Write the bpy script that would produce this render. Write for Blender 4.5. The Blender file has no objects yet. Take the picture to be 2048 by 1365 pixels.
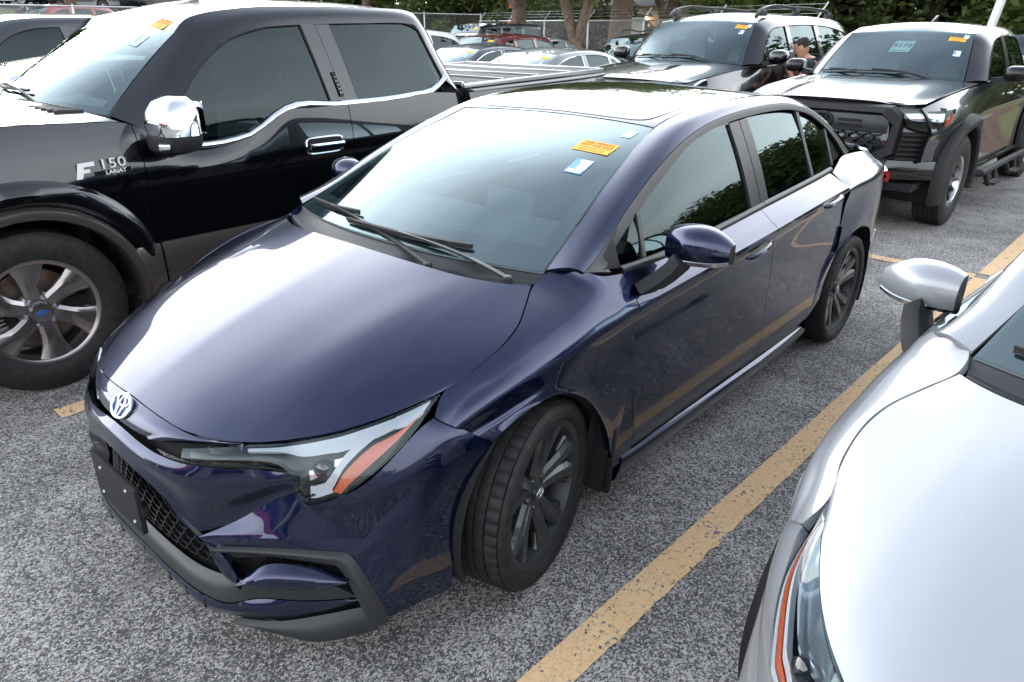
import bpy, bmesh, math, random
import numpy as np
from mathutils import Vector, Matrix
from mathutils import noise as mnoise
from mathutils.geometry import tessellate_polygon
random.seed(7)
R = math.radians
scene = bpy.context.scene
COL = scene.collection

# ------------------------------------------------------------------ camera, sky, sun, exposure
cam_d = bpy.data.cameras.new('camera')
cam = bpy.data.objects.new('camera', cam_d)
COL.objects.link(cam)
cam.location = (1.5067, 2.0553, 1.6991)
cam.rotation_euler = (1.1597334, -0.0073122, 2.2975539)
cam_d.sensor_width = 36.0
cam_d.lens = 25.525
cam_d.clip_start = 0.05
cam_d.clip_end = 2000
scene.camera = cam

SUN_EL, SUN_AZ = R(7), math.atan2(-0.97, -0.24)      # direction towards the sun (math angle in XY)
world = bpy.data.worlds.new('World')
scene.world = world
world.use_nodes = True
wn = world.node_tree
for n in list(wn.nodes): wn.nodes.remove(n)
wo = wn.nodes.new('ShaderNodeOutputWorld')
bg = wn.nodes.new('ShaderNodeBackground')
sky = wn.nodes.new('ShaderNodeTexSky')
sky.sky_type = 'NISHITA'
sky.sun_disc = False
sky.sun_elevation = SUN_EL
sky.sun_rotation = math.pi / 2 - SUN_AZ
sky.altitude = 200
sky.air_density = 1.0
sky.dust_density = 3.0
sky.ozone_density = 1.0
# hazy morning veil over the whole sky: bright and pale low down, thinning to blue overhead, with soft cloud unevenness
tc = wn.nodes.new('ShaderNodeTexCoord')
sz_ = wn.nodes.new('ShaderNodeSeparateXYZ'); wn.links.new(tc.outputs['Generated'], sz_.inputs[0])
rp = wn.nodes.new('ShaderNodeValToRGB'); wn.links.new(sz_.outputs['Z'], rp.inputs[0])
VEIL = [(.0, (4.6, 4.7, 4.7)), (.20, (5.8, 6.0, 6.15)), (.36, (6.1, 6.35, 6.65)), (.54, (4.6, 4.85, 5.25)), (.76, (1.6, 1.78, 2.1)), (1., (.95, 1.08, 1.38))]
VK = 11.5
for i, (pos, c) in enumerate(VEIL):
    el = rp.color_ramp.elements[i] if i < 2 else rp.color_ramp.elements.new(pos)
    el.position = pos; el.color = (c[0] / 7, c[1] / 7, c[2] / 7, 1)
for i, (pos, c) in enumerate(VEIL):
    el = rp.color_ramp.elements[i]; el.position = pos; el.color = (c[0] / 7, c[1] / 7, c[2] / 7, 1)
mp = wn.nodes.new('ShaderNodeMapping'); mp.inputs['Scale'].default_value = (1.3, 1.3, 3.6)
nz = wn.nodes.new('ShaderNodeTexNoise'); nz.inputs['Scale'].default_value = 1.8; nz.inputs['Detail'].default_value = 5; nz.inputs['Roughness'].default_value = 0.5
cr_ = wn.nodes.new('ShaderNodeMapRange'); cr_.inputs[1].default_value = 0.3; cr_.inputs[2].default_value = 0.7; cr_.inputs[3].default_value = .86 * 7 * VK / 2.4; cr_.inputs[4].default_value = 1.12 * 7 * VK / 2.4
sc_ = wn.nodes.new('ShaderNodeVectorMath'); sc_.operation = 'SCALE'
mx = wn.nodes.new('ShaderNodeMix'); mx.data_type = 'RGBA'; mx.inputs[0].default_value = .72
wn.links.new(tc.outputs['Generated'], mp.inputs['Vector'])
wn.links.new(mp.outputs['Vector'], nz.inputs['Vector'])
wn.links.new(nz.outputs['Fac'], cr_.inputs[0])
# the haze is brighter on the sun's side of the sky than opposite it, changing smoothly all the way round
dt = wn.nodes.new('ShaderNodeVectorMath'); dt.operation = 'DOT_PRODUCT'; dt.inputs[1].default_value = (math.cos(SUN_AZ), math.sin(SUN_AZ), 0); wn.links.new(tc.outputs['Generated'], dt.inputs[0])
sd_ = wn.nodes.new('ShaderNodeMapRange'); sd_.inputs[1].default_value = -.9; sd_.inputs[2].default_value = .9; sd_.inputs[3].default_value = .48; sd_.inputs[4].default_value = .98; wn.links.new(dt.outputs['Value'], sd_.inputs[0])
ml_ = wn.nodes.new('ShaderNodeMath'); ml_.operation = 'MULTIPLY'; wn.links.new(cr_.outputs[0], ml_.inputs[0]); wn.links.new(sd_.outputs[0], ml_.inputs[1])
wn.links.new(rp.outputs['Color'], sc_.inputs[0]); wn.links.new(ml_.outputs[0], sc_.inputs['Scale'])
wn.links.new(sc_.outputs[0], mx.inputs[7])
wn.links.new(sky.outputs['Color'], mx.inputs[6])
wn.links.new(mx.outputs[2], bg.inputs['Color'])
bg.inputs['Strength'].default_value = 0.12
wn.links.new(bg.outputs[0], wo.inputs['Surface'])

sun_d = bpy.data.lights.new('sun', 'SUN')
sun_d.energy = 0.5
sun_d.angle = R(10)
sun_d.color = (1.0, 0.93, 0.84)
sun = bpy.data.objects.new('sun', sun_d)
COL.objects.link(sun)
_sd = Vector((math.cos(SUN_AZ) * math.cos(SUN_EL), math.sin(SUN_AZ) * math.cos(SUN_EL), math.sin(SUN_EL)))
sun.rotation_euler = _sd.to_track_quat('Z', 'Y').to_euler()

vs = scene.view_settings
scene.display_settings.display_device = 'sRGB'
vs.view_transform = 'Standard'
vs.look = 'None'
vs.exposure = 1.15
vs.gamma = 1.0
vs.use_curve_mapping = False

# ------------------------------------------------------------------ materials
MAT = {}
def mat(name, color=(.5, .5, .5), rough=.5, metal=0., coat=0., spec=.5, emit=None, coat_rough=.03, bump=None, noise=None, ior=1.5, anis=None):
    m = bpy.data.materials.new(name); m.use_nodes = True
    nt = m.node_tree; b = nt.nodes['Principled BSDF']
    b.inputs['Base Color'].default_value = (*color, 1)
    b.inputs['Roughness'].default_value = rough
    b.inputs['Metallic'].default_value = metal
    b.inputs['Coat Weight'].default_value = coat
    b.inputs['Coat Roughness'].default_value = coat_rough
    b.inputs['Coat IOR'].default_value = 1.6
    b.inputs['Specular IOR Level'].default_value = spec
    b.inputs['IOR'].default_value = ior
    if emit:
        b.inputs['Emission Color'].default_value = (*emit[0], 1); b.inputs['Emission Strength'].default_value = emit[1]
    if noise:      # (scale, amount, second colour): wear and grain
        sc, lo, hi, c2 = noise
        tcn = nt.nodes.new('ShaderNodeTexCoord')
        n = nt.nodes.new('ShaderNodeTexNoise'); n.inputs['Scale'].default_value = sc; n.inputs['Detail'].default_value = 6
        nt.links.new(tcn.outputs['Object'], n.inputs['Vector'])
        r = nt.nodes.new('ShaderNodeMapRange'); r.inputs[1].default_value = lo; r.inputs[2].default_value = hi
        nt.links.new(n.outputs['Fac'], r.inputs[0])
        x = nt.nodes.new('ShaderNodeMix'); x.data_type = 'RGBA'
        x.inputs[6].default_value = (*color, 1); x.inputs[7].default_value = (*c2, 1)
        nt.links.new(r.outputs[0], x.inputs[0]); nt.links.new(x.outputs[2], b.inputs['Base Color'])
    if bump:       # (scale, strength)
        tcn = nt.nodes.new('ShaderNodeTexCoord')
        n = nt.nodes.new('ShaderNodeTexNoise'); n.inputs['Scale'].default_value = bump[0]; n.inputs['Detail'].default_value = 3
        nt.links.new(tcn.outputs['Object'], n.inputs['Vector'])
        bp = nt.nodes.new('ShaderNodeBump'); bp.inputs['Strength'].default_value = bump[1]; bp.inputs['Distance'].default_value = 0.01
        nt.links.new(n.outputs['Fac'], bp.inputs['Height']); nt.links.new(bp.outputs['Normal'], b.inputs['Normal'])
    MAT[name] = m
    return m

def paint(name, color, metal=.5, rough=.38, dirt=0.0, coat=1.0):
    """metallic base under clear coat, with flakes, faint orange peel and road dust low on the panels"""
    m = mat(name, color, rough, metal, coat, coat_rough=.02)
    nt = m.node_tree; b = nt.nodes['Principled BSDF']
    tcn = nt.nodes.new('ShaderNodeTexCoord')
    geo = nt.nodes.new('ShaderNodeNewGeometry')
    if dirt:
        n = nt.nodes.new('ShaderNodeTexNoise'); n.inputs['Scale'].default_value = 190; n.inputs['Detail'].default_value = 3; n.inputs['Roughness'].default_value = .6
        nt.links.new(tcn.outputs['Object'], n.inputs['Vector'])
        n2 = nt.nodes.new('ShaderNodeTexNoise'); n2.inputs['Scale'].default_value = 3.0; n2.inputs['Detail'].default_value = 3
        nt.links.new(tcn.outputs['Object'], n2.inputs['Vector'])
        sx = nt.nodes.new('ShaderNodeSeparateXYZ'); nt.links.new(geo.outputs['Position'], sx.inputs[0])
        hr = nt.nodes.new('ShaderNodeMapRange'); hr.inputs[1].default_value = .85; hr.inputs[2].default_value = .2; hr.inputs[3].default_value = 0.; hr.inputs[4].default_value = 1.
        nt.links.new(sx.outputs['Z'], hr.inputs[0])
        r1 = nt.nodes.new('ShaderNodeMapRange'); r1.inputs[1].default_value = .62; r1.inputs[2].default_value = .72
        nt.links.new(n.outputs['Fac'], r1.inputs[0])
        r2 = nt.nodes.new('ShaderNodeMapRange'); r2.inputs[1].default_value = .35; r2.inputs[2].default_value = .7
        nt.links.new(n2.outputs['Fac'], r2.inputs[0])
        mu = nt.nodes.new('ShaderNodeMath'); mu.operation = 'MULTIPLY'; nt.links.new(r1.outputs[0], mu.inputs[0]); nt.links.new(r2.outputs[0], mu.inputs[1])
        m2 = nt.nodes.new('ShaderNodeMath'); m2.operation = 'MULTIPLY'; nt.links.new(mu.outputs[0], m2.inputs[0]); nt.links.new(hr.outputs[0], m2.inputs[1])
        m3 = nt.nodes.new('ShaderNodeMath'); m3.operation = 'MULTIPLY'; m3.inputs[1].default_value = dirt; nt.links.new(m2.outputs[0], m3.inputs[0])
        x = nt.nodes.new('ShaderNodeMix'); x.data_type = 'RGBA'; x.inputs[6].default_value = (*color, 1); x.inputs[7].default_value = (.16, .14, .12, 1)
        nt.links.new(m3.outputs[0], x.inputs[0]); nt.links.new(x.outputs[2], b.inputs['Base Color'])
    return m

def glass(name, tint=(.55, .66, .65), ior=1.6, film=0.0):
    """thin automotive glass: tinted see-through pane with a mirror reflection that grows at grazing angles"""
    m = bpy.data.materials.new(name); m.use_nodes = True; nt = m.node_tree
    for n in list(nt.nodes): nt.nodes.remove(n)
    o = nt.nodes.new('ShaderNodeOutputMaterial')
    t = nt.nodes.new('ShaderNodeBsdfTransparent'); t.inputs['Color'].default_value = (*tint, 1)
    g = nt.nodes.new('ShaderNodeBsdfGlossy'); g.inputs['Roughness'].default_value = 0.0; g.inputs['Color'].default_value = (.80, .97, 1, 1)
    f = nt.nodes.new('ShaderNodeFresnel'); f.inputs['IOR'].default_value = ior
    a = nt.nodes.new('ShaderNodeMath'); a.operation = 'ADD'; a.inputs[1].default_value = film; a.use_clamp = True
    nt.links.new(f.outputs[0], a.inputs[0])
    x = nt.nodes.new('ShaderNodeMixShader')
    nt.links.new(a.outputs[0], x.inputs[0]); nt.links.new(t.outputs[0], x.inputs[1]); nt.links.new(g.outputs[0], x.inputs[2])
    nt.links.new(x.outputs[0], o.inputs['Surface'])
    MAT[name] = m
    return m

M_BLUE = paint('blue metallic paint', (.0018, .0072, .044), .9, .30)
M_BLACK = paint('black truck paint', (.009, .0105, .014), .85, .28, dirt=.2)
M_BLACK2 = paint('black metallic paint', (.011, .0125, .017), .85, .28, dirt=.2)
M_CHARC = paint('dark charcoal paint', (.035, .038, .046), .6, .35, dirt=.2)
M_BROWNGREY = paint('grey brown lower paint', (.085, .070, .066), .6, .38, dirt=.2)
M_SILVER = paint('pale silver white paint', (.30, .315, .335), .3, .35, dirt=.1)
M_WHITE = paint('white car paint', (.78, .79, .80), 0, .3)
M_RED = paint('red car paint', (.30, .012, .018), .2, .35)
M_MAROON = paint('dull maroon car paint', (.16, .022, .035), .4, .35)
M_GREY = paint('mid grey car paint', (.17, .18, .19), .5, .35)
M_NAVY = paint('dark slate car paint', (.03, .04, .055), .5, .35)
M_LBLUE = paint('pale blue car paint', (.20, .27, .34), .4, .35)
M_GLASS = glass('windscreen glass', (.66, .80, .79), 1.55, .085)
M_TINT = glass('tinted window glass', (.09, .115, .12), 1.5, .0)
M_LENS = glass('clear lamp lens', (.93, .95, .96), 1.5, .0)
M_PLASTIC = mat('black textured plastic', (.012, .012, .013), .52, spec=.3, bump=(700, .25))
M_GLOSSBLK = mat('gloss black trim', (.008, .008, .009), .22, spec=.4)
M_GREYTRIM = mat('satin grey black trim', (.022, .024, .026), .38, spec=.4)
M_RUBBER = mat('tyre rubber', (.013, .013, .0135), .62, spec=.28, bump=(260, .12), noise=(30, .45, .8, (.030, .028, .027)))
M_HULL = mat('dark underbody', (.006, .006, .007), .9)
M_CHROME = mat('chrome', (.86, .87, .89), .06, 1.0)
M_SATIN = mat('satin metal', (.55, .56, .58), .28, 1.0)
M_RIMGREY = mat('dark grey wheel', (.040, .043, .048), .27, .55, coat=.5)
M_RIMSILV = mat('polished bronze grey wheel', (.27, .25, .25), .22, .9, coat=.5)
M_RIMBRIGHT = mat('machined wheel face', (.60, .60, .61), .2, 1.0)
M_DISC = mat('brake disc iron', (.20, .17, .15), .45, .9, noise=(18, .4, .7, (.16, .08, .05)))
M_CALIPER = mat('cast brake caliper', (.28, .28, .26), .45, .6)
M_AMBER = mat('amber reflector', (.62, .085, .004), .22, coat=.6, spec=.7)
M_DRL = mat('white light guide', (.62, .65, .69), .25, coat=.6)
M_BADGE = mat('brushed bright badge', (.88, .89, .90), .42, .55)
M_LAMPSILV = mat('lamp reflector', (.62, .65, .70), .12, .9)
M_REDLENS = mat('red lamp lens', (.50, .012, .02), .12, coat=1.0)
M_INT = mat('dark cabin fabric', (.085, .095, .10), .85)
M_INT2 = mat('grey cabin trim', (.20, .21, .21), .7)
M_INTL = mat('light grey seat fabric', (.20, .21, .21), .85)
M_SCREEN = mat('dark glass screen', (.02, .024, .03), .08, coat=1)
M_STICKER = mat('yellow orange paper', (.85, .44, .03), .6)
M_STICKTXT = mat('red brown print', (.50, .06, .02), .6)
M_PAPER = mat('white paper label', (.78, .82, .84), .55)
M_PAPERBLUE = mat('blue label print', (.16, .33, .62), .55)
M_MINT = mat('pale mint label', (.62, .85, .80), .5)
M_BADGEBLUE = mat('blue badge enamel', (.02, .08, .30), .2, coat=1)
M_INK = mat('black ink', (.02, .02, .02), .6)
M_SKIN = mat('skin', (.40, .20, .135), .5)
M_HAIR = mat('short dark hair', (.015, .012, .010), .8, bump=(300, .6))
M_SHIRT = mat('navy shirt cloth', (.010, .013, .022), .85, bump=(250, .15))
M_TROUSER = mat('black trouser cloth', (.010, .010, .011), .9)

# ------------------------------------------------------------------ curves and grids
def A(p): return np.array(p, float)
def lerp(a, b, t): return A(a) * (1 - t) + A(b) * t
def cumlen(P):
    d = np.linalg.norm(np.diff(P, axis=0), axis=1); return np.concatenate([[0], np.cumsum(np.maximum(d, 1e-9))])
def cubic(t, T, Y):
    """natural-ish (finite difference) cubic Hermite interpolation of rows Y at knots T"""
    T = np.asarray(T, float); Y = np.asarray(Y, float); n = len(T)
    if n == 2:
        w = ((t - T[0]) / (T[1] - T[0]))
        w = w.reshape(w.shape + (1,) * (Y.ndim - 1)); return Y[0] * (1 - w) + Y[1] * w
    h = np.diff(T); D = np.diff(Y, axis=0) / h.reshape((-1,) + (1,) * (Y.ndim - 1))
    m = np.empty_like(Y)
    for i in range(1, n - 1):
        m[i] = (h[i] * D[i - 1] + h[i - 1] * D[i]) / (h[i] + h[i - 1])
    m[0] = 1.5 * D[0] - .5 * m[1]; m[-1] = 1.5 * D[-1] - .5 * m[-2]
    i = np.clip(np.searchsorted(T, t, side='right') - 1, 0, n - 2)
    hh = h[i]; s = (t - T[i]) / hh
    sh = s.shape + (1,) * (Y.ndim - 1); s = s.reshape(sh); hh = hh.reshape(sh)
    return (Y[i] * (2 * s**3 - 3 * s**2 + 1) + m[i] * hh * (s**3 - 2 * s**2 + s) + Y[i + 1] * (-2 * s**3 + 3 * s**2) + m[i + 1] * hh * (s**3 - s**2))
def spl(P, n, lin=False):
    P = A(P)
    if len(P) == 2 or lin:
        L = cumlen(P); t = np.linspace(0, L[-1], n)
        return np.stack([np.interp(t, L, P[:, k]) for k in range(P.shape[1])], 1)
    L = cumlen(P); return cubic(np.linspace(0, L[-1], n), L, P)
def polyfit3(P, deg, n=None):
    """smooth a traced curve: polynomial fit over arc length, ends kept"""
    P = A(P); L = cumlen(P) / cumlen(P)[-1]; w = np.ones(len(P)); w[0] = w[-1] = 20
    t = np.linspace(0, 1, n or len(P))
    return np.stack([np.polyval(np.polyfit(L, P[:, k], deg, w=w), t) for k in range(3)], 1)
def loft(rows, nu, nv, lin_rows=False, lin_cols=False, knots=None):
    Rw = np.stack([spl(r, nu, lin_rows) for r in rows])          # (k,nu,3)
    if len(rows) == 2 or lin_cols:
        T = np.linspace(0, 1, len(rows)); t = np.linspace(0, 1, nv)
        i = np.clip((t * (len(rows) - 1)).astype(int), 0, len(rows) - 2); s = (t * (len(rows) - 1) - i)[:, None, None]
        return Rw[i] * (1 - s) + Rw[i + 1] * s
    if knots is None:
        d = np.linalg.norm(np.diff(Rw, axis=0), axis=2).mean(1); knots = np.concatenate([[0], np.cumsum(np.maximum(d, 1e-4))])
    knots = np.asarray(knots, float)
    return cubic(np.linspace(knots[0], knots[-1], nv), knots, Rw)
def mirY(G): G = np.array(G, float); G[..., 1] *= -1; return G
def gnormals(G):
    du = np.gradient(G, axis=1); dv = np.gradient(G, axis=0)
    n = np.cross(du, dv); l = np.linalg.norm(n, axis=2, keepdims=True); return n / np.maximum(l, 1e-12)

class MB:
    """collects geometry, then links it as one mesh object"""
    def __init__(s): s.v = []; s.f = []; s.mi = []; s.cur = 0
    def add(s, V, F):
        o = len(s.v); s.v.extend([tuple(map(float, p)) for p in V]); s.f.extend([tuple(i + o for i in f) for f in F]); s.mi.extend([s.cur] * len(F)); return s
    def grid(s, G, flip=False, wrap=False):
        nv, nu = G.shape[:2]; F = []
        for j in range(nv - 1):
            for i in range(nu if wrap else nu - 1):
                a, b = j * nu + i, j * nu + (i + 1) % nu
                q = (a, b, b + nu, a + nu); F.append(q[::-1] if flip else q)
        return s.add(G.reshape(-1, 3), F)
    def panel(s, G, out, gap=.002, flange=.016, sides=(1, 1, 1, 1), thick=True):
        """outward facing grid with its edges drawn in by half the shut gap and folded inward; sides = v0, v1, u0, u1"""
        G = np.array(G, float); N = gnormals(G)
        ctr = G.reshape(-1, 3).mean(0)
        flip = float((N.reshape(-1, 3) * A(out)).sum()) < 0
        if flip: N = -N
        if gap:
            def pull(a, b): 
                d = b - a; l = np.linalg.norm(d, axis=-1, keepdims=True); return a + d / np.maximum(l, 1e-9) * np.minimum(gap, l * .4)
            if sides[0]: G[0] = pull(G[0], G[1])
            if sides[1]: G[-1] = pull(G[-1], G[-2])
            if sides[2]: G[:, 0] = pull(G[:, 0], G[:, 1])
            if sides[3]: G[:, -1] = pull(G[:, -1], G[:, -2])
        s.grid(G, flip)
        if flange:
            for k, (E, NE) in enumerate(((G[0], N[0]), (G[-1], N[-1]), (G[:, 0], N[:, 0]), (G[:, -1], N[:, -1]))):
                if not sides[k]: continue
                B = E - NE * flange
                fl = np.stack([E, B]); fl2 = flip ^ (k in (0, 3)); s.grid(fl, not fl2)
        return s
    def box(s, c, sz, rot=None, taper=1.0, taperx=None):
        hx, hy, hz = [q / 2 for q in sz]; V = []
        tx = taper if taperx is None else taperx
        for z in (-1, 1):
            k = 1 if z < 0 else taper; kx = 1 if z < 0 else tx
            for x, y in ((-1, -1), (1, -1), (1, 1), (-1, 1)): V.append((x * hx * kx, y * hy * k, z * hz))
        V = A(V)
        if rot is not None: V = V @ np.array(rot.to_3x3() if hasattr(rot, 'to_3x3') else rot).T
        V = V + A(c)
        return s.add(V, [(3, 2, 1, 0), (4, 5, 6, 7), (0, 1, 5, 4), (1, 2, 6, 5), (2, 3, 7, 6), (3, 0, 4, 7)])
    def hexa(s, V8):
        return s.add(V8, [(3, 2, 1, 0), (4, 5, 6, 7), (0, 1, 5, 4), (1, 2, 6, 5), (2, 3, 7, 6), (3, 0, 4, 7)])
    def tube(s, P, r, n=8, caps=True):
        P = A(P); m = len(P); r = np.broadcast_to(np.asarray(r, float), (m,))
        T = np.gradient(P, axis=0); T /= np.maximum(np.linalg.norm(T, axis=1, keepdims=True), 1e-9)
        up = A((0, 0, 1)) if abs(T[0][2]) < .9 else A((1, 0, 0)); G = np.empty((m, n, 3)); prev = None
        for i in range(m):
            a = np.cross(T[i], up if prev is None else prev); 
            if np.linalg.norm(a) < 1e-6: a = np.cross(T[i], A((0, 1, 0)))
            a /= np.linalg.norm(a); b = np.cross(a, T[i]); prev = b
            for k in range(n):
                w = 2 * math.pi * k / n; G[i, k] = P[i] + r[i] * (a * math.cos(w) + b * math.sin(w))
        s.grid(G, wrap=True, flip=False)
        if caps:
            o = len(s.v); s.add(G[0], [tuple(range(n))]); s.add(G[-1], [tuple(range(n))[::-1]])
        return s
    def strip(s, P, wdir, w, t, ndir=(0, 0, 1)):
        """flat bar along P: width w along wdir, thickness t along ndir"""
        P = A(P); m = len(P); w = np.broadcast_to(np.asarray(w, float), (m,)); W = A(wdir); Nn = A(ndir)
        W = W / np.linalg.norm(W); Nn = Nn / np.linalg.norm(Nn)
        G = np.stack([P - W * w[:, None] / 2 - Nn * t / 2, P + W * w[:, None] / 2 - Nn * t / 2, P + W * w[:, None] / 2 + Nn * t / 2, P - W * w[:, None] / 2 + Nn * t / 2], 1)
        s.grid(G, wrap=True); s.add(G[0], [(0, 1, 2, 3)]); s.add(G[-1], [(3, 2, 1, 0)]); return s
    def lathe(s, prof, n=48, axis='y', a0=0, mod=None, close=False):
        """prof: list of (radius, axial)"""
        P = A(prof); G = np.empty((len(P), n, 3))
        for k in range(n):
            w = 2 * math.pi * k / n + a0; c, sn = math.cos(w), math.sin(w)
            rr = P[:, 0] if mod is None else P[:, 0] + mod(k, P)
            if axis == 'y': G[:, k] = np.stack([rr * c, P[:, 1], rr * sn], 1)
            elif axis == 'z': G[:, k] = np.stack([rr * c, rr * sn, P[:, 1]], 1)
            else: G[:, k] = np.stack([P[:, 1], rr * c, rr * sn], 1)
        return s.grid(G, wrap=True, flip=True)
    def poly(s, P, flip=False):
        """filled flat or nearly flat polygon"""
        T = tessellate_polygon([[Vector(p) for p in P]]); return s.add(P, [t[::-1] if flip else t for t in T])
    def prism(s, P, d):
        """polygon P extruded by vector d"""
        P = A(P); d = A(d); Q = P + d; n = len(P)
        T = tessellate_polygon([[Vector(p) for p in P]])
        s.add(P, list(T)); s.add(Q, [t[::-1] for t in T])
        s.add(np.concatenate([P, Q]), [(i, (i + 1) % n, n + (i + 1) % n, n + i) for i in range(n)]); return s
    def xf(s, M):
        M = np.array(M); V = A(s.v); s.v = [tuple(p) for p in (V @ M[:3, :3].T + M[:3, 3])]; return s
    def mirrored(s):
        o = MB(); o.v = [(x, -y, z) for x, y, z in s.v]; o.f = [f[::-1] for f in s.f]; o.mi = list(s.mi); return o
    def join(s, o):
        k = len(s.v); s.v += o.v; s.f += [tuple(i + k for i in f) for f in o.f]; s.mi += o.mi; return s
    def mesh(s, name, mats, angle=35, fixn=False, bevel=None):
        me = bpy.data.meshes.new(name); me.from_pydata(s.v, [], s.f)
        ml = mats if isinstance(mats, (list, tuple)) else [mats]
        for m in ml: me.materials.append(m)
        if len(ml) > 1: me.polygons.foreach_set('material_index', s.mi)
        if fixn or bevel:
            b = bmesh.new(); b.from_mesh(me)
            bmesh.ops.remove_doubles(b, verts=b.verts, dist=1e-5)
            bmesh.ops.recalc_face_normals(b, faces=b.faces)
            if bevel:
                ed = [e for e in b.edges if len(e.link_faces) == 2 and e.calc_face_angle(0) > R(30)]
                bmesh.ops.bevel(b, geom=ed, offset=bevel, segments=2, profile=.6, affect='EDGES', clamp_overlap=True)
            b.to_mesh(me); b.free()
        me.polygons.foreach_set('use_smooth', [True] * len(me.polygons))
        me.set_sharp_from_angle(angle=R(angle)); me.update()
        return me
    def build(s, name, mats, parent=None, angle=35, fixn=False, bevel=None, label=None):
        return link(name, s.mesh(name, mats, angle, fixn, bevel), parent, label)
def link(name, me, parent=None, label=None):
    o = bpy.data.objects.new(name, me); COL.objects.link(o)
    if parent is not None: o.parent = parent
    if label: o['label'] = label
    return o
def tag(o, label, cat, group=None):
    o['label'] = label; o['category'] = cat
    if group: o['group'] = group
    return o
def thing(name, label, cat, loc=(0, 0, 0), rz=0., group=None):
    o = bpy.data.objects.new(name, None); COL.objects.link(o); o.location = loc; o.rotation_euler = (0, 0, rz)
    o.empty_display_size = .2
    return tag(o, label, cat, group)
def struct(o): o['kind'] = 'structure'; return o
def stuff(o): o['kind'] = 'stuff'; return o
def text_mb(txt, size, M, depth=.0006, bold=False, extrude=None):
    """letters as thin solid geometry placed by matrix M (x = reading direction, y = up, z = off the surface)"""
    cu = bpy.data.curves.new('txt', 'FONT'); cu.body = txt; cu.size = size; cu.align_x = 'CENTER'; cu.align_y = 'CENTER'
    cu.extrude = depth if extrude is None else extrude; cu.resolution_u = 2
    if bold: cu.offset = size * .025
    ob = bpy.data.objects.new('txt', cu); COL.objects.link(ob)
    dg = bpy.context.evaluated_depsgraph_get()
    me = bpy.data.meshes.new_from_object(ob.evaluated_get(dg))
    mb = MB(); mb.add([v.co[:] for v in me.vertices], [tuple(p.vertices) for p in me.polygons])
    bpy.data.objects.remove(ob); bpy.data.curves.remove(cu); bpy.data.meshes.remove(me)
    if len(mb.v): mb.xf(M)
    return mb
def frame(o, xd, yd):
    x = Vector(xd).normalized(); z = x.cross(Vector(yd)).normalized(); y = z.cross(x)
    M = Matrix((x, y, z)).transposed().to_4x4(); M.translation = Vector(o); return M
def copy_tree(src, parent=None, label=None):
    c = src.copy(); COL.objects.link(c)
    if parent is not None: c.parent = parent
    if label: c['label'] = label
    for ch in list(src.children): copy_tree(ch, c)
    return c
# ------------------------------------------------------------------ wheels
def emblem_mb(sz):
    """oval badge: outer ring and two crossing inner ovals, in the XY plane, z up"""
    mb = MB()
    def oval(cx, cy, a, b, r, n=28):
        P = [(cx + a * math.cos(t), cy + b * math.sin(t), 0) for t in np.linspace(0, 2 * math.pi, n + 1)]
        mb.tube(P, r, 6, caps=False)
    oval(0, 0, sz * .5, sz * .34, sz * .038)
    oval(0, -.03 * sz, sz * .13, sz * .30, sz * .032)
    oval(0, .16 * sz, sz * .33, sz * .15, sz * .032)
    return mb
def spoke(mb, ang, st, depth=.03, ridge=.006):
    """st: stations (radius, half width, front y, angle offset)"""
    rows = []
    for r, w, y, da in st:
        a = ang + da; c, s = math.cos(a), math.sin(a); t = A((-s, 0, c)); o = A((c * r, 0, s * r))
        rows.append([o - t * w + A((0, y - depth, 0)), o - t * w + A((0, y - ridge, 0)), o - t * w * .55 + A((0, y, 0)), o + t * w * .55 + A((0, y, 0)), o + t * w + A((0, y - ridge, 0)), o + t * w + A((0, y - depth, 0))])
    mb.grid(A(rows))
def tyre_mb(Ro, Rr, w, tread=0, seg=120, offroad=False):
    """tyre of outer radius Ro on a rim of radius Rr; y axis is the axle"""
    h = w / 2; s = Ro - Rr; prof = []
    prof += [(Rr - .012, h * .80), (Rr + .004, h * .86), (Rr + s * .12, h * .93), (Rr + s * .35, h * 1.0), (Rr + s * .62, h * 1.0), (Rr + s * .82, h * .93), (Ro - .008, h * .84)]
    g = .009 if not offroad else .012
    ys = []
    if tread:
        ribs = [(.80, .46), (.41, .14), (.09, -.09), (-.14, -.41), (-.46, -.80)]
        for a, b in ribs:
            e = .012
            ys += [(a + e, -g), (a, 0), ((a + b) / 2, 0.0015), (b, 0), (b - e, -g)]
        prof += [(Ro + d - (abs(y) ** 3) * .006, h * y) for y, d in ys]
    else:
        prof += [(Ro - .003, h * .6), (Ro, 0), (Ro - .003, -h * .6)]
    prof += [(Ro - .008, -h * .84), (Rr + s * .6, -h), (Rr + s * .2, -h * .95), (Rr - .012, -h * .8)]
    mod = None
    if tread:
        PA = np.abs(A(prof)[:, 1]) / h; rad = A(prof)[:, 0]
        def mod(k, P):
            d = np.zeros(len(P)); top = rad > Ro - .006
            if k % 4 == 0: d -= np.where((PA > .44) & top, g * .8, 0)
            if offroad:
                if k % 4 == 2: d -= np.where((PA < .44) & top, g * .9, 0)
                if (k // 4) % 2 == 0: d += np.where((PA > .80) & (PA < 1.02) & (rad > Rr + s * .7), .006, 0)
            elif k % 4 == 2: d -= np.where((PA < .42) & (PA > .1) & top, g * .35, 0)
            return d
    return MB().lathe(prof, seg if tread else 64, mod=mod)
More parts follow.
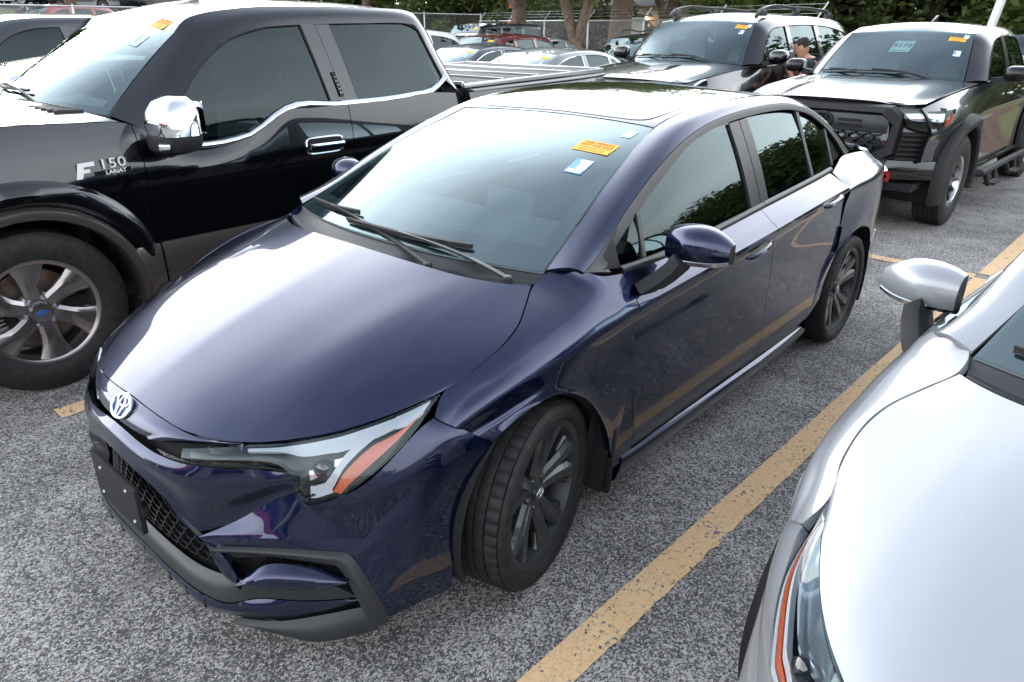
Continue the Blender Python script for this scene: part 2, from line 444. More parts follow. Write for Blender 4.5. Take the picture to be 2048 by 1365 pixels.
def make_wheel(parent, loc, rz, Ro, Rr, w, style, tread=0, side=1, spin=0.):
    """wheel part with tyre and rim pieces below it; outward face is +y for side 1"""
    wheel_mb = MB()
    h = w / 2
    # barrel and lip are the wheel part itself
    lip = {'corolla': M_RIMGREY, 'truck': M_RIMSILV, 'offroad': M_RIMBRIGHT, 'plain': M_RIMSILV}[style]
    wheel_mb.lathe([(Rr - .02, -h * .9), (Rr - .035, -h * .2), (Rr - .03, h * .5), (Rr - .018, h * .80), (Rr - .004, h * .86), (Rr + .003, h * .87), (Rr + .004, h * .84)], 72)
    o = wheel_mb.build('wheel', M_GREYTRIM if style == 'corolla' else (lip if style != 'offroad' else M_RIMBRIGHT), parent)
    o.location = loc; o.rotation_euler = (0, 0, rz + (0 if side > 0 else math.pi))
    tyre_mb(Ro, Rr, w, tread, 200 if tread else 64, offroad=(style == 'offroad')).build('tyre', M_RUBBER, o, angle=40)
    f = h * .80
    sp = MB()
    if style == 'corolla':
        for k in range(5):
            a = k * 2 * math.pi / 5 + spin
            for sgn in (-1, 1):
                spoke(sp, a, [(.030, .017, f - .034, sgn * .36), (.075, .024, f - .030, sgn * .25), (.12, .026, f - .022, sgn * .205), (.17, .029, f - .012, sgn * .205), (.205, .034, f - .006, sgn * .225), (Rr - .010, .044, f - .001, sgn * .245)], .036, .013)
                spoke(sp, a, [(.165, .006, f - .030, sgn * .36), (.2, .012, f - .022, sgn * .40), (Rr - .014, .016, f - .014, sgn * .43)], .02, .008)
        sp.lathe([(.066, f - .07), (.064, f - .036), (.045, f - .032), (.033, f - .030), (.031, f - .020), (.0001, f - .018)], 32)
    elif style == 'truck':
        for k in range(6):
            a = k * math.pi / 3 + spin
            spoke(sp, a, [(.05, .040, f - .026, 0), (.085, .040, f - .018, .02), (.13, .041, f - .012, .05), (.18, .052, f - .008, .08), (Rr - .012, .082, f - .002, .11)], .036, .012)
        sp.lathe([(.098, f - .075), (.096, f - .04), (.085, f - .03), (.055, f - .026), (.05, f - .012), (.046, f - .006), (.0001, f - .004)], 36)
    elif style == 'offroad':
        for k in range(6):
            a = k * math.pi / 3 + spin
            for sgn in (-1, 1):
                spoke(sp, a, [(.05, .016, f - .05, sgn * .2), (.12, .013, f - .034, sgn * .19), (Rr - .016, .022, f - .014, sgn * .27)], .035, .008)
        sp.lathe([(.085, f - .09), (.08, f - .05), (.05, f - .04), (.045, f - .025), (.0001, f - .022)], 30)
    else:
        for k in range(10):
            a = k * math.pi / 5 + spin
            spoke(sp, a, [(.04, .012, f - .035, 0), (.12, .013, f - .022, .06), (Rr - .012, .024, f - .008, .16)], .03, .008)
        sp.lathe([(.06, f - .07), (.058, f - .035), (.04, f - .025), (.0001, f - .02)], 28)
    sp.build('rim', {'corolla': M_RIMGREY, 'truck': M_RIMSILV, 'offroad': M_GLOSSBLK, 'plain': M_RIMSILV}[style], o, angle=28)
    nl = {'corolla': 5, 'truck': 6, 'offroad': 6, 'plain': 5}[style]
    rl = {'corolla': .054, 'truck': .0675, 'offroad': .066, 'plain': .052}[style]
    b = MB().lathe([(.0125, f - .06), (.0125, f - .022 if style == 'truck' else f - .034), (.009, f - .016 if style == 'truck' else f - .028), (.0001, f - .014 if style == 'truck' else f - .026)], 10)
    nme = b.mesh('lug_nut', M_RIMGREY if style in ('corolla', 'offroad') else M_SATIN)
    for k in range(nl):
        a = (k + .5) * 2 * math.pi / nl + spin
        link('lug_nut', nme, o).location = (rl * math.cos(a), 0, rl * math.sin(a))
    bk = MB().lathe([(Rr - .06, f - .10), (Rr - .065, f - .115), (.07, f - .115), (.065, f - .085), (.0001, f - .08)], 48)
    bk.build('brake_disc', M_DISC, o)
    cal = MB()
    a0 = .1
    for da in np.linspace(-.42, .42, 8):
        cal.box((math.cos(a0 + da) * (Rr - .085), f - .088, math.sin(a0 + da) * (Rr - .085)), (.05, .035, .03), Matrix.Rotation(-(a0 + da), 3, 'Y'))
    cal.build('brake_caliper', M_CALIPER, o)
    if style == 'corolla':
        e = emblem_mb(.046).xf(frame((0, f - .017, 0), (-1, 0, 0), (0, 0, 1))); e.build('cap_emblem', M_SATIN, o)
    if style == 'truck':
        b = MB(); P = [(.030 * math.cos(t), f - .003, .013 * math.sin(t)) for t in np.linspace(0, 2 * math.pi, 25)[:-1]]
        b.prism(P, (0, .002, 0)); b.build('cap_badge', M_BADGEBLUE, o)
        b2 = text_mb('Ford', .020, frame((0, f - .0008, 0), (-1, 0, 0), (0, 0, 1)), .0004); b2.build('cap_letters', M_SATIN, o)
    return o
# ================================================================== ground, paint, terrain
def nodes_of(m): nt = m.node_tree; return nt, nt.nodes['Principled BSDF']
def asphalt_nodes(m, dark=.062, mid=.205, light=.48, patch=True):
    nt, b = nodes_of(m); N = nt.nodes; Lk = nt.links
    tcn = N.new('ShaderNodeNewGeometry')
    def noise(sc, det=4, rough=.55):
        n = N.new('ShaderNodeTexNoise'); n.inputs['Scale'].default_value = sc; n.inputs['Detail'].default_value = det; n.inputs['Roughness'].default_value = rough
        Lk.new(tcn.outputs['Position'], n.inputs['Vector']); return n
    v = N.new('ShaderNodeTexVoronoi'); v.inputs['Scale'].default_value = 175; v.inputs['Randomness'].default_value = 1
    # warp the cells so that the stones are ragged
    wv = N.new('ShaderNodeVectorMath'); wv.operation = 'ADD'; wn_ = noise(90, 3); ws_ = N.new('ShaderNodeVectorMath'); ws_.operation = 'SCALE'; ws_.inputs['Scale'].default_value = .012
    Lk.new(wn_.outputs['Color'], ws_.inputs[0]); Lk.new(tcn.outputs['Position'], wv.inputs[0]); Lk.new(ws_.outputs[0], wv.inputs[1]); Lk.new(wv.outputs[0], v.inputs['Vector'])
    sp_ = N.new('ShaderNodeSeparateColor'); Lk.new(v.outputs['Color'], sp_.inputs[0])
    big = noise(.9, 5, .6); med = noise(4.5, 5, .65)
    bias = N.new('ShaderNodeMath'); bias.operation = 'ADD'; 
    b1 = N.new('ShaderNodeMapRange'); b1.inputs[1].default_value = .32; b1.inputs[2].default_value = .68; b1.inputs[3].default_value = -.22; b1.inputs[4].default_value = .17; Lk.new(big.outputs['Fac'], b1.inputs[0])
    b2 = N.new('ShaderNodeMapRange'); b2.inputs[1].default_value = .3; b2.inputs[2].default_value = .7; b2.inputs[3].default_value = -.16; b2.inputs[4].default_value = .16; Lk.new(med.outputs['Fac'], b2.inputs[0])
    Lk.new(b1.outputs[0], bias.inputs[0]); Lk.new(b2.outputs[0], bias.inputs[1])
    ad = N.new('ShaderNodeMath'); ad.operation = 'ADD'; Lk.new(sp_.outputs[0], ad.inputs[0]); Lk.new(bias.outputs[0], ad.inputs[1])
    cr = N.new('ShaderNodeValToRGB'); e = cr.color_ramp; e.elements[0].position = .28; e.elements[0].color = (dark, dark, dark * 1.05, 1); e.elements[1].position = .90; e.elements[1].color = (light, light * .96, light * .92, 1)
    k = e.elements.new(.50); k.color = (mid, mid * .965, mid * .93, 1); k = e.elements.new(.68); k.color = (mid * 1.6, mid * 1.54, mid * 1.46, 1)
    Lk.new(ad.outputs[0], cr.inputs[0])
    # a few warm pebbles
    wm = N.new('ShaderNodeMix'); wm.data_type = 'RGBA'; wm.inputs[7].default_value = (.30, .20, .13, 1); gt = N.new('ShaderNodeMath'); gt.operation = 'GREATER_THAN'; gt.inputs[1].default_value = .94; Lk.new(sp_.outputs[1], gt.inputs[0])
    ml = N.new('ShaderNodeMath'); ml.operation = 'MULTIPLY'; ml.inputs[1].default_value = .55; Lk.new(gt.outputs[0], ml.inputs[0]); Lk.new(ml.outputs[0], wm.inputs[0]); Lk.new(cr.outputs[0], wm.inputs[6])
    # old oil drips and damp dark blotches
    st1 = noise(1.7, 6, .62); st2 = N.new('ShaderNodeMapRange'); st2.inputs[1].default_value = .60; st2.inputs[2].default_value = .74; st2.inputs[3].default_value = 0; st2.inputs[4].default_value = .62; Lk.new(st1.outputs['Fac'], st2.inputs[0])
    stm = N.new('ShaderNodeMix'); stm.data_type = 'RGBA'; stm.inputs[7].default_value = (.030, .029, .030, 1); Lk.new(st2.outputs[0], stm.inputs[0]); Lk.new(wm.outputs[2], stm.inputs[6])
    wm = stm
    Lk.new(wm.outputs[2], b.inputs['Base Color'])
    bp = N.new('ShaderNodeBump'); bp.inputs['Strength'].default_value = .55; bp.inputs['Distance'].default_value = .006; inv = N.new('ShaderNodeMath'); inv.operation = 'SUBTRACT'; inv.inputs[0].default_value = 1; Lk.new(v.outputs['Distance'], inv.inputs[1])
    hh = N.new('ShaderNodeMath'); hh.operation = 'MULTIPLY'; Lk.new(inv.outputs[0], hh.inputs[0]); Lk.new(ad.outputs[0], hh.inputs[1]); Lk.new(hh.outputs[0], bp.inputs['Height']); Lk.new(bp.outputs['Normal'], b.inputs['Normal'])
    b.inputs['Roughness'].default_value = .82
    return wm.outputs[2], v, med, noise
M_ASPH = mat('asphalt', (.1, .1, .1), .85); asphalt_nodes(M_ASPH)
M_LINE = mat('worn yellow line paint', (.6, .36, .14), .75)
_c, _v, _m, _noise = asphalt_nodes(M_LINE)
nt, pb = nodes_of(M_LINE); N = nt.nodes; Lk = nt.links
v2 = N.new('ShaderNodeTexVoronoi'); v2.feature = 'DISTANCE_TO_EDGE'; v2.inputs['Scale'].default_value = 34
g_ = N.new('ShaderNodeNewGeometry'); nn = _noise(40, 4); s_ = N.new('ShaderNodeVectorMath'); s_.operation = 'SCALE'; s_.inputs['Scale'].default_value = .035; a_ = N.new('ShaderNodeVectorMath'); a_.operation = 'ADD'
Lk.new(nn.outputs['Color'], s_.inputs[0]); Lk.new(g_.outputs['Position'], a_.inputs[0]); Lk.new(s_.outputs[0], a_.inputs[1]); Lk.new(a_.outputs[0], v2.inputs['Vector'])
n3 = _noise(55, 5, .65); n4 = _noise(7, 4)
cr1 = N.new('ShaderNodeMapRange'); cr1.inputs[1].default_value = .006; cr1.inputs[2].default_value = .03; Lk.new(v2.outputs['Distance'], cr1.inputs[0])      # crack lines
th = N.new('ShaderNodeMath'); th.operation = 'ADD'; Lk.new(n3.outputs['Fac'], th.inputs[0]); 
q4 = N.new('ShaderNodeMath'); q4.operation = 'MULTIPLY'; q4.inputs[1].default_value = .28; Lk.new(n4.outputs['Fac'], q4.inputs[0]); Lk.new(q4.outputs[0], th.inputs[1])
cr2 = N.new('ShaderNodeMapRange'); cr2.inputs[1].default_value = .765; cr2.inputs[2].default_value = .735; Lk.new(th.outputs[0], cr2.inputs[0])                # chipped holes
mm = N.new('ShaderNodeMath'); mm.operation = 'MULTIPLY'; Lk.new(cr2.outputs[0], mm.inputs[0])
r01 = N.new('ShaderNodeMapRange'); r01.inputs[3].default_value = .55; r01.inputs[4].default_value = 1.; Lk.new(cr1.outputs[0], r01.inputs[0]); Lk.new(r01.outputs[0], mm.inputs[1])
pc = N.new('ShaderNodeMix'); pc.data_type = 'RGBA'; pc.inputs[6].default_value = (.66, .43, .21, 1); pc.inputs[7].default_value = (.74, .51, .29, 1); Lk.new(n4.outputs['Fac'], pc.inputs[0])
mxp = N.new('ShaderNodeMix'); mxp.data_type = 'RGBA'; Lk.new(mm.outputs[0], mxp.inputs[0]); Lk.new(_c, mxp.inputs[6]); Lk.new(pc.outputs[2], mxp.inputs[7]); Lk.new(mxp.outputs[2], pb.inputs['Base Color'])
for l in list(pb.inputs['Normal'].links): Lk.remove(l)
bq = N.new('ShaderNodeBump'); bq.inputs['Strength'].default_value = .6; bq.inputs['Distance'].default_value = .004; Lk.new(mm.outputs[0], bq.inputs['Height']); Lk.new(bq.outputs['Normal'], pb.inputs['Normal'])
M_GRASS = mat('dry green grass', (.085, .115, .030), .9, noise=(1.2, .35, .65, (.17, .15, .055)), bump=(30, .8))
M_MULCH = mat('brown leaf litter', (.085, .040, .022), .95, noise=(4, .35, .65, (.15, .085, .05)), bump=(25, 1.))
M_ROAD = mat('street asphalt', (.12, .115, .11), .85, noise=(2, .3, .7, (.17, .165, .16)))
M_CONC = mat('pale concrete', (.50, .48, .45), .85, noise=(6, .3, .7, (.38, .36, .33)))
M_EARTH = mat('dull earth', (.12, .10, .07), .95, noise=(.5, .3, .7, (.08, .09, .04)))
b = MB(); b.grid(A([[(-600, -600, -.06), (600, -600, -.06)], [(-600, 600, -.06), (600, 600, -.06)]])); struct(b.build('ground', M_EARTH))
FP0 = A((-20.1, -15.7, 0)); FD = A((.43, .9, 0)) / math.hypot(.43, .9)          # fence line on the far side
fpt = lambda t, z=0.: tuple(FP0 + FD * t + A((0, 0, z)))
cor = FP0 + FD * ((-21.5 + 15.7) / FD[1])
lot = [(26, -21.5, 0), (26, 40, 0), fpt(62), tuple(A((cor[0], -21.5, 0)))]
b = MB(); b.poly(lot); b.build('parking_lot', M_ASPH)['kind'] = 'structure'
def line_mark(p, q, w, name='painted_line'):
    p, q = A((*p, .004)), A((*q, .004)); d = (q - p) / np.linalg.norm(q - p); n = A((-d[1], d[0], 0)) * w / 2; m = max(2, int(np.linalg.norm(q - p) / .02)); rnd = random.Random(int(abs(p[0] * 100) + abs(p[1] * 10)))
    t = np.linspace(0, 1, m); L = []; Rr_ = []
    for u in t:
        c = p + (q - p) * u; L.append(c + n * (1 + .03 * mnoise.noise((u * m * .35, 0, 0)))); Rr_.append(c - n * (1 + .14 * mnoise.noise((u * m * .30, 5, 0)) + .05 * mnoise.noise((u * m * .9, 9, 0))))
    b = MB(); b.grid(A([L, Rr_])); struct(b.build(name, M_LINE))
line_mark((.68, 1.135), (-4.62, 1.275), .118); line_mark((-4.745, 1.279), (-10.2, 1.42), .118)
for dy in (-2.66, -5.32, -7.98): line_mark((.68, 1.135 + dy), (-4.62, 1.275 + dy), .115); line_mark((-4.745, 1.28 + dy), (-10.2, 1.42 + dy), .115)
line_mark((.68, 3.80), (-4.62, 3.94), .115)
line_mark((-4.715, -11.0), (-4.655, 1.215), .12, 'painted_cross_line'); line_mark((-4.655, 1.335), (-4.60, 8.0), .12, 'painted_cross_line')
# verge beyond the fence, kerb, street and rising ground to the left
def terr(x, y): return max(0., min(3.4, (-y - 22.5) * .085))
def terrain(nm, x0, x1, y0, y1, m, n=24, dz=0.):
    b = MB(); b.grid(A([[(x, y, terr(x, y) + dz) for x in np.linspace(x0, x1, n)] for y in np.linspace(y0, y1, n)])); return struct(b.build(nm, m))
o = MB(); o.grid(A([[fpt(t, -.02) for t in np.linspace(-7, 62, 30)], [tuple(A(fpt(t, -.02)) + A((-12, 5.7, 0))) for t in np.linspace(-7, 62, 30)]])); struct(o.build('grass_verge', M_GRASS))
o = MB(); o.grid(A([[tuple(A(fpt(t, -.012)) + A((-.2, .1, 0))) for t in np.linspace(-2, 20, 12)], [tuple(A(fpt(t, -.012)) + A((-2.0, .95, 0))) for t in np.linspace(-2, 20, 12)]])); struct(o.build('mulch_bed', M_MULCH))
o = MB(); o.grid(A([[tuple(A(fpt(t, .0)) + A((-12.0, 5.7, 0))) for t in np.linspace(-7, 62, 30)], [tuple(A(fpt(t, .0)) + A((-70, 30, 0))) for t in np.linspace(-7, 62, 30)]])); struct(o.build('back_lot', M_ROAD))
o = MB(); o.strip([tuple(A(fpt(t, .07)) + A((-7.5, 3.6, 0))) for t in np.linspace(-6, 60, 12)], (.9, -.43, 0), .22, .16); struct(o.build('kerb', M_CONC, fixn=True))
terrain('grass_bank', -70, 30, -21.52, -36, M_GRASS); terrain('street', -80, 40, -36, -44, M_ROAD, dz=.0); terrain('far_verge', -90, 50, -44, -49, M_GRASS, dz=.0); terrain('yard', -120, 60, -49, -110, M_ROAD)

# ================================================================== chain-link fence with barbed-wire arms
M_GALV = mat('galvanised steel', (.52, .53, .54), .45, .7)
M_MESH = bpy.data.materials.new('chain link mesh'); M_MESH.use_nodes = True; nt = M_MESH.node_tree; N = nt.nodes; Lk = nt.links
pb = N['Principled BSDF']; pb.inputs['Base Color'].default_value = (.42, .43, .44, 1); pb.inputs['Metallic'].default_value = .6; pb.inputs['Roughness'].default_value = .5
g_ = N.new('ShaderNodeUVMap'); sx = N.new('ShaderNodeSeparateXYZ'); Lk.new(g_.outputs[0], sx.inputs[0])
def wave(sign):
    a = N.new('ShaderNodeMath'); a.operation = 'MULTIPLY_ADD'; a.inputs[1].default_value = sign; Lk.new(sx.outputs['Y'], a.inputs[0]); Lk.new(sx.outputs['X'], a.inputs[2])
    p = N.new('ShaderNodeMath'); p.operation = 'PINGPONG'; p.inputs[1].default_value = .035; Lk.new(a.outputs[0], p.inputs[0]); l = N.new('ShaderNodeMath'); l.operation = 'LESS_THAN'; l.inputs[1].default_value = .0042; Lk.new(p.outputs[0], l.inputs[0]); return l
w1_, w2_ = wave(1), wave(-1); mx_ = N.new('ShaderNodeMath'); mx_.operation = 'MAXIMUM'; Lk.new(w1_.outputs[0], mx_.inputs[0]); Lk.new(w2_.outputs[0], mx_.inputs[1]); Lk.new(mx_.outputs[0], pb.inputs['Alpha'])
def fence(label, pts, h, step=3.0, arms=True):
    f = thing('chain_link_fence', label, 'fence', (*pts[0][:2], 0)); o0 = A((*pts[0][:2], 0)); P = [A(p) - o0 for p in pts]
    L = cumlen(P); n = int(L[-1] / step); T = np.linspace(0, L[-1], n + 1); Q = [A([np.interp(t, L, [p[k] for p in P]) for k in range(3)]) for t in T]
    post = MB().lathe([(.030, 0), (.030, h - .02), (.020, h + .01), (.0001, h + .03)], 10, 'z').mesh('post', M_GALV)
    arm = MB().tube([(0, 0, h), (-.20, .10, h + .30)], .016, 8).mesh('post_arm', M_GALV) if arms else None
    for q in Q:
        po = link('post', post, f); po.location = tuple(q)
        if arms: link('post_arm', arm, po)
    b = MB(); b.tube([q + A((0, 0, h - .03)) for q in Q], .021, 8); b.build('top_rail', M_GALV, f)
    b = MB(); Gm = A([[q + A((.03, 0, 0.04)) for q in Q], [q + A((.03, 0, h - .04)) for q in Q]]); b.grid(Gm); me = b.mesh('mesh', M_MESH); uv = me.uv_layers.new(name='UVMap')
    for p in me.polygons:
        for li in p.loop_indices: vi = me.loops[li].vertex_index; uv.data[li].uv = (T[vi % len(Q)], 0 if vi < len(Q) else h)
    mo = link('wire_mesh', me, f); mo['kind'] = 'stuff'
    if arms:
        for k in range(3):
            b = MB(); b.tube([q + A((-.06 * (k + 1), .03 * (k + 1), h + .09 * (k + 1))) for q in Q], .004, 5); b.build('barbed_wire', M_GALV, f)
    return f
fence('chain-link fence with leaning wire arms in front of the trees behind the parked cars', [fpt(-6.3), fpt(13)], 1.86)
fence('tall chain-link fence along the grass bank below the street, behind the left row', [(22, -21.3, 0), (cor[0] + .1, -21.3, 0)], 2.1, 3.0, arms=False)

# ================================================================== trees
M_BARK = mat('grey brown bark', (.115, .080, .058), .95, noise=(9, .35, .65, (.20, .15, .115)), bump=(22, 1.))
def leafmat(nm, c1, c2):
    m = mat(nm, c1, .6, spec=.3); nt, b = nodes_of(m); N = nt.nodes; Lk = nt.links
    o = N.new('ShaderNodeTexCoord'); n = N.new('ShaderNodeTexNoise'); n.inputs['Scale'].default_value = 1.1; n.inputs['Detail'].default_value = 5; Lk.new(o.outputs['Object'], n.inputs['Vector'])
    x = N.new('ShaderNodeMix'); x.data_type = 'RGBA'; x.inputs[6].default_value = (*c1, 1); x.inputs[7].default_value = (*c2, 1); r = N.new('ShaderNodeMapRange'); r.inputs[1].default_value = .35; r.inputs[2].default_value = .68; Lk.new(n.outputs['Fac'], r.inputs[0]); Lk.new(r.outputs[0], x.inputs[0]); Lk.new(x.outputs[2], b.inputs['Base Color'])
    tr = N.new('ShaderNodeBsdfTranslucent'); Lk.new(x.outputs[2], tr.inputs['Color']); ms = N.new('ShaderNodeMixShader'); ms.inputs[0].default_value = .35; Lk.new(b.outputs[0], ms.inputs[1]); Lk.new(tr.outputs[0], ms.inputs[2]); Lk.new(ms.outputs[0], N['Material Output'].inputs['Surface'])
    return m
M_LEAF1 = leafmat('dark oak leaves', (.048, .070, .024), (.11, .13, .042)); M_LEAF2 = leafmat('mid green leaves', (.075, .11, .028), (.15, .18, .05)); M_LEAF3 = leafmat('yellow green leaves', (.11, .13, .028), (.19, .19, .05)); M_LEAF4 = leafmat('olive shrub leaves', (.045, .06, .024), (.09, .10, .04))
def crown_mesh(nm, blobs, n, size, m, seed):
    rng = np.random.default_rng(seed); C_ = A([b[:3] for b in blobs]); Rr_ = A([b[3:6] for b in blobs]); w = (Rr_[:, 0] * Rr_[:, 1] * Rr_[:, 2]) ** .7; w /= w.sum()
    k = rng.choice(len(blobs), n, p=w); d = rng.normal(size=(n, 3)); d /= np.linalg.norm(d, axis=1, keepdims=True); r = rng.uniform(.45, 1.08, n) ** .6
    c = C_[k] + d * Rr_[k] * r[:, None]
    # drop leaves by a coarse noise so that gaps open in the crown
    f = np.array([mnoise.noise(Vector(p * .75 + seed)) for p in c]); c = c[f > -.22]; n = len(c)
    u = rng.normal(size=(n, 3)); u[:, 2] *= .5; u /= np.linalg.norm(u, axis=1, keepdims=True); t = rng.normal(size=(n, 3)); v = np.cross(u, t); v /= np.linalg.norm(v, axis=1, keepdims=True)
    s = size * rng.uniform(.6, 1.4, n)[:, None]
    V = np.stack([c - u * s, c - v * s * .45 + u * s * .1, c + u * s, c + v * s * .45 - u * s * .1], 1).reshape(-1, 3)
    F = np.arange(4 * n).reshape(-1, 4)
    me = bpy.data.meshes.new(nm); me.vertices.add(4 * n); me.vertices.foreach_set('co', V.ravel()); me.loops.add(4 * n); me.loops.foreach_set('vertex_index', F.ravel()); me.polygons.add(n); me.polygons.foreach_set('loop_start', np.arange(0, 4 * n, 4)); me.update(calc_edges=True); me.validate(); me.materials.append(m); return me
def tree_kind(seed, h, spread, trunk_h, trunk_r, leaf, n, size, forks=3, low=False):
    rng = random.Random(seed); b = MB(); blobs = []
    b.tube(spl([(0, 0, -.1), (rng.uniform(-.1, .1), rng.uniform(-.1, .1), trunk_h * .5), (rng.uniform(-.2, .2), rng.uniform(-.2, .2), trunk_h)], 6), np.linspace(trunk_r * 1.25, trunk_r * .9, 6), 9)
    for k in range(forks):
        a = 2 * math.pi * (k + rng.uniform(-.25, .25)) / forks; L = rng.uniform(.6, 1.) * spread
        e = A((math.cos(a) * L, math.sin(a) * L, trunk_h + (h - trunk_h) * rng.uniform(.35, .75))); mid = A((math.cos(a) * L * .35, math.sin(a) * L * .35, trunk_h + (e[2] - trunk_h) * .55))
        b.tube(spl([(0, 0, trunk_h * .92), mid, e], 7), np.linspace(trunk_r * .72, trunk_r * .15, 7), 7)
        for q in range(2):
            a2 = a + rng.uniform(-.9, .9); e2 = mid + A((math.cos(a2), math.sin(a2), rng.uniform(.3, .9))) * L * .55; b.tube(spl([mid, lerp(mid, e2, .5) + A((0, 0, .1)), e2], 5), np.linspace(trunk_r * .36, trunk_r * .08, 5), 6); blobs.append((*e2, spread * .40, spread * .40, spread * .26))
        blobs.append((*e, spread * rng.uniform(.45, .6), spread * rng.uniform(.45, .6), spread * rng.uniform(.28, .4)))
    for k in range(5): blobs.append((rng.uniform(-.5, .5) * spread, rng.uniform(-.5, .5) * spread, rng.uniform(trunk_h + .3 * (h - trunk_h), h - spread * .3), spread * .5, spread * .5, spread * .35))
    if low:
        for k in range(16): a = rng.uniform(0, 6.28); blobs.append((math.cos(a) * spread * .7, math.sin(a) * spread * .7, rng.uniform(.35, 1.3) * trunk_h, spread * .42, spread * .42, spread * .24))
    return b.mesh('trunk', M_BARK, 60), crown_mesh('crown', blobs, n, size, leaf, seed)
KINDS = {'oak': tree_kind(3, 7.5, 4.2, 2.4, .26, M_LEAF1, 9000, .17, 5), 'dense': tree_kind(11, 6.6, 4.2, 2.2, .22, M_LEAF1, 17000, .17, 5, True), 'dense2': tree_kind(17, 5.8, 4.0, 1.9, .20, M_LEAF2, 15000, .17, 5, True),
         'multi': tree_kind(23, 6.8, 3.2, 1.2, .20, M_LEAF2, 5200, .16, 4), 'pale': tree_kind(31, 5.6, 2.8, 1.7, .15, M_LEAF3, 4200, .15, 4), 'thick': tree_kind(37, 9.0, 4.6, 3.6, .42, M_LEAF2, 7000, .18, 5), 'bush': tree_kind(41, 1.9, 1.5, .5, .06, M_LEAF4, 2600, .10, 5, True)}
def tree(kind, name, label, loc, rz=0., sc=1., group=None, cat='tree'):
    t = thing(name, label, cat, loc, rz, group); t.scale = (sc,) * 3
    link('trunk', KINDS[kind][0], t); link('crown', KINDS[kind][1], t); return t
CAMP = A((1.507, 2.055)); FWD = A((-.7475, -.6643)); RGT = A((-.6643, .7475))
def bg_at(px, d): l = (px - 1024) / 1452 * d; q = CAMP + FWD * d + RGT * l; return float(q[0]), float(q[1])
def gtree(kind, name, label, px, d, rz=0., sc=1., group=None, z=0., cat='tree'):
    x, y = bg_at(px, d); return tree(kind, name, label, (x, y, max(z, terr(x, y)) if y < -22 else z), rz, sc, group, cat)
gtree('oak', 'oak_tree', 'single straight dark trunk at the fence beside the boxy dark off-roader', 1034, 27, .4, 1.0)
gtree('multi', 'forked_tree', 'tree with several pale bare trunks forking low beside the fence', 1142, 21.5, 1.2, 1.0)
gtree('thick', 'thick_trunk_tree', 'tree with one very thick straight trunk beside the white cabinet', 1226, 30, 0, .95)
gtree('pale', 'young_tree', 'slim yellow-green tree in front of the pale building with lit lamps', 1302, 31, 2., 1.1)
R_ = random.Random(5)
BELT = ['leafy dark tree above the front of the pickup cab roof', 'leafy oak above the middle of the pickup cab roof', 'mid green tree above the rear corner of the pickup cab', 'dark bushy tree just left of the orange sign, nearest the cab', 'mid green bushy tree immediately left of the straight dark trunk', 'tall dark tree far behind the orange sign']
WALL = ['dark tree far behind the white trailers left of the forked trunks', 'mid green tree far behind, right of the forked trunks', 'tall dark tree far behind the white cabinet', 'dark tree behind the pale building with lamps', 'dark tree above the left roof rail of the SUV', 'mid green tree above the right roof rail of the SUV', 'dark tree above the leaning man', 'dark bushy tree above the rear end of the SUV roof', 'mid green tree above the left edge of the off-road pickup roof', 'dark bushy tree above the middle of the off-road pickup roof', 'dark tree directly behind the white leaning pole', 'dark bushy tree behind the brown leaning pole', 'dark tree in the upper right corner, right of the brown pole', 'mid green tree just past the right edge of the view', 'dark tree well past the right edge, reflected in the sedan glass', 'mid green tree far past the right edge, reflected in the sedan glass', 'dark tree furthest past the right edge, reflected in the sedan glass']
SHR = ['green shrub second from the left behind the kerb', 'largest green shrub behind the kerb', 'green shrub behind the kerb just right of the forked trunks', 'leftmost green shrub behind the kerb']
for i, (px, d, k, sc) in enumerate([(690, 52, 'dense', 1.0), (760, 47, 'oak', 1.1), (830, 50, 'dense2', 1.15), (905, 43, 'dense', .95), (960, 40, 'dense2', .9), (1010, 55, 'dense', 1.2)]):
    gtree(k, 'background_tree', BELT[i], px, d, R_.uniform(0, 6), sc, 'green belt trees left of the forked tree')
for i, (px, d, k, sc) in enumerate([(1085, 60, 'dense', 1.2), (1190, 56, 'dense2', 1.2), (1270, 62, 'dense', 1.25), (1385, 50, 'dense', 1.1), (1450, 41, 'dense', 1.0), (1520, 36, 'dense2', .95), (1590, 38, 'dense', 1.0), (1660, 33, 'dense', .95), (1720, 36, 'dense2', 1.0), (1790, 31, 'dense', .95), (1860, 34, 'dense', 1.0), (1935, 29, 'dense', .95), (2010, 31, 'dense', 1.), (2090, 27, 'dense2', .95), (2190, 30, 'dense', 1.), (2330, 31, 'dense2', .9), (2480, 33, 'dense', .85)]):
    gtree(k, 'background_tree', WALL[i], px, d, R_.uniform(0, 6), sc, 'dense trees along the far right edge of the lot')
for i, (az, d, k, sc) in enumerate([(174, 26, 'dense2', .85), (169, 29, 'dense', .85), (165, 26, 'dense2', .8), (161, 30, 'dense', .85), (156, 31, 'dense2', .75), (150, 34, 'dense', .7), (143, 36, 'dense2', .7)]):
    tree(k, 'roadside_tree', ('leafy tree just past the right edge, behind the pale blue crossover', 'dense tree right of the pale blue crossover', 'mid green tree reflected in the small rear quarter glass', 'dense tree reflected in the sedan rear door glass', 'mid green tree reflected low in the sedan front door glass', 'dense tree reflected beside the sedan mirror', 'mid green tree furthest round to the right of the lot')[i], (1.5 + d * math.cos(R(az)), 2.05 + d * math.sin(R(az)), 0), R_.uniform(0, 6), sc, 'roadside trees past the right edge, reflected in the sedan')
for i, (px, d, sc) in enumerate([(1085, 33, 1.3), (1120, 34, 1.5), (1165, 35, 1.4), (1060, 36, 1.2)]):
    gtree('bush', 'shrub', SHR[i], px, d, R_.uniform(0, 6), sc, 'shrubs behind the kerb', cat='shrub')
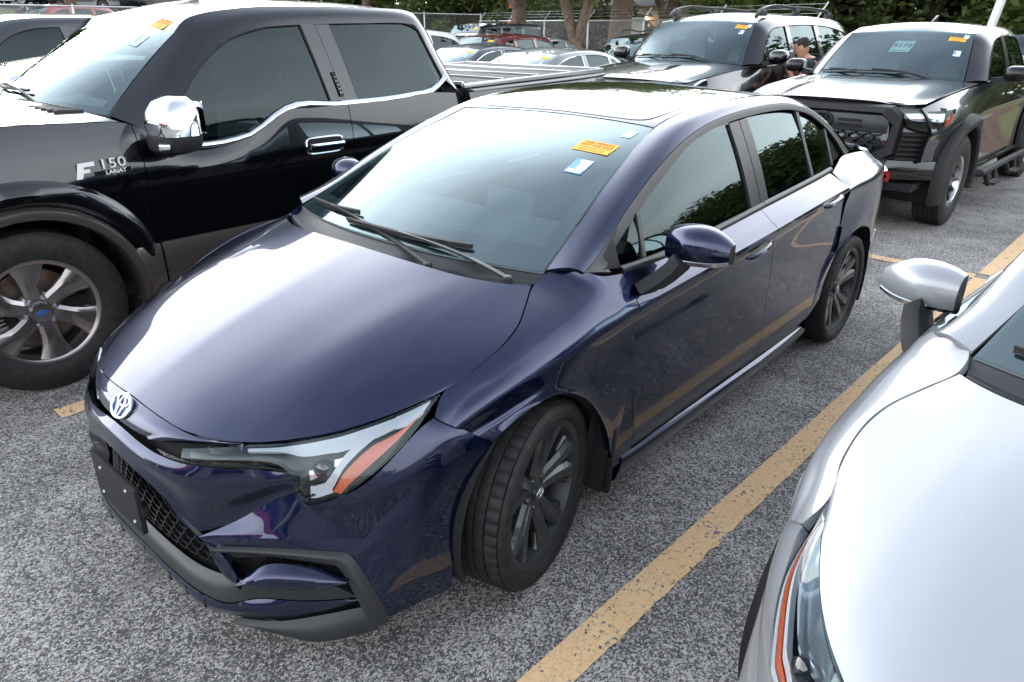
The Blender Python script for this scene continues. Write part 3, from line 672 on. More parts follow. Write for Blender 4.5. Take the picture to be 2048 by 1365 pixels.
for i, (px, d, sc, lb) in enumerate([(62, 30, .75, 'dark street tree right of the far left dark saloon'), (225, 31, .8, 'dark street tree on the grass bank above the pickup windshield'), (-90, 34, .8, None), (330, 48, .9, 'street tree above the pickup roof aerial, up by the street')]):
    if lb: gtree('oak', 'street_tree', lb, px, d, R_.uniform(0, 6), sc)

# ================================================================== buildings, poles and yard clutter far off
M_WALLP = mat('pale cream wall', (.55, .52, .46), .85, noise=(1.5, .3, .7, (.46, .43, .38))); M_BEIGE = mat('pinkish beige wall', (.50, .38, .29), .85, noise=(1.5, .3, .7, (.42, .32, .25))); M_ROOFM = mat('grey metal roof', (.42, .43, .44), .5, .3)
M_WIN = mat('dark window pane', (.03, .035, .04), .1, coat=1); M_LAMPON = mat('lit sodium lamp', (1, .6, .25), .5, emit=((1., .50, .16), 26)); M_WOOD = mat('weathered fence boards', (.13, .10, .085), .9, noise=(5, .3, .7, (.20, .165, .14))); M_WBOX = mat('white painted steel', (.72, .72, .71), .5)
M_REDP = mat('red fascia', (.42, .02, .02), .45); M_ORANGE = mat('orange sign face', (.85, .17, .02), .5); M_YELLOW = mat('yellow machine paint', (.75, .42, .02), .4); M_POLE = mat('white pole paint', (.74, .74, .73), .45); M_RUST = mat('rust brown pole', (.10, .045, .03), .8)
def building(label, loc, rz, w, d, h, m, nwin=4, roof=M_ROOFM, name='building', lamps=0):
    B = thing(name, label, 'building', loc, rz); b = MB(); b.box((0, 0, h / 2), (d, w, h)); b.build('wall', m, B, fixn=True)
    b = MB(); b.box((0, 0, h + .12), (d + .7, w + .7, .24)); b.box((0, 0, h + .40), (d * .8, w * .9, .4)); b.build('roof', roof, B, fixn=True)
    for i in range(nwin):
        y = -w / 2 + w * (i + .5) / nwin; f = MB(); f.box((d / 2 + .02, y, h * .5), (.12, 1.3, 1.2)); fo = f.build('window', M_WBOX, B, fixn=True); p = MB(); p.box((d / 2 + .075, y, h * .5), (.04, 1.12, 1.02)); p.build('pane', M_WIN, fo, fixn=True)
    b = MB(); b.box((d / 2 + .02, w * .12, 1.05), (.1, .95, 2.1)); b.build('door', M_GREYTRIM, B, fixn=True)
    for i in range(lamps):
        y = (-w * .30, w * .22, w * .47)[i]; f = MB(); f.box((d / 2 + .12, y, h * .80), (.2, .3, .14)); fo = f.build('wall_lamp', M_GALV, B, fixn=True); q = MB(); q.lathe([(.0001, -.09), (.10, -.05), (.13, .0), (.10, .05), (.0001, .07)], 12, 'z').xf(Matrix.Translation((d / 2 + .20, y, h * .80 - .10))); q.build('lamp_glow', M_LAMPON, fo)
    return B
x, y = bg_at(1372, 47); building('low pale building with orange lit wall lamps behind the trees', (x, y, 0), R(42), 13, 6, 2.7, M_WALLP, 3, lamps=3)
x, y = bg_at(250, 66); building('long pinkish beige wall of a building beyond the street', (x, y, terr(x, y)), R(70), 26, 8, 4.4, M_BEIGE, 6)
x, y = bg_at(10, 52); building('white building corner at the far left beyond the street', (x, y, terr(x, y)), R(74), 7, 6, 4.2, M_WALLP, 2)
x, y = bg_at(520, 68); building('white low shop with dark windows above the pickup roof', (x, y, terr(x, y)), R(60), 20, 8, 3.8, M_WALLP, 5)
# showroom behind the photographer: it shows in the chrome mirror
SH = thing('showroom', 'white showroom with a red fascia behind the viewer, seen in the chrome mirror cap', 'building', (23, 6, 0), 0)
b = MB(); b.box((0, 0, 2.0), (8, 40, 4.0)); b.build('wall', M_WALLP, SH, fixn=True); b = MB(); b.box((-5.2, -6, 3.5), (3.4, 22, .75)); b.build('canopy', M_REDP, SH, fixn=True)
for k in range(7): b = MB(); b.box((-4.03, -16 + k * 5.4, 1.4), (.1, 3.6, 2.3)); b.build('window', M_WIN, SH, fixn=True)
for k in range(4): b = MB(); b.box((-6.6, -15 + k * 6, 1.6), (.3, .3, 3.2)); b.build('column', M_WBOX, SH, fixn=True)
def pole(label, p, q, r0, r1, m, name='pole', cat='pole'):
    t = thing(name, label, cat, p); b = MB(); d = A(q) - A(p); b.tube([(0, 0, 0), tuple(d * .5), tuple(d)], [r0, (r0 + r1) / 2, r1], 12); b.build('shaft', m, t); b = MB(); b.box((0, 0, .05), (.5, .5, .1)); b.build('base', M_CONC, t, fixn=True); return t
x, y = bg_at(1885, 22); x2, y2 = bg_at(1911, 22); pole('white pole leaning right above the off-road pickup roof', (x, y, 0), (x2 + (x2 - x) * 1.2, y2 + (y2 - y) * 1.2, 5.6), .13, .10, M_POLE, 'lamp_pole')
x, y = bg_at(1966, 25); x2, y2 = bg_at(1985, 25); pole('rust brown leaning pole right of the white pole', (x, y, 0), (x2 + (x2 - x) * 1.1, y2 + (y2 - y) * 1.1, 6.0), .11, .09, M_RUST, 'utility_pole')
# wooden yard fence and white cabinet behind the thick trunk
x, y = bg_at(1232, 40); WF = thing('board_fence', 'weathered grey board fence behind the thick trunk', 'fence', (x, y, 0), R(42))
bm_ = MB(); bm_.box((0, 0, .85), (.03, .17, 1.7)); bme = bm_.mesh('board', M_WOOD, fixn=True)
for k in range(44):
    o = link('board', bme, WF); o.location = (R_.uniform(-.01, .01), -4.2 + k * .19, R_.uniform(-.05, .04))
for z in (.4, 1.3): b = MB(); b.box((-.05, 0, z), (.05, 8.4, .09)); b.build('rail', M_WOOD, WF, fixn=True)
x, y = bg_at(1243, 33); CB = thing('white_cabinet', 'tall white steel cabinet beside the thick trunk', 'cabinet', (x, y, 0), R(40)); b = MB(); b.box((0, 0, 1.0), (.7, .95, 2.0)); b.build('cabinet_body', M_WBOX, CB, fixn=True, bevel=.03); b = MB(); b.box((.36, 0, 1.05), (.02, .8, 1.6)); b.build('cabinet_door', M_POLE, CB, fixn=True)
x, y = bg_at(1031, 31); OS = thing('orange_sign', 'bright orange sign panel hanging behind the single straight trunk', 'sign', (x, y, 0), R(41)); b = MB(); b.box((0, 0, 2.85), (.05, .55, 1.15)); b.build('sign_panel', M_ORANGE, OS, fixn=True); b = MB(); b.box((-.06, 0, 1.7), (.07, .07, 3.4)); b.build('sign_post', M_GALV, OS, fixn=True)
x, y = bg_at(1103, 38); 
# white trailers and vans beyond the kerb
def trailer(label, px, d, L, h, z0=.75):
    x, y = bg_at(px, d); t = thing('white_trailer', label, 'trailer', (x, y, 0), R(-48)); b = MB(); b.box((0, 0, z0 + h / 2), (L, 2.1, h)); b.build('trailer_body', M_WBOX, t, fixn=True, bevel=.06)
    for s in (1, -1):
        for k in (-.45, .45): w = MB(); w.lathe([(.2, -.1), (.33, -.1), (.36, -.06), (.36, .06), (.33, .1), (.2, .1), (.0001, .08)], 20).xf(Matrix.Translation((k, s * .95, .36))); w.build('wheel', M_RUBBER, t)
        b = MB(); b.box((0, s * 1.06, z0 + h * .15), (L * .96, .02, .10)); b.build('side_rail', M_GALV, t, fixn=True)
trailer('long white trailer behind the shrubs left of the forked trunks', 1085, 48, 5.6, 1.25); trailer('white trailer behind the shrubs right of the forked trunks', 1152, 46, 3.6, 1.15)
# ------------------------------------------------------------------ compact sedan (axle of the front wheels at x = 0, nose towards +x)

def noseR(y, z, d=0.):
    a = np.interp(z, [.12, .15, .2, .3, .42, .55, .60, .64, .69, .72], [.885, .888, .898, .925, .935, .938, .93, .90, .862, .815]) + d
    b = np.interp(z, [.12, .15, .3, .5, .6, .7, .78], [.82, .83, .86, .875, .88, .865, .82]) + d
    n = np.interp(z, [.12, .15, .25, .42, .7], [3.3, 3.2, 2.8, 2.15, 2.1])
    return a * max(0., 1 - (abs(y) / b) ** n) ** (1 / n)
def winG(x, z): return np.interp(x, [-3.3, -3.0, -2.5, -1.5, -.8, -.3, 0], [.66, .71, .765, .805, .805, .79, .77]) - .44 * (z - .95)
SIDE_X = A([-3.0, -2.6, -2.2, -1.8, -1.4, -1.0, -.7, -.4, -.2])
def _sp(xs, ys): 
    o = np.argsort(xs); xs = A(xs)[o]; ys = A(ys)[o]; return lambda x: cubic(np.clip(np.atleast_1d(A(x)), xs[0], xs[-1]), xs, ys)
z_belt = _sp([-3.0, -2.39, -1.98, -1.58, -.95, -.65, -.41, -.2], [1.04, 1.011, .995, .980, .957, .951, .957, .968])
y_belt = _sp([-3.0, -2.39, -1.98, -1.58, -.95, -.65, -.41, -.2], [.705, .775, .793, .805, .824, .828, .824, .812])
z_cr = _sp([-3.0, -2.3, -1.89, -1.49, -.86, -.4, -.05], [.955, .928, .905, .879, .848, .822, .792])
def side_rows(x):
    """vertical section of the body side at x: list of (y, z) from the belt to the rocker"""
    zb, yb, zc = float(z_belt(x)[0]), float(y_belt(x)[0]), float(z_cr(x)[0])
    yc = .887
    return [(yb, zb), (yb + (yc - yb) * .56, zb - (zb - zc) * .45), (yc, zc), (yc - .0105, zc - .016), (yc - .020, zc - .06), (.866, .70), (.862, .55), (.868, .40), (.866, .32), (.855, .262)]
SIDE_K = A([0, .9, 1.8, 1.98, 2.5, 3.6, 4.8, 6.1, 6.9, 7.5]) / 7.5
def side_pt(x, t):
    S = A(side_rows(x)); q = cubic(np.atleast_1d(A(t)), SIDE_K, S)
    return np.stack([np.full(len(q), x), q[:, 0], q[:, 1]], 1)
def door_grid(front, rear, nu=30, nt=36, t1=1.0):
    """front/rear: seam polylines as (z, x) with z descending"""
    fz, fx = zip(*sorted(front)); rz_, rx = zip(*sorted(rear))
    ts = np.unique(np.concatenate([np.linspace(0, t1, nt), SIDE_K[2:4]])); G = np.empty((len(ts), nu, 3))
    for j, t in enumerate(ts):
        xs = []
        for zz, xx in ((fz, fx), (rz_, rx)):
            x = np.interp(.7, zz, xx)
            for _ in range(6): x = float(np.interp(side_pt(x, [t])[0, 2], zz, xx))
            xs.append(x)
        for i, x in enumerate(np.linspace(xs[0], xs[1], nu)): G[j, i] = side_pt(x, [t])[0]
    return G
def idx_loft(rows, n_per, nv, lin=False, dist=False):
    rows = [A(r) for r in rows]; m = len(rows[0]); T = np.arange(m); t = np.linspace(0, m - 1, (m - 1) * n_per + 1)
    Rw = np.stack([cubic(t, T, r) if not lin else np.stack([np.interp(t, T, r[:, k]) for k in range(3)], 1) for r in rows])
    if len(rows) == 2: s = np.linspace(0, 1, nv)[:, None, None]; return Rw[0] * (1 - s) + Rw[1] * s
    if dist:
        d = np.linalg.norm(np.diff(Rw, axis=0), axis=2).mean(1); T2 = np.concatenate([[0], np.cumsum(d)]); return cubic(np.unique(np.concatenate([np.linspace(0, T2[-1], nv), T2])), T2, Rw)
    return cubic(np.linspace(0, len(rows) - 1, nv), np.arange(len(rows)), Rw)
def grid_at(G, s, t):
    """bilinear sample of grid, s along columns and t along rows, both 0..1"""
    nv, nu = G.shape[:2]; a = min(max(s, 0), 1) * (nu - 1); b = min(max(t, 0), 1) * (nv - 1)
    i = min(int(a), nu - 2); j = min(int(b), nv - 2); a -= i; b -= j
    return (G[j, i] * (1 - a) + G[j, i + 1] * a) * (1 - b) + (G[j + 1, i] * (1 - a) + G[j + 1, i + 1] * a) * b
def sub_grid(G, q, nu=10, nv=4, off=0., N=None):
    """quad of (s, t) corners q sampled on grid G, pushed by off along its normals N"""
    out = np.empty((nv, nu, 3))
    for j in range(nv):
        for i in range(nu):
            u, v = i / (nu - 1), j / (nv - 1)
            st = (A(q[0]) * (1 - u) + A(q[1]) * u) * (1 - v) + (A(q[3]) * (1 - u) + A(q[2]) * u) * v
            out[j, i] = grid_at(G, *st) + (grid_at(N, *st) * off if N is not None else 0)
    return out
def both(mb): m = MB(); m.v = list(mb.v); m.f = list(mb.f); m.mi = list(mb.mi); return m.join(mb.mirrored())
def sym(G):
    """half grid with column 0 on y = 0 -> whole grid"""
    return np.concatenate([mirY(G[:, :0:-1]), G], axis=1)

def sticker(parent, G, st, w, h, title, lines, M_paper=None):
    pass

def build_sedan(name, label, cat, loc, rz, P, variant='sport', group=None, steer=0.22):
    car = thing(name, label, cat, loc, rz, group)
    body = M_HULL
    sport = variant == 'sport'
    OUT = {'L': (0, 1, .15), 'R': (0, -1, .15)}
    hull = MB()
    def back(G, d=.02):
        G = np.array(G); N = gnormals(G)
        if float((N[..., 1] * np.sign(G[..., 1] + 1e-9)).sum() + N[..., 2].sum() + N[..., 0].sum() * (1 if G[..., 0].mean() > -1 else -1)) < 0: N = -N
        hull.grid(G - N * d)
    # ---- hood: from the nose gap and headlight tops back to the cowl
    fr = [(.839, 0, .704), (.836, .17, .697), (.816, .30, .6885), (.746, .456, .690), (.651, .566, .705), (.548, .644, .724), (.427, .705, .751), (.311, .746, .779)]
    re = [(.004, 0, .980), (.0, .19, .977), (-.012, .34, .972), (-.032, .46, .965), (-.06, .54, .960), (-.085, .592, .957), (-.115, .637, .954), (-.148, .674, .951)]
    edge = [(.311, .746, .779), (.21, .771, .817), (.098, .778, .859), (.014, .761, .89), (-.07, .718, .922), (-.148, .674, .951)]
    T8 = np.linspace(0, 1, 8); ridge = [0, 0, .004, .012, .010, .004, 0, 0]; bul = [.030, .030, .030, .030, .024, .018, .010, 0]
    rows = []
    for k in range(8):
        t = np.linspace(0, 1, 14)[:, None]
        if k == 7: rows.append(spl(edge, 14)); continue
        L = A(fr[k]) * (1 - t) + A(re[k]) * t
        if k >= 4:      # follow the outward sweep of the fender gap
            E = spl(edge, 14); L0 = A(edge[0]) * (1 - t) + A(edge[-1]) * t
            L = L + (E - L0) * A((.6, 1, .6)) * ((k - 3) / 4.) ** 2
        s = t[:, 0]; b = np.sin(np.pi * s ** .75) 
        L[:, 2] += bul[k] * b + ridge[k] * np.sin(np.pi * np.clip(s * .9 + .1, 0, 1)) 
        rows.append(L)
    HG = loft(rows, 40, 44, knots=np.linspace(0, 1, 8))          # rows go centre -> edge
    HG = HG.transpose(1, 0, 2)                                    # columns centre -> edge
    MB().panel(sym(HG), (0, 0, 1), .0022, .022).build('hood', P, car)
    back(sym(HG), .03)
    # ---- nose panel with the badge
    gap = [(.839, 0, .704), (.838, .10, .7005), (.834, .19, .696), (.820, .29, .688), (.795, .364, .687), (.746, .456, .690)]
    slu = [(.893, 0, .651), (.891, .06, .650), (.887, .11, .650), (.880, .155, .651), (.868, .21, .653), (.756, .452, .6865)]
    mid = [lerp(a, b, .5) + A((.006, 0, .006)) for a, b in zip(gap, slu)]
    NG = idx_loft([gap, mid, slu], 5, 10)
    MB().panel(sym(NG), (1, 0, 1), .0018, .02).build('nose_panel', P, car)
    back(sym(NG), .03)
    # badge
    e = emblem_mb(.104).xf(frame((.8735, 0, .6885), (0, 1, 0), (-.62, 0, .78)))
    bd = e.build('badge', M_CHROME, car)
    MB().prism([(.8675 - .62 * .034 * math.sin(t), .050 * math.cos(t), .6845 + .78 * .034 * math.sin(t)) for t in np.linspace(0, 2 * math.pi, 29)[:-1]], (.003, 0, .002)).build('badge_inlay', M_BADGEBLUE, bd)
    # ---- bumper cover, body colour
    bp = MB()
    PU = A((-.40, -.75, -.50)) * .055
    def psh(L, w): return [tuple(A(p) + PU * k) for p, k in zip(L, w)]
    slo = [(.899, 0, .645), (.898, .07, .641), (.894, .15, .632), (.885, .225, .626), (.862, .313, .624), (.820, .405, .628), (.764, .493, .635), (.715, .56, .633), (.686, .603, .622)]
    low = [(.932, 0, .588), (.932, .05, .585), (.929, .11, .573), (.921, .181, .552), (.902, .265, .508), (.879, .345, .430), (.813, .467, .483), (.752, .553, .552), (.700, .607, .584)]
    low = psh(low, [0, 0, 0, 0, 0, .15, .8, 1, .75]); r1, r2 = [], []
    for i, (a, b) in enumerate(zip(slo, low)):
        w = np.clip((i - 2.5) / 4., 0, 1); nrm = A((.9, .35 if i else 0., .25)); nrm = nrm / np.linalg.norm(nrm)
        r1.append(lerp(a, b, .36) + nrm * (.008 + .007 * w) * (1 if i < 8 else .2)); r2.append(lerp(a, b, .72) - nrm * (-.003 + .010 * w) * (1 if i < 8 else .1))
    BG = idx_loft([slo, r1, r2, low], 5, 22)
    bp.panel(BG, (1, .2, 0), .0, .02, (1, 1, 0, 1)); back(BG, .04)
    top = [(.872, .362, .415), (.813, .467, .483), (.752, .553, .552), (.700, .609, .582), (.685, .628, .546), (.601, .697, .574), (.528, .734, .624), (.422, .760, .705), (.367, .768, .727)]
    top = psh(top, [0, .8, 1, .8, .5, .3, .1, 0, 0])
    bot = [(.866, .372, .405), (.777, .519, .437), (.735, .575, .440), (.690, .620, .438), (.586, .706, .424), (.493, .768, .528), (.402, .808, .589), (.313, .834, .622), (.226, .854, .624)]
    mid = [lerp(a, b, .5) + A((.3, .8, .5)) * (.0 if i < 1 else .004 + .010 * min(1, max(0, (i - 4) / 3))) for i, (a, b) in enumerate(zip(top, bot))]
    TG = idx_loft([top, mid, bot], 4, 12)
    bp.panel(TG, (.5, .8, .4), .0012, .02, (1, 0, 0, 1)); back(TG, .05)
    s0 = [(.586, .706, .424), (.493, .768, .528), (.402, .808, .589), (.313, .834, .622), (.226, .854, .624)]
    s1 = [(.618, .702, .355), (.50, .782, .425), (.42, .808, .462), (.36, .822, .475), (.305, .834, .475)]
    s2 = [(.594, .748, .245), (.52, .785, .272), (.45, .806, .28), (.40, .818, .278), (.362, .826, .275)]
    s3 = [(.560, .764, .164), (.50, .785, .170), (.446, .800, .174), (.40, .812, .173), (.359, .818, .17)]
    SG = idx_loft([s0, s1, s2, s3], 5, 22)
    bp.panel(SG, (.3, 1, 0), .0012, .02, (0, 1, 1, 1)); back(SG, .05)
    u0 = bot[:5]; u1 = [(.862, .385, .392), (.772, .530, .410), (.725, .590, .409), (.672, .646, .404), (.615, .700, .378)]
    bp.panel(idx_loft([u0, u1], 4, 4), (1, .4, -.3), 0, .02, (0, 1, 1, 1))
    # fin inside the corner intake
    f0 = [(.838, .482, .312), (.775, .545, .364), (.700, .630, .356), (.632, .706, .322)]; f1 = [(.848, .488, .302), (.785, .582, .304), (.716, .655, .301), (.655, .706, .310)]
    fm = [lerp(a, b, .5) + A((.012, .012, .008)) for a, b in zip(f0, f1)]
    bp.panel(idx_loft([f0, fm, f1], 6, 8), (.6, .5, .6), 0, .02)
    # body colour web between the grille edge and the corner intake
    w0_ = [(.866, .378, .402), (.860, .418, .348), (.848, .468, .303)]; w1_ = [(.852, .425, .392), (.842, .458, .350), (.838, .486, .312)]
    bp.panel(idx_loft([w0_, w1_], 5, 4), (1, .2, 0), 0, .02)
    # front lip
    l0 = [(.898, 0, .21), (.898, .15, .21), (.894, .26, .21), (.887, .329, .21), (.861, .433, .215), (.80, .505, .235), (.719, .614, .238), (.613, .712, .236)]
    l1 = [(.888, 0, .15), (.888, .15, .15), (.886, .25, .15), (.883, .33, .15), (.845, .425, .157), (.780, .54, .170), (.70, .632, .196), (.609, .716, .231)]
    lm = [lerp(a, b, .5) + A((.010, .004, .006)) * (1 if i < 6 else .3) for i, (a, b) in enumerate(zip(l0, l1))]
    LG = idx_loft([l0, lm, l1], 5, 8)
    bp.panel(LG, (1, .2, .3), 0, .03, (1, 1, 0, 1)); back(LG, .04)
    both(bp).build('front_bumper', P, car, angle=25)
    # small splits in the lip
    for u in (.16, .30, .46):
        for s in (1, -1):
            p = grid_at(LG, u, .5); d_ = grid_at(LG, u + .01, .5) - p; nb = MB(); nb.box((-.005, 0, 0), (.012, .005, .030), Matrix.Rotation(math.atan2(d_[1], d_[0]) - math.pi / 2, 3, 'Z'))
            nb.xf(Matrix.Translation(p)); nb = nb if s > 0 else nb.mirrored(); nb.build('lip_notch', M_PLASTIC, car)
    # ---- black trims: corner bracket, lower corner blade, valance, sill under the grille
    tr = MB()
    c0 = [(.862, .386, .391), (.769, .534, .410), (.668, .650, .401), (.618, .700, .377), (.584, .757, .250), (.560, .766, .150)]
    c1 = [(.848, .432, .384), (.775, .534, .384), (.678, .652, .364), (.652, .688, .350), (.634, .724, .262), (.605, .740, .150)]
    cm = [lerp(a, b, .45) + A((.009, .007, .003)) for a, b in zip(c0, c1)]
    tr.panel(idx_loft([c0, cm, c1], 5, 7), (.8, .6, .1), 0, .045)
    g0 = [(.845, .43, .154), (.780, .545, .166), (.70, .638, .190), (.59, .738, .215)]; g1 = [(.832, .455, .135), (.775, .565, .122), (.715, .655, .115), (.585, .748, .128)]
    tr.panel(idx_loft([g0, [lerp(a, b, .5) + A((.012, .006, 0)) for a, b in zip(g0, g1)], g1], 6, 8), (.8, .5, .2), 0, .03)
    si0 = [(.897, 0, .212), (.896, .15, .212), (.888, .31, .213), (.860, .43, .218), (.80, .503, .238), (.719, .612, .241), (.615, .708, .24)]
    si1 = [(.868, 0, .262), (.866, .15, .262), (.856, .28, .264), (.835, .39, .276), (.80, .485, .292), (.735, .585, .292), (.66, .67, .285)]
    tr.panel(idx_loft([si0, [lerp(a, b, .5) + A((.004, 0, .006)) for a, b in zip(si0, si1)], si1], 5, 7), (.6, .1, .8), 0, .03, (1, 1, 0, 1))
    both(tr).build('bumper_trim', M_GREYTRIM, car, angle=30)
    # grille surround: dark angled wall from the opening edge inwards
    gs = MB()
    e0 = [(.931, 0, .587), (.931, .05, .584), (.928, .11, .572), (.919, .181, .551), (.900, .265, .507), (.886, .315, .458), (.876, .347, .425), (.864, .385, .392), (.862, .42, .345), (.852, .462, .305), (.81, .497, .290)]
    e1 = [(.895, 0, .570), (.895, .05, .568), (.892, .10, .556), (.884, .168, .530), (.868, .240, .486), (.856, .283, .445), (.848, .31, .41), (.838, .345, .36), (.836, .375, .325), (.83, .40, .295), (.80, .43, .278)]
    gs.panel(idx_loft([e0, [lerp(a, b, .45) + A((.004, 0, 0)) for a, b in zip(e0, e1)], e1], 5, 6), (1, -.3, -.2), 0, .01, (1, 1, 0, 1))
    both(gs).build('grille_surround', M_GLOSSBLK, car)
    # grille backing and duct pockets
    bk = MB(); bk.grid(sym(idx_loft([[(.86, 0, .60), (.84, .2, .56), (.80, .45, .42), (.62, .66, .42)], [(.84, 0, .4), (.83, .2, .4), (.77, .45, .36), (.62, .66, .34)], [(.85, 0, .2), (.84, .2, .2), (.78, .45, .2), (.62, .66, .2)]], 4, 8)))
    bk.grid(sym(idx_loft([[(.84, 0, .68), (.83, .2, .68), (.79, .33, .68)], [(.86, 0, .60), (.85, .2, .60), (.80, .36, .60)]], 4, 4)))
    for s in (1, -1): bk.grid(A([[(.80, s * .42, .28), (.74, s * .53, .28), (.64, s * .64, .28), (.53, s * .70, .30)], [(.79, s * .42, .11), (.73, s * .53, .11), (.63, s * .64, .11), (.52, s * .70, .13)]]))
    bk.build('grille_backing', M_HULL, car)
    # hexagon mesh of the grille
    def g_edge(z): return np.interp(z, [.265, .295, .325, .36, .41, .445, .486, .53, .556, .57], [.44, .405, .375, .345, .31, .283, .24, .168, .09, .0])
    gm = MB(); dy, dz = .046, .0335
    def gp(y, z): return A((noseR(y, z, -.058) + .0, y, z))
    def seg(a, b):
        for p in (a, b):
            if abs(p[0]) > g_edge(p[1]) + .012 or not .262 < p[1] < .578: return
        p, q = gp(*a), gp(*b); t = (q - p) / np.linalg.norm(q - p); o = np.cross(t, (1, 0, 0)) * .0035; d = A((-.020, 0, 0)); f = A((.006, 0, 0))
        gm.hexa([p - o + d, q - o + d, q + o + d, p + o + d, p - o * .6 + f, q - o * .6 + f, q + o * .6 + f, p + o * .6 + f])
    for r_ in range(12):
        z = .262 + r_ * dz * .8
        for k in range(-12, 13):
            y = (k + .5 * (r_ % 2)) * dy
            seg((y - dy * .30, z), (y + dy * .30, z)); 
            seg((y + dy * .30, z), (y + dy * .5, z + dz * .4)); seg((y + dy * .5, z + dz * .4), (y + dy * .30, z + dz * .8))
            seg((y - dy * .30, z), (y - dy * .5, z + dz * .4)); seg((y - dy * .5, z + dz * .4), (y - dy * .30, z + dz * .8))
    # mesh in the corner intakes
    for sg in (1, -1):
        for r_ in range(3):
            for k in range(8):
                y = sg * (.50 + k * .024 + .012 * (r_ % 2)); z = .335 + r_ * .016
                x = noseR(y, z, -.045); gm.box((x, y, z), (.02, .020, .004)); gm.box((x, y + .012, z + .008), (.02, .003, .016))
    stuff(gm.build('grille_mesh', M_GLOSSBLK, car))
    # licence plate mount
    pm = MB(); pm.box((.934, 0, .424), (.016, .306, .152)); pm.box((.925, 0, .424), (.02, .33, .03))
    po = pm.build('plate_mount', M_PLASTIC, car, fixn=True, bevel=.003)
    for y in (-.089, .089, -.11, .11):
        MB().lathe([(.006, .0), (.005, .004), (.0001, .005)], 10, 'x').xf(Matrix.Translation((.942, y, .47 if abs(y) < .1 else .375))).build('screw', M_SATIN, po)
    # ---- headlights
    lt = [(.845, .30, .657), (.79, .39, .672), (.746, .456, .6865), (.69, .525, .694), (.651, .566, .701), (.60, .608, .710), (.548, .644, .720), (.427, .705, .747), (.316, .744, .775)]
    lb = [(.862, .313, .627), (.82, .405, .631), (.764, .493, .638), (.715, .565, .632), (.687, .622, .553), (.64, .667, .562), (.603, .696, .578), (.472, .749, .668), (.321, .747, .769)]
    lmid = [lerp(a, b, .5) + A((.55, .55, .45)) * .010 * (1 if 0 < i < 8 else .2) for i, (a, b) in enumerate(zip(lt, lb))]
    for s in (1, -1):
        F = (lambda G: G) if s > 0 else mirY
        LG = F(idx_loft([lt, lmid, lb], 6, 14)); NL = gnormals(LG)
        if (NL[..., 0].sum() + NL[..., 1].sum() * s + NL[..., 2].sum()) < 0: NL = -NL
        hl = MB().panel(LG, (.6, .6 * s, .5), .001, .012).build('headlight', M_LENS, car)
        q = MB(); q.grid(LG - NL * .034); q.build('lamp_bowl', M_GLOSSBLK, hl)
        I = 8.
        if sport:
            d = MB(); d.panel(sub_grid(LG, [(2.2 / I, .10), (1, .06), (1, .9), (2.2 / I, .30)], 40, 5, -.010, NL) if False else sub_grid(LG, [(2.0 / I, .06), (6.9 / I, .05), (6.9 / I, .33), (2.0 / I, .20)], 30, 4, -.014, NL), (.6, .6 * s, .5), 0, .012)
            d.panel(sub_grid(LG, [(6.9 / I, .05), (7.75 / I, .05), (7.6 / I, .75), (6.9 / I, .36)], 10, 4, -.010, NL), (.6, .6 * s, .5), 0, .01)
            d.panel(sub_grid(LG, [(6.1 / I, .28), (6.55 / I, .30), (4.95 / I, .90), (4.6 / I, .80)], 8, 12, -.012, NL), (.6, .6 * s, .5), 0, .012)
            d.panel(sub_grid(LG, [(4.2 / I, .74), (5.0 / I, .74), (5.05 / I, .93), (4.15 / I, .93)], 8, 5, -.012, NL), (.6, .6 * s, .5), 0, .012)
            d.build('light_guide', M_DRL, hl)
            d = MB(); d.panel(sub_grid(LG, [(6.5 / I, .44), (7.65 / I, .58), (5.6 / I, .96), (5.05 / I, .90)], 8, 12, -.008, NL), (.6, .6 * s, .5), 0, .012)
            d.build('amber_marker', M_AMBER, hl)
        else:
            d = MB(); d.panel(sub_grid(LG, [(1.2 / I, .10), (1, .06), (1, .55), (4.6 / I, .42)], 40, 6, -.014, NL), (.6, .6 * s, .5), 0, .012); d.build('lamp_reflector', M_LAMPSILV, hl)
            d = MB(); d.panel(sub_grid(LG, [(4.4 / I, .80), (7.8 / I, .72), (7.8 / I, .86), (4.2 / I, .90)], 30, 4, -.008, NL), (.6, .6 * s, .5), 0, .012); d.build('amber_marker', M_AMBER, hl)
            d = MB(); d.panel(sub_grid(LG, [(4.4 / I, .68), (7.6 / I, .62), (7.8 / I, .70), (4.4 / I, .78)], 30, 3, -.010, NL), (.6, .6 * s, .5), 0, .012); d.panel(sub_grid(LG, [(4.4 / I, .91), (7.9 / I, .87), (7.9 / I, .99), (4.2 / I, .98)], 30, 3, -.006, NL), (.6, .6 * s, .5), 0, .012); d.build('light_guide', M_DRL, hl)
        c_ = grid_at(LG, 4.75 / I, .50) - grid_at(NL, 4.75 / I, .5) * .022
        MB().lathe([(.024, .0), (.026, .012), (.020, .018), (.012, .024), (.0001, .026)], 20, 'x').xf(Matrix.Translation(c_) @ Matrix.Rotation(R(25) * s, 4, 'Z')).build('projector_lens', M_SCREEN, hl)
        d = MB(); d.panel(sub_grid(LG, [(5.3 / I, .40), (5.75 / I, .40), (5.7 / I, .52), (5.25 / I, .52)], 6, 4, -.02, NL), (.6, .6 * s, .5), 0, .012); d.panel(sub_grid(LG, [(4.2 / I, .5), (4.45 / I, .48), (4.5 / I, .62), (4.2 / I, .66)], 6, 4, -.018, NL), (.6, .6 * s, .5), 0, .012)
        d.build('inner_reflector', M_LAMPSILV, hl)
    # ---- fenders
    ft = [(.367, .772, .730), (.30, .748, .783), (.21, .773, .820), (.098, .780, .861), (.014, .763, .892), (-.07, .720, .924), (-.155, .678, .953), (-.235, .690, .985), (-.285, .778, .985), (-.335, .806, .966), (-.424, .8245, .9575)]
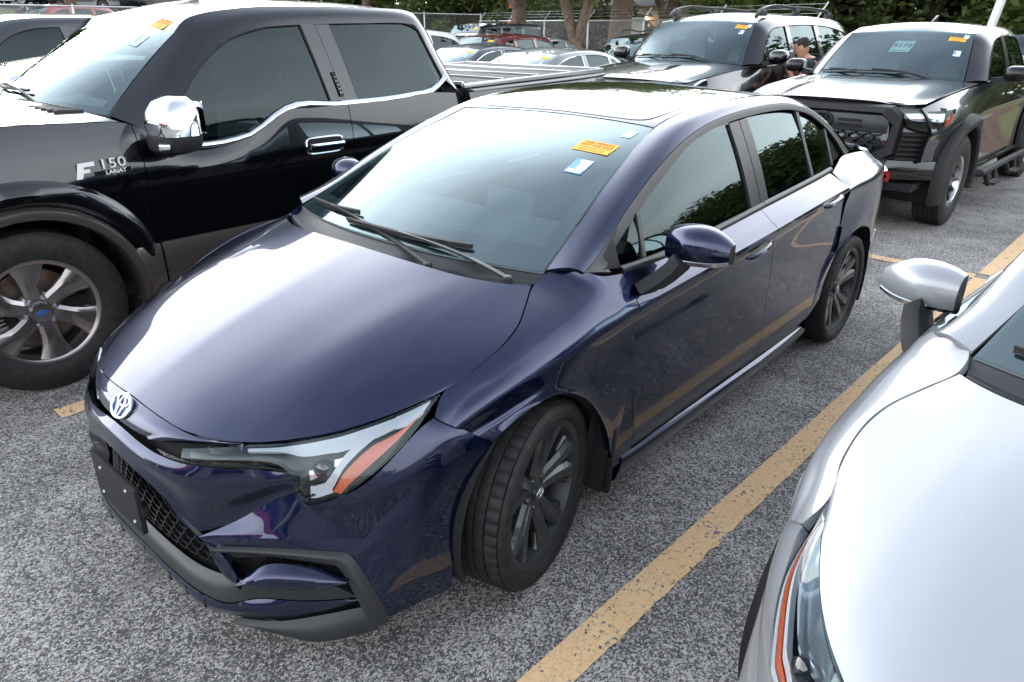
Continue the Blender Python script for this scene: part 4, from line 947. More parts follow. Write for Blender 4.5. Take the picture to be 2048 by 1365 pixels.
    f1 = [(.345, .797, .710), (.27, .800, .762), (.18, .825, .797), (.08, .836, .828), (-.01, .838, .850), (-.10, .834, .872), (-.18, .830, .892), (-.25, .832, .905), (-.315, .842, .908), (-.37, .850, .908), (-.441, .858, .900)]
    f2 = [(.312, .818, .687), (.235, .842, .725), (.15, .862, .753), (.06, .874, .772), (-.03, .880, .786), (-.12, .883, .797), (-.20, .885, .806), (-.27, .886, .812), (-.33, .887, .818), (-.39, .887, .822), (-.452, .887, .825)]
    f2b = [(.297, .826, .677), (.22, .848, .708), (.14, .866, .735), (.055, .874, .754), (-.03, .876, .768), (-.12, .8755, .779), (-.20, .8755, .788), (-.27, .876, .795), (-.33, .8765, .801), (-.39, .8765, .806), (-.455, .8765, .809)]
    f3 = [(.265, .838, .652), (.195, .858, .678), (.13, .874, .700), (.05, .884, .715), (-.03, .884, .713), (-.11, .876, .700), (-.19, .869, .675), (-.27, .866, .640), (-.34, .865, .610), (-.41, .865, .600), (-.468, .865, .600)]
    f4 = [(.226, .854, .624), (.176, .872, .668), (.10, .885, .694), (.02, .890, .698), (-.06, .888, .680), (-.14, .882, .643), (-.21, .877, .59), (-.27, .873, .52), (-.335, .870, .43), (-.40, .868, .33), (-.520, .858, .27)]
    f4 = [(.226, .856, .626), (.182, .873, .662), (.115, .886, .690), (.03, .890, .697), (-.055, .888, .681), (-.135, .882, .642), (-.21, .877, .585), (-.275, .873, .51), (-.33, .870, .42), (-.37, .867, .31), (-.39, .862, .25)]
    f5 = None
    f2b = [(q[0], lerp(p, q, min(1, max(0, (-.02 - p[0]) / .34)))[1] + .001, q[2]) for p, q in zip(f2, f2b)]
    FG = idx_loft([ft, f1, f2, f2b, f3, f4], 6, 40, dist=True)
    # rear foot of the fender between arch and door
    fe = FG[:, -1]; i0 = int(np.argmin(np.abs(fe[:, 2] - .60))); c0_ = spl(fe[i0:], 12); c2_ = spl([tuple(fe[i0]), (-.488, .8635, .50), (-.502, .866, .40), (-.512, .866, .32), (-.522, .855, .245)], 12)
    foot = np.stack([lerp(c0_, c2_, k) for k in (0, .25, .5, .75, 1)])
    for s in (1, -1):
        F = (lambda G: G) if s > 0 else mirY
        mb = MB().panel(F(FG), (.1, s, .4), .0018, .02, (1, 1, 1, 0)); mb.panel(F(foot), (0, s, 0), .0, .012, (0, 0, 1, 1))
        mb.build('fender', P, car); back(F(FG), .03)
        # rolled inner lip and liner of the arch
        li = MB(); nA = 26; Gl = np.empty((4, nA, 3))
        for i, a in enumerate(np.linspace(R(-20), R(205), nA)):
            for j, (rr, yy) in enumerate(((.372, .858), (.372, .80), (.372, .66), (.372, .52))): Gl[j, i] = (rr * math.cos(a) * .98, yy * s, .32 + rr * math.sin(a))
        li.grid(Gl); Gd = np.stack([Gl[3], np.repeat(A([[0, .52 * s, .32]]), nA, 0)]); li.grid(Gd)
        li.build('wheel_liner', M_HULL, car)
        mf = MB(); mf.prism([(-.385, s * .868, .40), (-.37, s * .868, .17), (-.362, s * .868, .145), (-.362, s * .70, .145), (-.35, s * .70, .30), (-.36, s * .80, .42)], (-.014, 0, .004)); mf.build('mud_flap', M_PLASTIC, car)
    # ---- doors
    dF = [(1.0, -.335), (.957, -.424), (.905, -.441), (.825, -.452), (.70, -.460), (.60, -.468), (.50, -.488), (.375, -.504), (.289, -.518), (.2, -.522)]
    dM = [(1.05, -1.50), (.985, -1.512), (.93, -1.532), (.876, -1.545), (.78, -1.575), (.654, -1.590), (.45, -1.586), (.32, -1.580), (.2, -1.58)]
    dR = [(1.08, -2.40), (1.01, -2.40), (.96, -2.40), (.90, -2.418), (.778, -2.424), (.70, -2.428), (.615, -2.415), (.50, -2.37), (.362, -2.30), (.30, -2.17), (.262, -2.10), (.2, -2.10)]
    for s in (1, -1):
        F = (lambda G: G) if s > 0 else mirY
        for nm, a, b in (('front_door', dF, dM), ('rear_door', dM, dR)):
            G = F(door_grid(a, b)); dr = MB().panel(G, (0, s, .2), .0020, .02).build(nm, P, car, angle=22); back(G, .03)
            hx, hz = (-1.345, .862) if nm == 'front_door' else (-2.165, .932)
            k = float(side_pt(hx, [.25])[0, 1])
            # dark ellipse patch painting in the shade of the recess, and pull bar
            recess_shade = MB(); Gc = np.empty((5, 16, 3))
            for j, (rr, dd) in enumerate(((1, .0005), (.85, .0012), (.6, .0018), (.3, .0022), (0, .0024))):
                for i in range(16):
                    w = 2 * math.pi * i / 16; x = hx + .01 + .066 * rr * math.cos(w); z = hz + .030 * rr * math.sin(w) + .012 + .08 * (hx - x) * .5
                    zz = float(z_cr(x)[0]); yb, zb = float(y_belt(x)[0]), float(z_belt(x)[0])
                    yy = .887 - (.887 - yb) * max(0, (z - zz) / (zb - zz)) ** 1.2 if z > zz else .887 - min(.02, (zz - z) * .5)
                    Gc[j, i] = (x, s * (yy + dd), z)
            recess_shade.grid(Gc, wrap=True); 
            hb = MB(); n = 11
            xs = np.linspace(hx + .105, hx - .105, n); 
            Ph = [(x, s * (.893 + .020 * math.sin(math.pi * i / (n - 1)) ** .6), hz - .012 + (hx - x) * .11) for i, x in enumerate(xs)]
            hb.tube(Ph, [.006] + [.0125] * (n - 2) + [.007], 10)
            hd = hb.build('door_handle', P, dr); recess_shade.build('handle_recess_shade', M_HULL, hd, fixn=True)
            # belt moulding under the glass
            xa, xb = (-.43, -1.553) if nm == 'front_door' else (-1.558, -2.44)
            bm = MB(); xs = np.linspace(xa, xb, 16)
            rws = [[(x, s * (float(y_belt(x)[0]) + d), float(z_belt(x)[0]) + h) for x in xs] for d, h in ((.003, .001), (.005, .010), (-.003, .020), (-.014, .022))]
            bm.panel(loft(rws, 16, 7), (0, s, .5), 0, .004); bm.build('belt_moulding', M_GREYTRIM, dr)
    # rocker panel and skirt
    for s in (1, -1):
        F = (lambda G: G) if s > 0 else mirY
        G = F(idx_loft([[(-.46, .857, .258), (-1.0, .856, .258), (-1.6, .856, .258), (-2.12, .857, .262)], [(-.43, .872, .225), (-1.0, .874, .226), (-1.6, .876, .23), (-2.17, .868, .232)], [(-.42, .852, .165), (-1.0, .85, .165), (-1.6, .85, .168), (-2.16, .842, .175)], [(-.42, .80, .15), (-1.0, .80, .15), (-1.6, .80, .15), (-2.16, .80, .16)]], 8, 14))
        MB().panel(G, (0, s, 0), .001, .01).build('side_skirt', P, car); hull.grid(F(idx_loft([[(-.3, .78, .16), (-2.3, .78, .16)], [(-.3, .84, .6), (-2.3, .84, .6)]], 2, 2)))
    # ---- quarter panels and tail
    q0 = [(-2.42, .783, 1.012), (-2.56, .752, 1.03), (-2.74, .715, 1.05), (-2.92, .725, 1.052), (-3.15, .725, 1.040), (-3.36, .69, 1.032), (-3.50, .60, 1.03)]
    q1 = [(-2.41, .84, .972), (-2.56, .832, .990), (-2.74, .815, 1.000), (-2.92, .818, 1.000), (-3.15, .785, 1.000), (-3.36, .725, .995), (-3.52, .65, .99)]
    q2 = [(-2.42, .887, .932), (-2.56, .888, .940), (-2.74, .886, .946), (-2.92, .876, .95), (-3.15, .846, .953), (-3.36, .795, .952), (-3.54, .68, .95)]
    q3 = [(-2.43, .874, .86), (-2.56, .880, .865), (-2.74, .886, .87), (-2.92, .880, .87), (-3.15, .856, .87), (-3.38, .80, .87), (-3.56, .68, .87)]
    q4 = [(-2.428, .868, .73), (-2.55, .880, .752), (-2.72, .892, .765), (-2.92, .888, .755), (-3.12, .868, .74), (-3.38, .81, .74), (-3.57, .69, .74)]
    q5 = [(-2.415, .868, .60), (-2.55, .884, .660), (-2.71, .892, .690), (-2.90, .888, .640), (-3.03, .878, .54), (-3.38, .82, .56), (-3.60, .69, .56)]
    sq_ = lambda L: [(x if x > -2.95 else -2.95 + (x + 2.95) * .72, y, z) for x, y, z in L]
    q0, q1, q2, q3, q4, q5 = [sq_(q) for q in (q0, q1, q2, q3, q4, q5)]
    QG = idx_loft([q0, q1, q2, q3, q4, q5], 5, 34)
    ql = idx_loft([[(-2.43, .868, .74), (-2.415, .868, .61), (-2.37, .866, .50), (-2.30, .866, .362), (-2.12, .857, .262)], [(-2.50, .876, .72), (-2.42, .874, .60), (-2.33, .871, .47), (-2.25, .868, .36), (-2.13, .857, .255)], [(-2.56, .885, .668), (-2.42, .878, .612), (-2.30, .874, .51), (-2.215, .870, .375), (-2.15, .857, .245)]], 5, 8)
    rb = idx_loft([[(-3.03, .878, .54), (-3.15, .862, .555), (-3.38, .82, .56), (-3.60, .69, .56), (-3.66, .4, .56), (-3.68, 0, .56)], [(-3.07, .872, .46), (-3.2, .862, .46), (-3.42, .825, .46), (-3.64, .69, .46), (-3.70, .4, .46), (-3.72, 0, .46)], [(-3.08, .862, .26), (-3.2, .85, .25), (-3.42, .80, .25), (-3.6, .68, .25), (-3.66, .4, .25), (-3.68, 0, .25)]], 5, 12)
    tk = idx_loft([[(-3.02, 0, 1.085), (-3.02, .35, 1.082), (-2.96, .60, 1.075)], [(-3.3, 0, 1.07), (-3.3, .35, 1.066), (-3.25, .62, 1.055)], [(-3.58, 0, 1.05), (-3.56, .35, 1.048), (-3.49, .60, 1.037)], [(-3.615, 0, 1.01), (-3.60, .35, 1.01), (-3.52, .62, 1.0)], [(-3.60, 0, .8), (-3.59, .35, .8), (-3.555, .64, .8)], [(-3.66, 0, .56), (-3.65, .35, .56), (-3.60, .66, .56)]], 6, 26)
    tk[..., 0] = np.where(tk[..., 0] > -2.95, tk[..., 0], -2.95 + (tk[..., 0] + 2.95) * .72); rb[..., 0] = np.where(rb[..., 0] > -2.95, rb[..., 0], -2.95 + (rb[..., 0] + 2.95) * .76)
    MB().panel(sym(tk), (-.5, 0, 1), .002, .02).build('trunk_lid', P, car); back(sym(tk), .03)
    for s in (1, -1):
        F = (lambda G: G) if s > 0 else mirY
        mb = MB().panel(F(QG), (0, s, .2), .0018, .02); mb.panel(F(ql), (0, s, 0), 0, .012, (1, 1, 0, 0)); mb.build('quarter_panel', P, car); back(F(QG), .03)
        li = MB(); nA = 26; Gl = np.empty((4, nA, 3))
        for i, a in enumerate(np.linspace(R(-25), R(205), nA)):
            for j, yy in enumerate((.872, .80, .66, .52)): Gl[j, i] = (-2.70 + .372 * math.cos(a), yy * s, .32 + .372 * math.sin(a))
        li.grid(Gl); li.grid(np.stack([Gl[3], np.repeat(A([[-2.7, .52 * s, .32]]), nA, 0)])); li.build('wheel_liner', M_HULL, car)
        tl = idx_loft([sq_(t_) for t_ in ([(-3.24, .852, .935), (-3.38, .798, .945), (-3.52, .70, .95), (-3.60, .50, .95)], [(-3.26, .866, .90), (-3.41, .812, .90), (-3.56, .715, .90), (-3.63, .50, .90)], [(-3.28, .858, .862), (-3.41, .805, .85), (-3.56, .71, .845), (-3.62, .50, .85)])], 5, 8)
        MB().panel(F(tl), (-.5, s, 0), 0, .02).build('tail_light', M_REDLENS, car)
        MB().prism([(-3.09, s * .862, .40), (-3.08, s * .862, .17), (-3.06, s * .70, .16), (-3.06, s * .80, .40)], (-.012, 0, 0)).build('mud_flap', M_PLASTIC, car)
    mb = MB().panel(np.concatenate([rb, mirY(rb[:, ::-1])[:, 1:]], 1), (-1, 0, 0), .002, .02); mb.build('rear_bumper', P, car); back(rb, .03); back(mirY(rb), .03)
    # ---- windscreen
    ys = np.linspace(0, 1, 9)
    wb = [(-.075 - .13 * (u ** 2.2), .672 * u, .990 - .012 * u * u) for u in ys]
    wt = [(-1.096 + .040 * u * u, .524 * u, 1.346 - .013 * u * u) for u in ys]
    wm = [lerp(a, b, .5) + A((.012, 0, .030)) * (1 - .35 * u * u) for a, b, u in zip(wb, wt, ys)]
    WG = sym(idx_loft([wb, wm, wt], 3, 24)); WN = gnormals(WG)
    if WN[..., 2].sum() < 0: WN = -WN
    ws = MB().panel(WG, (1, 0, 1), .004, .006).build('windshield', M_GLASS, car)
    fr_ = MB(); 
    for q in ([(0, 0), (1, 0), (1, .13), (0, .13)], [(0, .13), (.045, .13), (.05, .93), (0, .93)], [(.955, .13), (1, .13), (1, .93), (.95, .93)], [(0, .93), (1, .93), (1, 1), (0, 1)], [(.41, .70), (.59, .70), (.57, .93), (.43, .93)], [(.30, .86), (.42, .86), (.42, .93), (.32, .93)], [(.57, .84), (.72, .84), (.78, .93), (.55, .93)]):
        fr_.grid(sub_grid(WG, q, 24, 6, -.006, WN))
    fr_.build('frit_band', M_INT, ws)
    sens = MB().panel(sub_grid(WG, [(.43, .715), (.57, .715), (.53, .80), (.47, .80)], 8, 5, -.003, WN), (1, 0, 1), 0, .0); sens.build('sensor_window', M_INT2, ws)
    # cowl panel and wipers
    cw0 = [(-.005 - .145 * (u ** 2.6), .66 * u, .955 - .004 * u) for u in ys]; cw1 = [(-.085 - .13 * (u ** 2.2), .675 * u, .984 - .012 * u * u) for u in ys]
    cwm = [lerp(a, b, .5) + A((0, 0, -.014)) for a, b in zip(cw0, cw1)]
    MB().panel(sym(idx_loft([cw0, cwm, cw1], 3, 8)), (0, 0, 1), 0, .02).build('cowl', M_GREYTRIM, car)
    def wpt(y, t):   # point on the glass, y across, t up the glass
        u = (y / (.672 * (1 - t) + .524 * t) + 1) / 2; return grid_at(WG, u, t)
    def wiper(px, py, tipy, tipt, bl):
        w = MB(); base = A((px, py, .958)); e = wpt(tipy, tipt) + A((.008, 0, .016)); m1 = lerp(base, e, .22) + A((.0, 0, .016)); m2 = lerp(base, e, .8) + A((0, 0, .010))
        Pm = spl([base + A((0, 0, .006)), m1, m2, e], 12); w.strip(Pm, np.cross(e - base, (0, 0, 1)), [.018] * 4 + [.014] * 4 + [.010] * 4, .008)
        w.lathe([(.015, -.01), (.015, .010), (.011, .015), (.0001, .016)], 14, 'z').xf(Matrix.Identity(4))
        n = len(w.v); 
        for i in range(n - 4 * 14, n): w.v[i] = tuple(A(w.v[i]) + base)
        o = w.build('wiper', M_GREYTRIM, car, fixn=True)
        b = MB(); Pb = [wpt(tipy + d * bl, tipt + abs(d) * .012 + d * .02) + A((.006, 0, .014)) for d in np.linspace(-.5, .5, 9)]
        b.strip(Pb, (-.75, 0, .1), [.008] + [.013] * 7 + [.008], .009); b.strip([p - A((.003, 0, .008)) for p in Pb], (-.3, 0, 1), .012, .003)
        b.build('wiper_blade', M_PLASTIC, o, fixn=True)
    wiper(-.118, .60, .09, .038, .62); wiper(-.042, .31, -.40, .068, .40)
    # ---- roof, sunroof, side frames
    rc = [(-1.096, 0, 1.348), (-1.25, 0, 1.388), (-1.45, 0, 1.420), (-1.7, 0, 1.434), (-1.95, 0, 1.430), (-2.2, 0, 1.405), (-2.42, 0, 1.365)]
    rm = [(-1.085, .28, 1.344), (-1.235, .285, 1.383), (-1.44, .29, 1.413), (-1.7, .295, 1.426), (-1.95, .295, 1.421), (-2.2, .29, 1.397), (-2.41, .28, 1.358)]
    rn = [(-1.066, .45, 1.338), (-1.20, .455, 1.374), (-1.425, .46, 1.402), (-1.74, .46, 1.414), (-1.97, .46, 1.409), (-2.22, .45, 1.386), (-2.40, .44, 1.345)]
    ed = [(-1.055, .524, 1.334), (-1.18, .529, 1.367), (-1.42, .534, 1.394), (-1.75, .536, 1.405), (-1.98, .534, 1.400), (-2.24, .522, 1.374), (-2.42, .512, 1.330)]
    RG = sym(idx_loft([rc, rm, rn, ed], 5, 14).transpose(1, 0, 2)); MB().panel(RG, (0, 0, 1), .002, .012).build('roof', P, car); back(RG, .035)
    # sunroof: a glass lid a hair above the roof skin with rounded corners
    NRg = gnormals(RG); NRg = NRg if NRg[..., 2].sum() > 0 else -NRg
    sr = MB(); SGd = np.empty((8, 40, 3))
    def roof_at(x, y):
        best = None; t = np.interp(-x, [1.08, 1.42, 1.72, 1.96, 2.22, 2.41], [0, 2 / 6, 3 / 6, 4 / 6, 5 / 6, 1]); return grid_at(RG, .5 + y / 1.06, t)
    def sq(t, a, b, n=5): c, s_ = math.cos(t), math.sin(t); return a * math.copysign(abs(c) ** (2 / n), c), b * math.copysign(abs(s_) ** (2 / n), s_)
    for j, k in enumerate((1, .985, .97, .8, .6, .4, .2, 0)):
        for i in range(40):
            dx, dy_ = sq(2 * math.pi * i / 40, .43, .43); p = roof_at(-1.53 + dx * k, dy_ * k); SGd[j, i] = p + A((0, 0, (-.004 if j == 0 else .003)))
    sr.grid(SGd, wrap=True); sr.build('sunroof', M_SCREEN, car, fixn=True)
    # side frame: pillar + roof rail + rear pillar, from the windscreen/roof edge out to the window opening
    in_ = [(-.215, .676, .985), (-.42, .632, 1.075), (-.63, .588, 1.172), (-.85, .551, 1.262), (-1.055, .526, 1.334), (-1.22, .531, 1.372), (-1.45, .5365, 1.396), (-1.75, .538, 1.405), (-2.0, .536, 1.398), (-2.24, .524, 1.374), (-2.46, .515, 1.322), (-2.72, .535, 1.235), (-2.98, .60, 1.082)]
    ou = [(-.275, .782, .985), (-.40, .757, 1.022), (-.60, .720, 1.125), (-.86, .681, 1.235), (-1.07, .656, 1.300), (-1.25, .640, 1.336), (-1.46, .628, 1.357), (-1.72, .620, 1.367), (-1.98, .614, 1.366), (-2.2, .613, 1.350), (-2.42, .622, 1.305), (-2.68, .648, 1.205), (-2.90, .690, 1.062)]
    m_ = []
    for i, (a, b) in enumerate(zip(in_, ou)):
        m_.append(lerp(a, b, .52) + A((.02 if i < 4 else 0, .55, .6)) * (.024 if i < 10 else .018))
    SF = idx_loft([in_, m_, ou], 6, 12)
    # window surround trim just inside the frame
    tr1 = [(-.33, .785, .975)] + [tuple(A(p) + A((0, .004, -.006))) for p in ou[1:]]
    tr2 = [tuple(A(p) + A((.0 if i > 3 else -.035, .012, -.026))) for i, p in enumerate(ou)]; tr2[0] = (-.40, .800, .962)
    tr2[-1] = (-2.80, .712, 1.045); tr2[-2] = (-2.64, .665, 1.178)
    ST = idx_loft([ou, tr1, tr2], 6, 5)
    for s in (1, -1):
        F = (lambda G: G) if s > 0 else mirY
        MB().panel(F(SF), (0, s, .8), .002, .012).build('side_frame', P, car); back(F(SF), .03)
        MB().panel(F(ST), (0, s, .4), .0, .01).build('window_surround', M_GREYTRIM, car)
        def Gp(x, z, d=-.010): return (x, s * (winG(x, z) + d), z)
        zb = lambda x: float(z_belt(x)[0]) + .004
        def ztop(x): return float(np.interp(-x, [-v[0] for v in tr2[1:]], [v[2] for v in tr2[1:]]))
        def pane(x0b, x0t, x1b, x1t, nu=14):
            rws = []
            for k in np.linspace(0, 1, 8):
                row = []
                for u in np.linspace(0, 1, nu):
                    xb = x0b + (x1b - x0b) * u; xt = x0t + (x1t - x0t) * u; z0, z1 = zb(xb), ztop(xt)
                    x = xb + (xt - xb) * k; z = z0 + (z1 - z0) * k
                    p = A(Gp(x, z)); p[1] += s * .010 * math.sin(math.pi * k) ; row.append(p)
                rws.append(row)
            return A(rws)
        MB().grid(pane(-.46, -.60, -.598, -.645, 6)).build('vent_window', M_GLASS if not sport else M_TINT, car)
        MB().grid(pane(-.60, -.65, -1.455, -1.475)).build('front_window', M_TINT, car)
        MB().grid(pane(-1.64, -1.635, -2.215, -2.215)).build('rear_window', M_TINT, car)
        MB().grid(pane(-2.255, -2.26, -2.545, -2.60, 8)).build('quarter_window', M_TINT, car)
        b = MB()
        for x0, x1, th in ((-.606, -.640, .020), (-2.235, -2.238, .030), (-2.562, -2.585, .02)):
            pts = [A(Gp(x0 + (x1 - x0) * k, zb(x0) + (ztop(x1) - zb(x0)) * k, -.002)) for k in np.linspace(0, 1, 6)]
            b.strip(pts, (1, 0, 0), th, .012, (0, 1, .4))
        b.build('window_divider', M_GREYTRIM, car, fixn=True)
        b = MB()
        for xa, xc in ((-1.455, -1.552), (-1.557, -1.642)):
            G = A([[A(Gp(x + (-.018 if x > -1.5 else .0) * 0, zb(x) - .01 + (ztop(x) + .006 - zb(x)) * k, .002 + .010 * math.sin(math.pi * k))) for x in np.linspace(xa, xc, 4)] for k in np.linspace(0, 1, 8)])
            b.panel(G, (0, s, .3), .001, .012)
        b.build('pillar_cover', M_GREYTRIM, car)
        # sail panel ahead of the vent window, rear black corner
        b = MB(); b.panel(idx_loft([[Gp(-.318, .978, -.004), Gp(-.40, .968, -.003), Gp(-.47, .957, -.002)], [Gp(-.322, .985, -.004), Gp(-.40, 1.01, -.003), Gp(-.475, 1.045, -.002)]], 3, 4), (0, s, .3), 0, .01); b.tube([Gp(-.37, .972, .003), Gp(-.41, .978, .006), Gp(-.445, .985, .004)], [.002, .004, .003], 6); b.build('sail_panel', M_PLASTIC, car)
        b = MB(); b.panel(idx_loft([[Gp(-2.56, 1.033, -.002), Gp(-2.68, 1.042, -.002), Gp(-2.79, 1.055, -.002)], [Gp(-2.60, 1.165, -.002), Gp(-2.70, 1.12, -.002), Gp(-2.80, 1.07, -.002)]], 3, 4), (0, s, .3), 0, .01); b.build('corner_cover', M_GLOSSBLK, car)
        # door mirror
        mdx, mdy = (0, 0) if sport else (.13, -.06)
        mh = MB(); n = 20; st = 11; Gm = np.empty((st, n, 3)); 
        for j, u in enumerate(np.linspace(0, 1, st)):
            y = .865 + .215 * u; hz = .068 * (1 - abs(u * 1.08 - .42) ** 2.6 * 1.5) ; hz = max(hz, .008); hx = max(.094 * (1 - max(0, u - .35) ** 2 * 1.5) * (.62 + .38 * min(1, u * 2.6)), .012)
            xc = -.675 - .015 * u + mdx; y += mdy; zc = 1.018 + .012 * math.sin(math.pi * u) - .004 * u
            for i in range(n):
                w = 2 * math.pi * i / n; c, s_ = math.cos(w), math.sin(w)
                dx = hx * (math.copysign(abs(c) ** .85, c) if c > 0 else .25 * math.copysign(abs(c) ** .5, c)); Gm[j, i] = (xc + dx, s * y, zc + hz * math.copysign(abs(s_) ** .8, s_))
        lowi = [i for i in range(n) if math.sin(2 * math.pi * i / n) < -.35]; upi = [i for i in range(n + 1) if math.sin(2 * math.pi * i / n) >= -.36]
        up = np.concatenate([Gm[:, -2:], Gm[:, :13]], 1); lo = Gm[:, 12:19]
        mr = MB().panel(up, (.3, s, 1), 0, .006).build('door_mirror', P, car, fixn=False)
        b = MB().panel(lo * A((1, 1, 1)), (.3, s, -1), 0, .004); b.add(list(Gm[0]), [tuple(range(n))]); b.add(list(Gm[-1]), [tuple(range(n))]); b.build('mirror_underside', M_GLOSSBLK, mr)
        b = MB(); b.panel(np.stack([Gm[3:, 18] + A((.004, 0, .001)), Gm[3:, 17] + A((.004, 0, -.004)), Gm[3:, 16] + A((.003, 0, -.002))]), (1, s, 0), 0, .004); b.build('turn_signal', M_LENS if False else M_LAMPSILV, mr)
        b = MB(); b.strip([(-.520 + mdx, s * (.872 + mdy * .6), .898), (-.560 + mdx, s * (.900 + mdy * .6), .925), (-.605 + mdx, s * (.925 + mdy * .6), .960), (-.630 + mdx, s * (.935 + mdy * .6), .990)], (1, 0, .12), [.150, .135, .118, .112], .050, (.35, s * .75, -.5)); b.build('mirror_stem', M_PLASTIC, mr, fixn=True, bevel=.008)
        b = MB(); b.add([Gm[j, i] + A((-.002, 0, 0)) for j in range(1, st - 1) for i in (8, 12)], [(2 * k, 2 * k + 1, 2 * k + 3, 2 * k + 2) for k in range(st - 3)]); b.build('mirror_glass', M_CHROME, mr)
    # rear window
    rw = sym(idx_loft([[(-2.425, 0, 1.362), (-2.42, .25, 1.355), (-2.44, .50, 1.328)], [(-2.75, 0, 1.24), (-2.74, .28, 1.236), (-2.72, .525, 1.228)], [(-3.02, 0, 1.09), (-3.01, .30, 1.087), (-2.97, .585, 1.08)]], 5, 12))
    MB().panel(rw, (-.5, 0, 1), .003, .006).build('rear_windshield', M_TINT, car)
    # aerial fin
    b = MB(); b.prism([(-2.28, -.012, 1.385), (-2.45, -.012, 1.355), (-2.46, -.012, 1.40), (-2.43, -.010, 1.425), (-2.40, -.010, 1.422)], (0, .024, 0)); b.build('roof_antenna', P, car, fixn=True, bevel=.004)
    # ---- cabin
    d = MB()
    db = sym(idx_loft([[(-.12, 0, .93), (-.13, .35, .93), (-.28, .66, .93)], [(-.45, 0, .955), (-.45, .35, .965), (-.45, .68, .955)], [(-.70, 0, .955), (-.66, .35, .985), (-.66, .70, .95)], [(-.80, 0, .92), (-.78, .35, .94), (-.76, .72, .92)], [(-.82, 0, .6), (-.78, .35, .6), (-.76, .72, .6)]], 4, 16))
    d.grid(db); d.build('dashboard', M_INT2, car)
    b = MB(); b.box((-.80, 0, .99), (.02, .26, .13), Matrix.Rotation(R(-12), 3, 'Y')); b.build('display_screen', M_INT2, car, fixn=True, bevel=.004)
    b = MB(); P_ = [(-1.02 + .065 * math.sin(t), .37 + .182 * math.cos(t), .92 + .172 * math.sin(t)) for t in np.linspace(0, 2 * math.pi, 33)]; b.tube(P_, .0155, 8, False)
    b.box((-1.01, .37, .915), (.05, .14, .09)); b.box((-1.01, .37, .90), (.02, .34, .03)); b.box((-.90, .37, .89), (.22, .06, .06)); b.build('steering_wheel', M_INT, car, fixn=True)
    def seat(x, y, wd, nm):
        b = MB(); rows = []
        for z, xx, w, t in ((.40, -.0, .42, .12), (.55, -.02, .44, .13), (.75, -.08, .46, .13), (.95, -.16, .44, .12), (1.03, -.19, .36, .10)):
            w = w * wd; rows.append([(x + xx + t / 2, y - w / 2, z), (x + xx + t / 2 + .02, y, z), (x + xx + t / 2, y + w / 2, z), (x + xx - t / 2, y + w / 2 * .9, z), (x + xx - t / 2, y - w / 2 * .9, z), (x + xx + t / 2, y - w / 2, z)])
        b.grid(A(rows)); b.add(rows[-1][:5], [(0, 1, 2, 3, 4)]); b.box((x + .26, y, .42), (.50, .46 * wd, .14))
        for hy in ((0,) if wd < 1.2 else (-.36, .36)):
            b.box((x - .215, y + hy, 1.13), (.09, .25, .16), Matrix.Rotation(R(-12), 3, 'Y'), .8); b.tube([(x - .2, y + hy - .06, 1.0), (x - .21, y + hy - .06, 1.1)], .007, 6); b.tube([(x - .2, y + hy + .06, 1.0), (x - .21, y + hy + .06, 1.1)], .007, 6)
        b.build(nm, M_INT, car, fixn=True, bevel=.015)
    seat(-1.42, .37, 1, 'front_seat'); seat(-1.42, -.37, 1, 'front_seat'); seat(-2.25, 0, 2.7, 'rear_seat')
    b = MB(); b.box((-.925, 0, 1.268), (.03, .22, .06), Matrix.Rotation(R(-20), 3, 'Y'), .92); b.tube([(-.925, 0, 1.28), (-.96, 0, 1.30)], .01, 6); b.build('inner_mirror', M_INT2, car, fixn=True, bevel=.008)
    hull.box((-1.35, 0, .22), (3.6, 1.5, .06)); hull.box((-.02, 0, .55), (.05, 1.3, .6)); hull.box((-2.95, 0, .6), (.05, 1.3, .6))
    hull.build('body_shell', M_HULL, car)
    # ---- wheels
    for s in (1, -1):
        for x, stt in ((0, steer), (-2.70, 0)):
            make_wheel(car, (x, s * .765, .318), stt, .3185, .243, .225, 'corolla' if sport else 'plain', tread=1 if x == 0 else 0, side=s, spin=.55 if x == 0 else .2)
    return car, WG, WN
def patch_on(G, N, c, w, h, rot=0., off=.0015, nu=6, nv=4):
    """small label lying on a curved glass grid: centre c in (s, t), size w x h in metres"""
    p = grid_at(G, *c); e = 1e-2
    sv = (grid_at(G, c[0] + e, c[1]) - grid_at(G, c[0] - e, c[1])) / (2 * e); tv = (grid_at(G, c[0], c[1] + e) - grid_at(G, c[0], c[1] - e)) / (2 * e)
    xd = sv / np.linalg.norm(sv); n = grid_at(N, *c); n = n / np.linalg.norm(n); yd = np.cross(n, xd)
    if np.dot(yd, tv) < 0: yd = -yd
    M = frame(p + n * off, xd, yd)
    return M @ Matrix.Rotation(rot, 4, 'Z')
def sheet(parent, name, M, w, h, m, d=.0006, label=None):
    b = MB(); b.prism([(-w / 2, -h / 2, 0), (w / 2, -h / 2, 0), (w / 2, h / 2, 0), (-w / 2, h / 2, 0)], (0, 0, d)); b.xf(M)
    return b.build(name, m, parent, label=label)
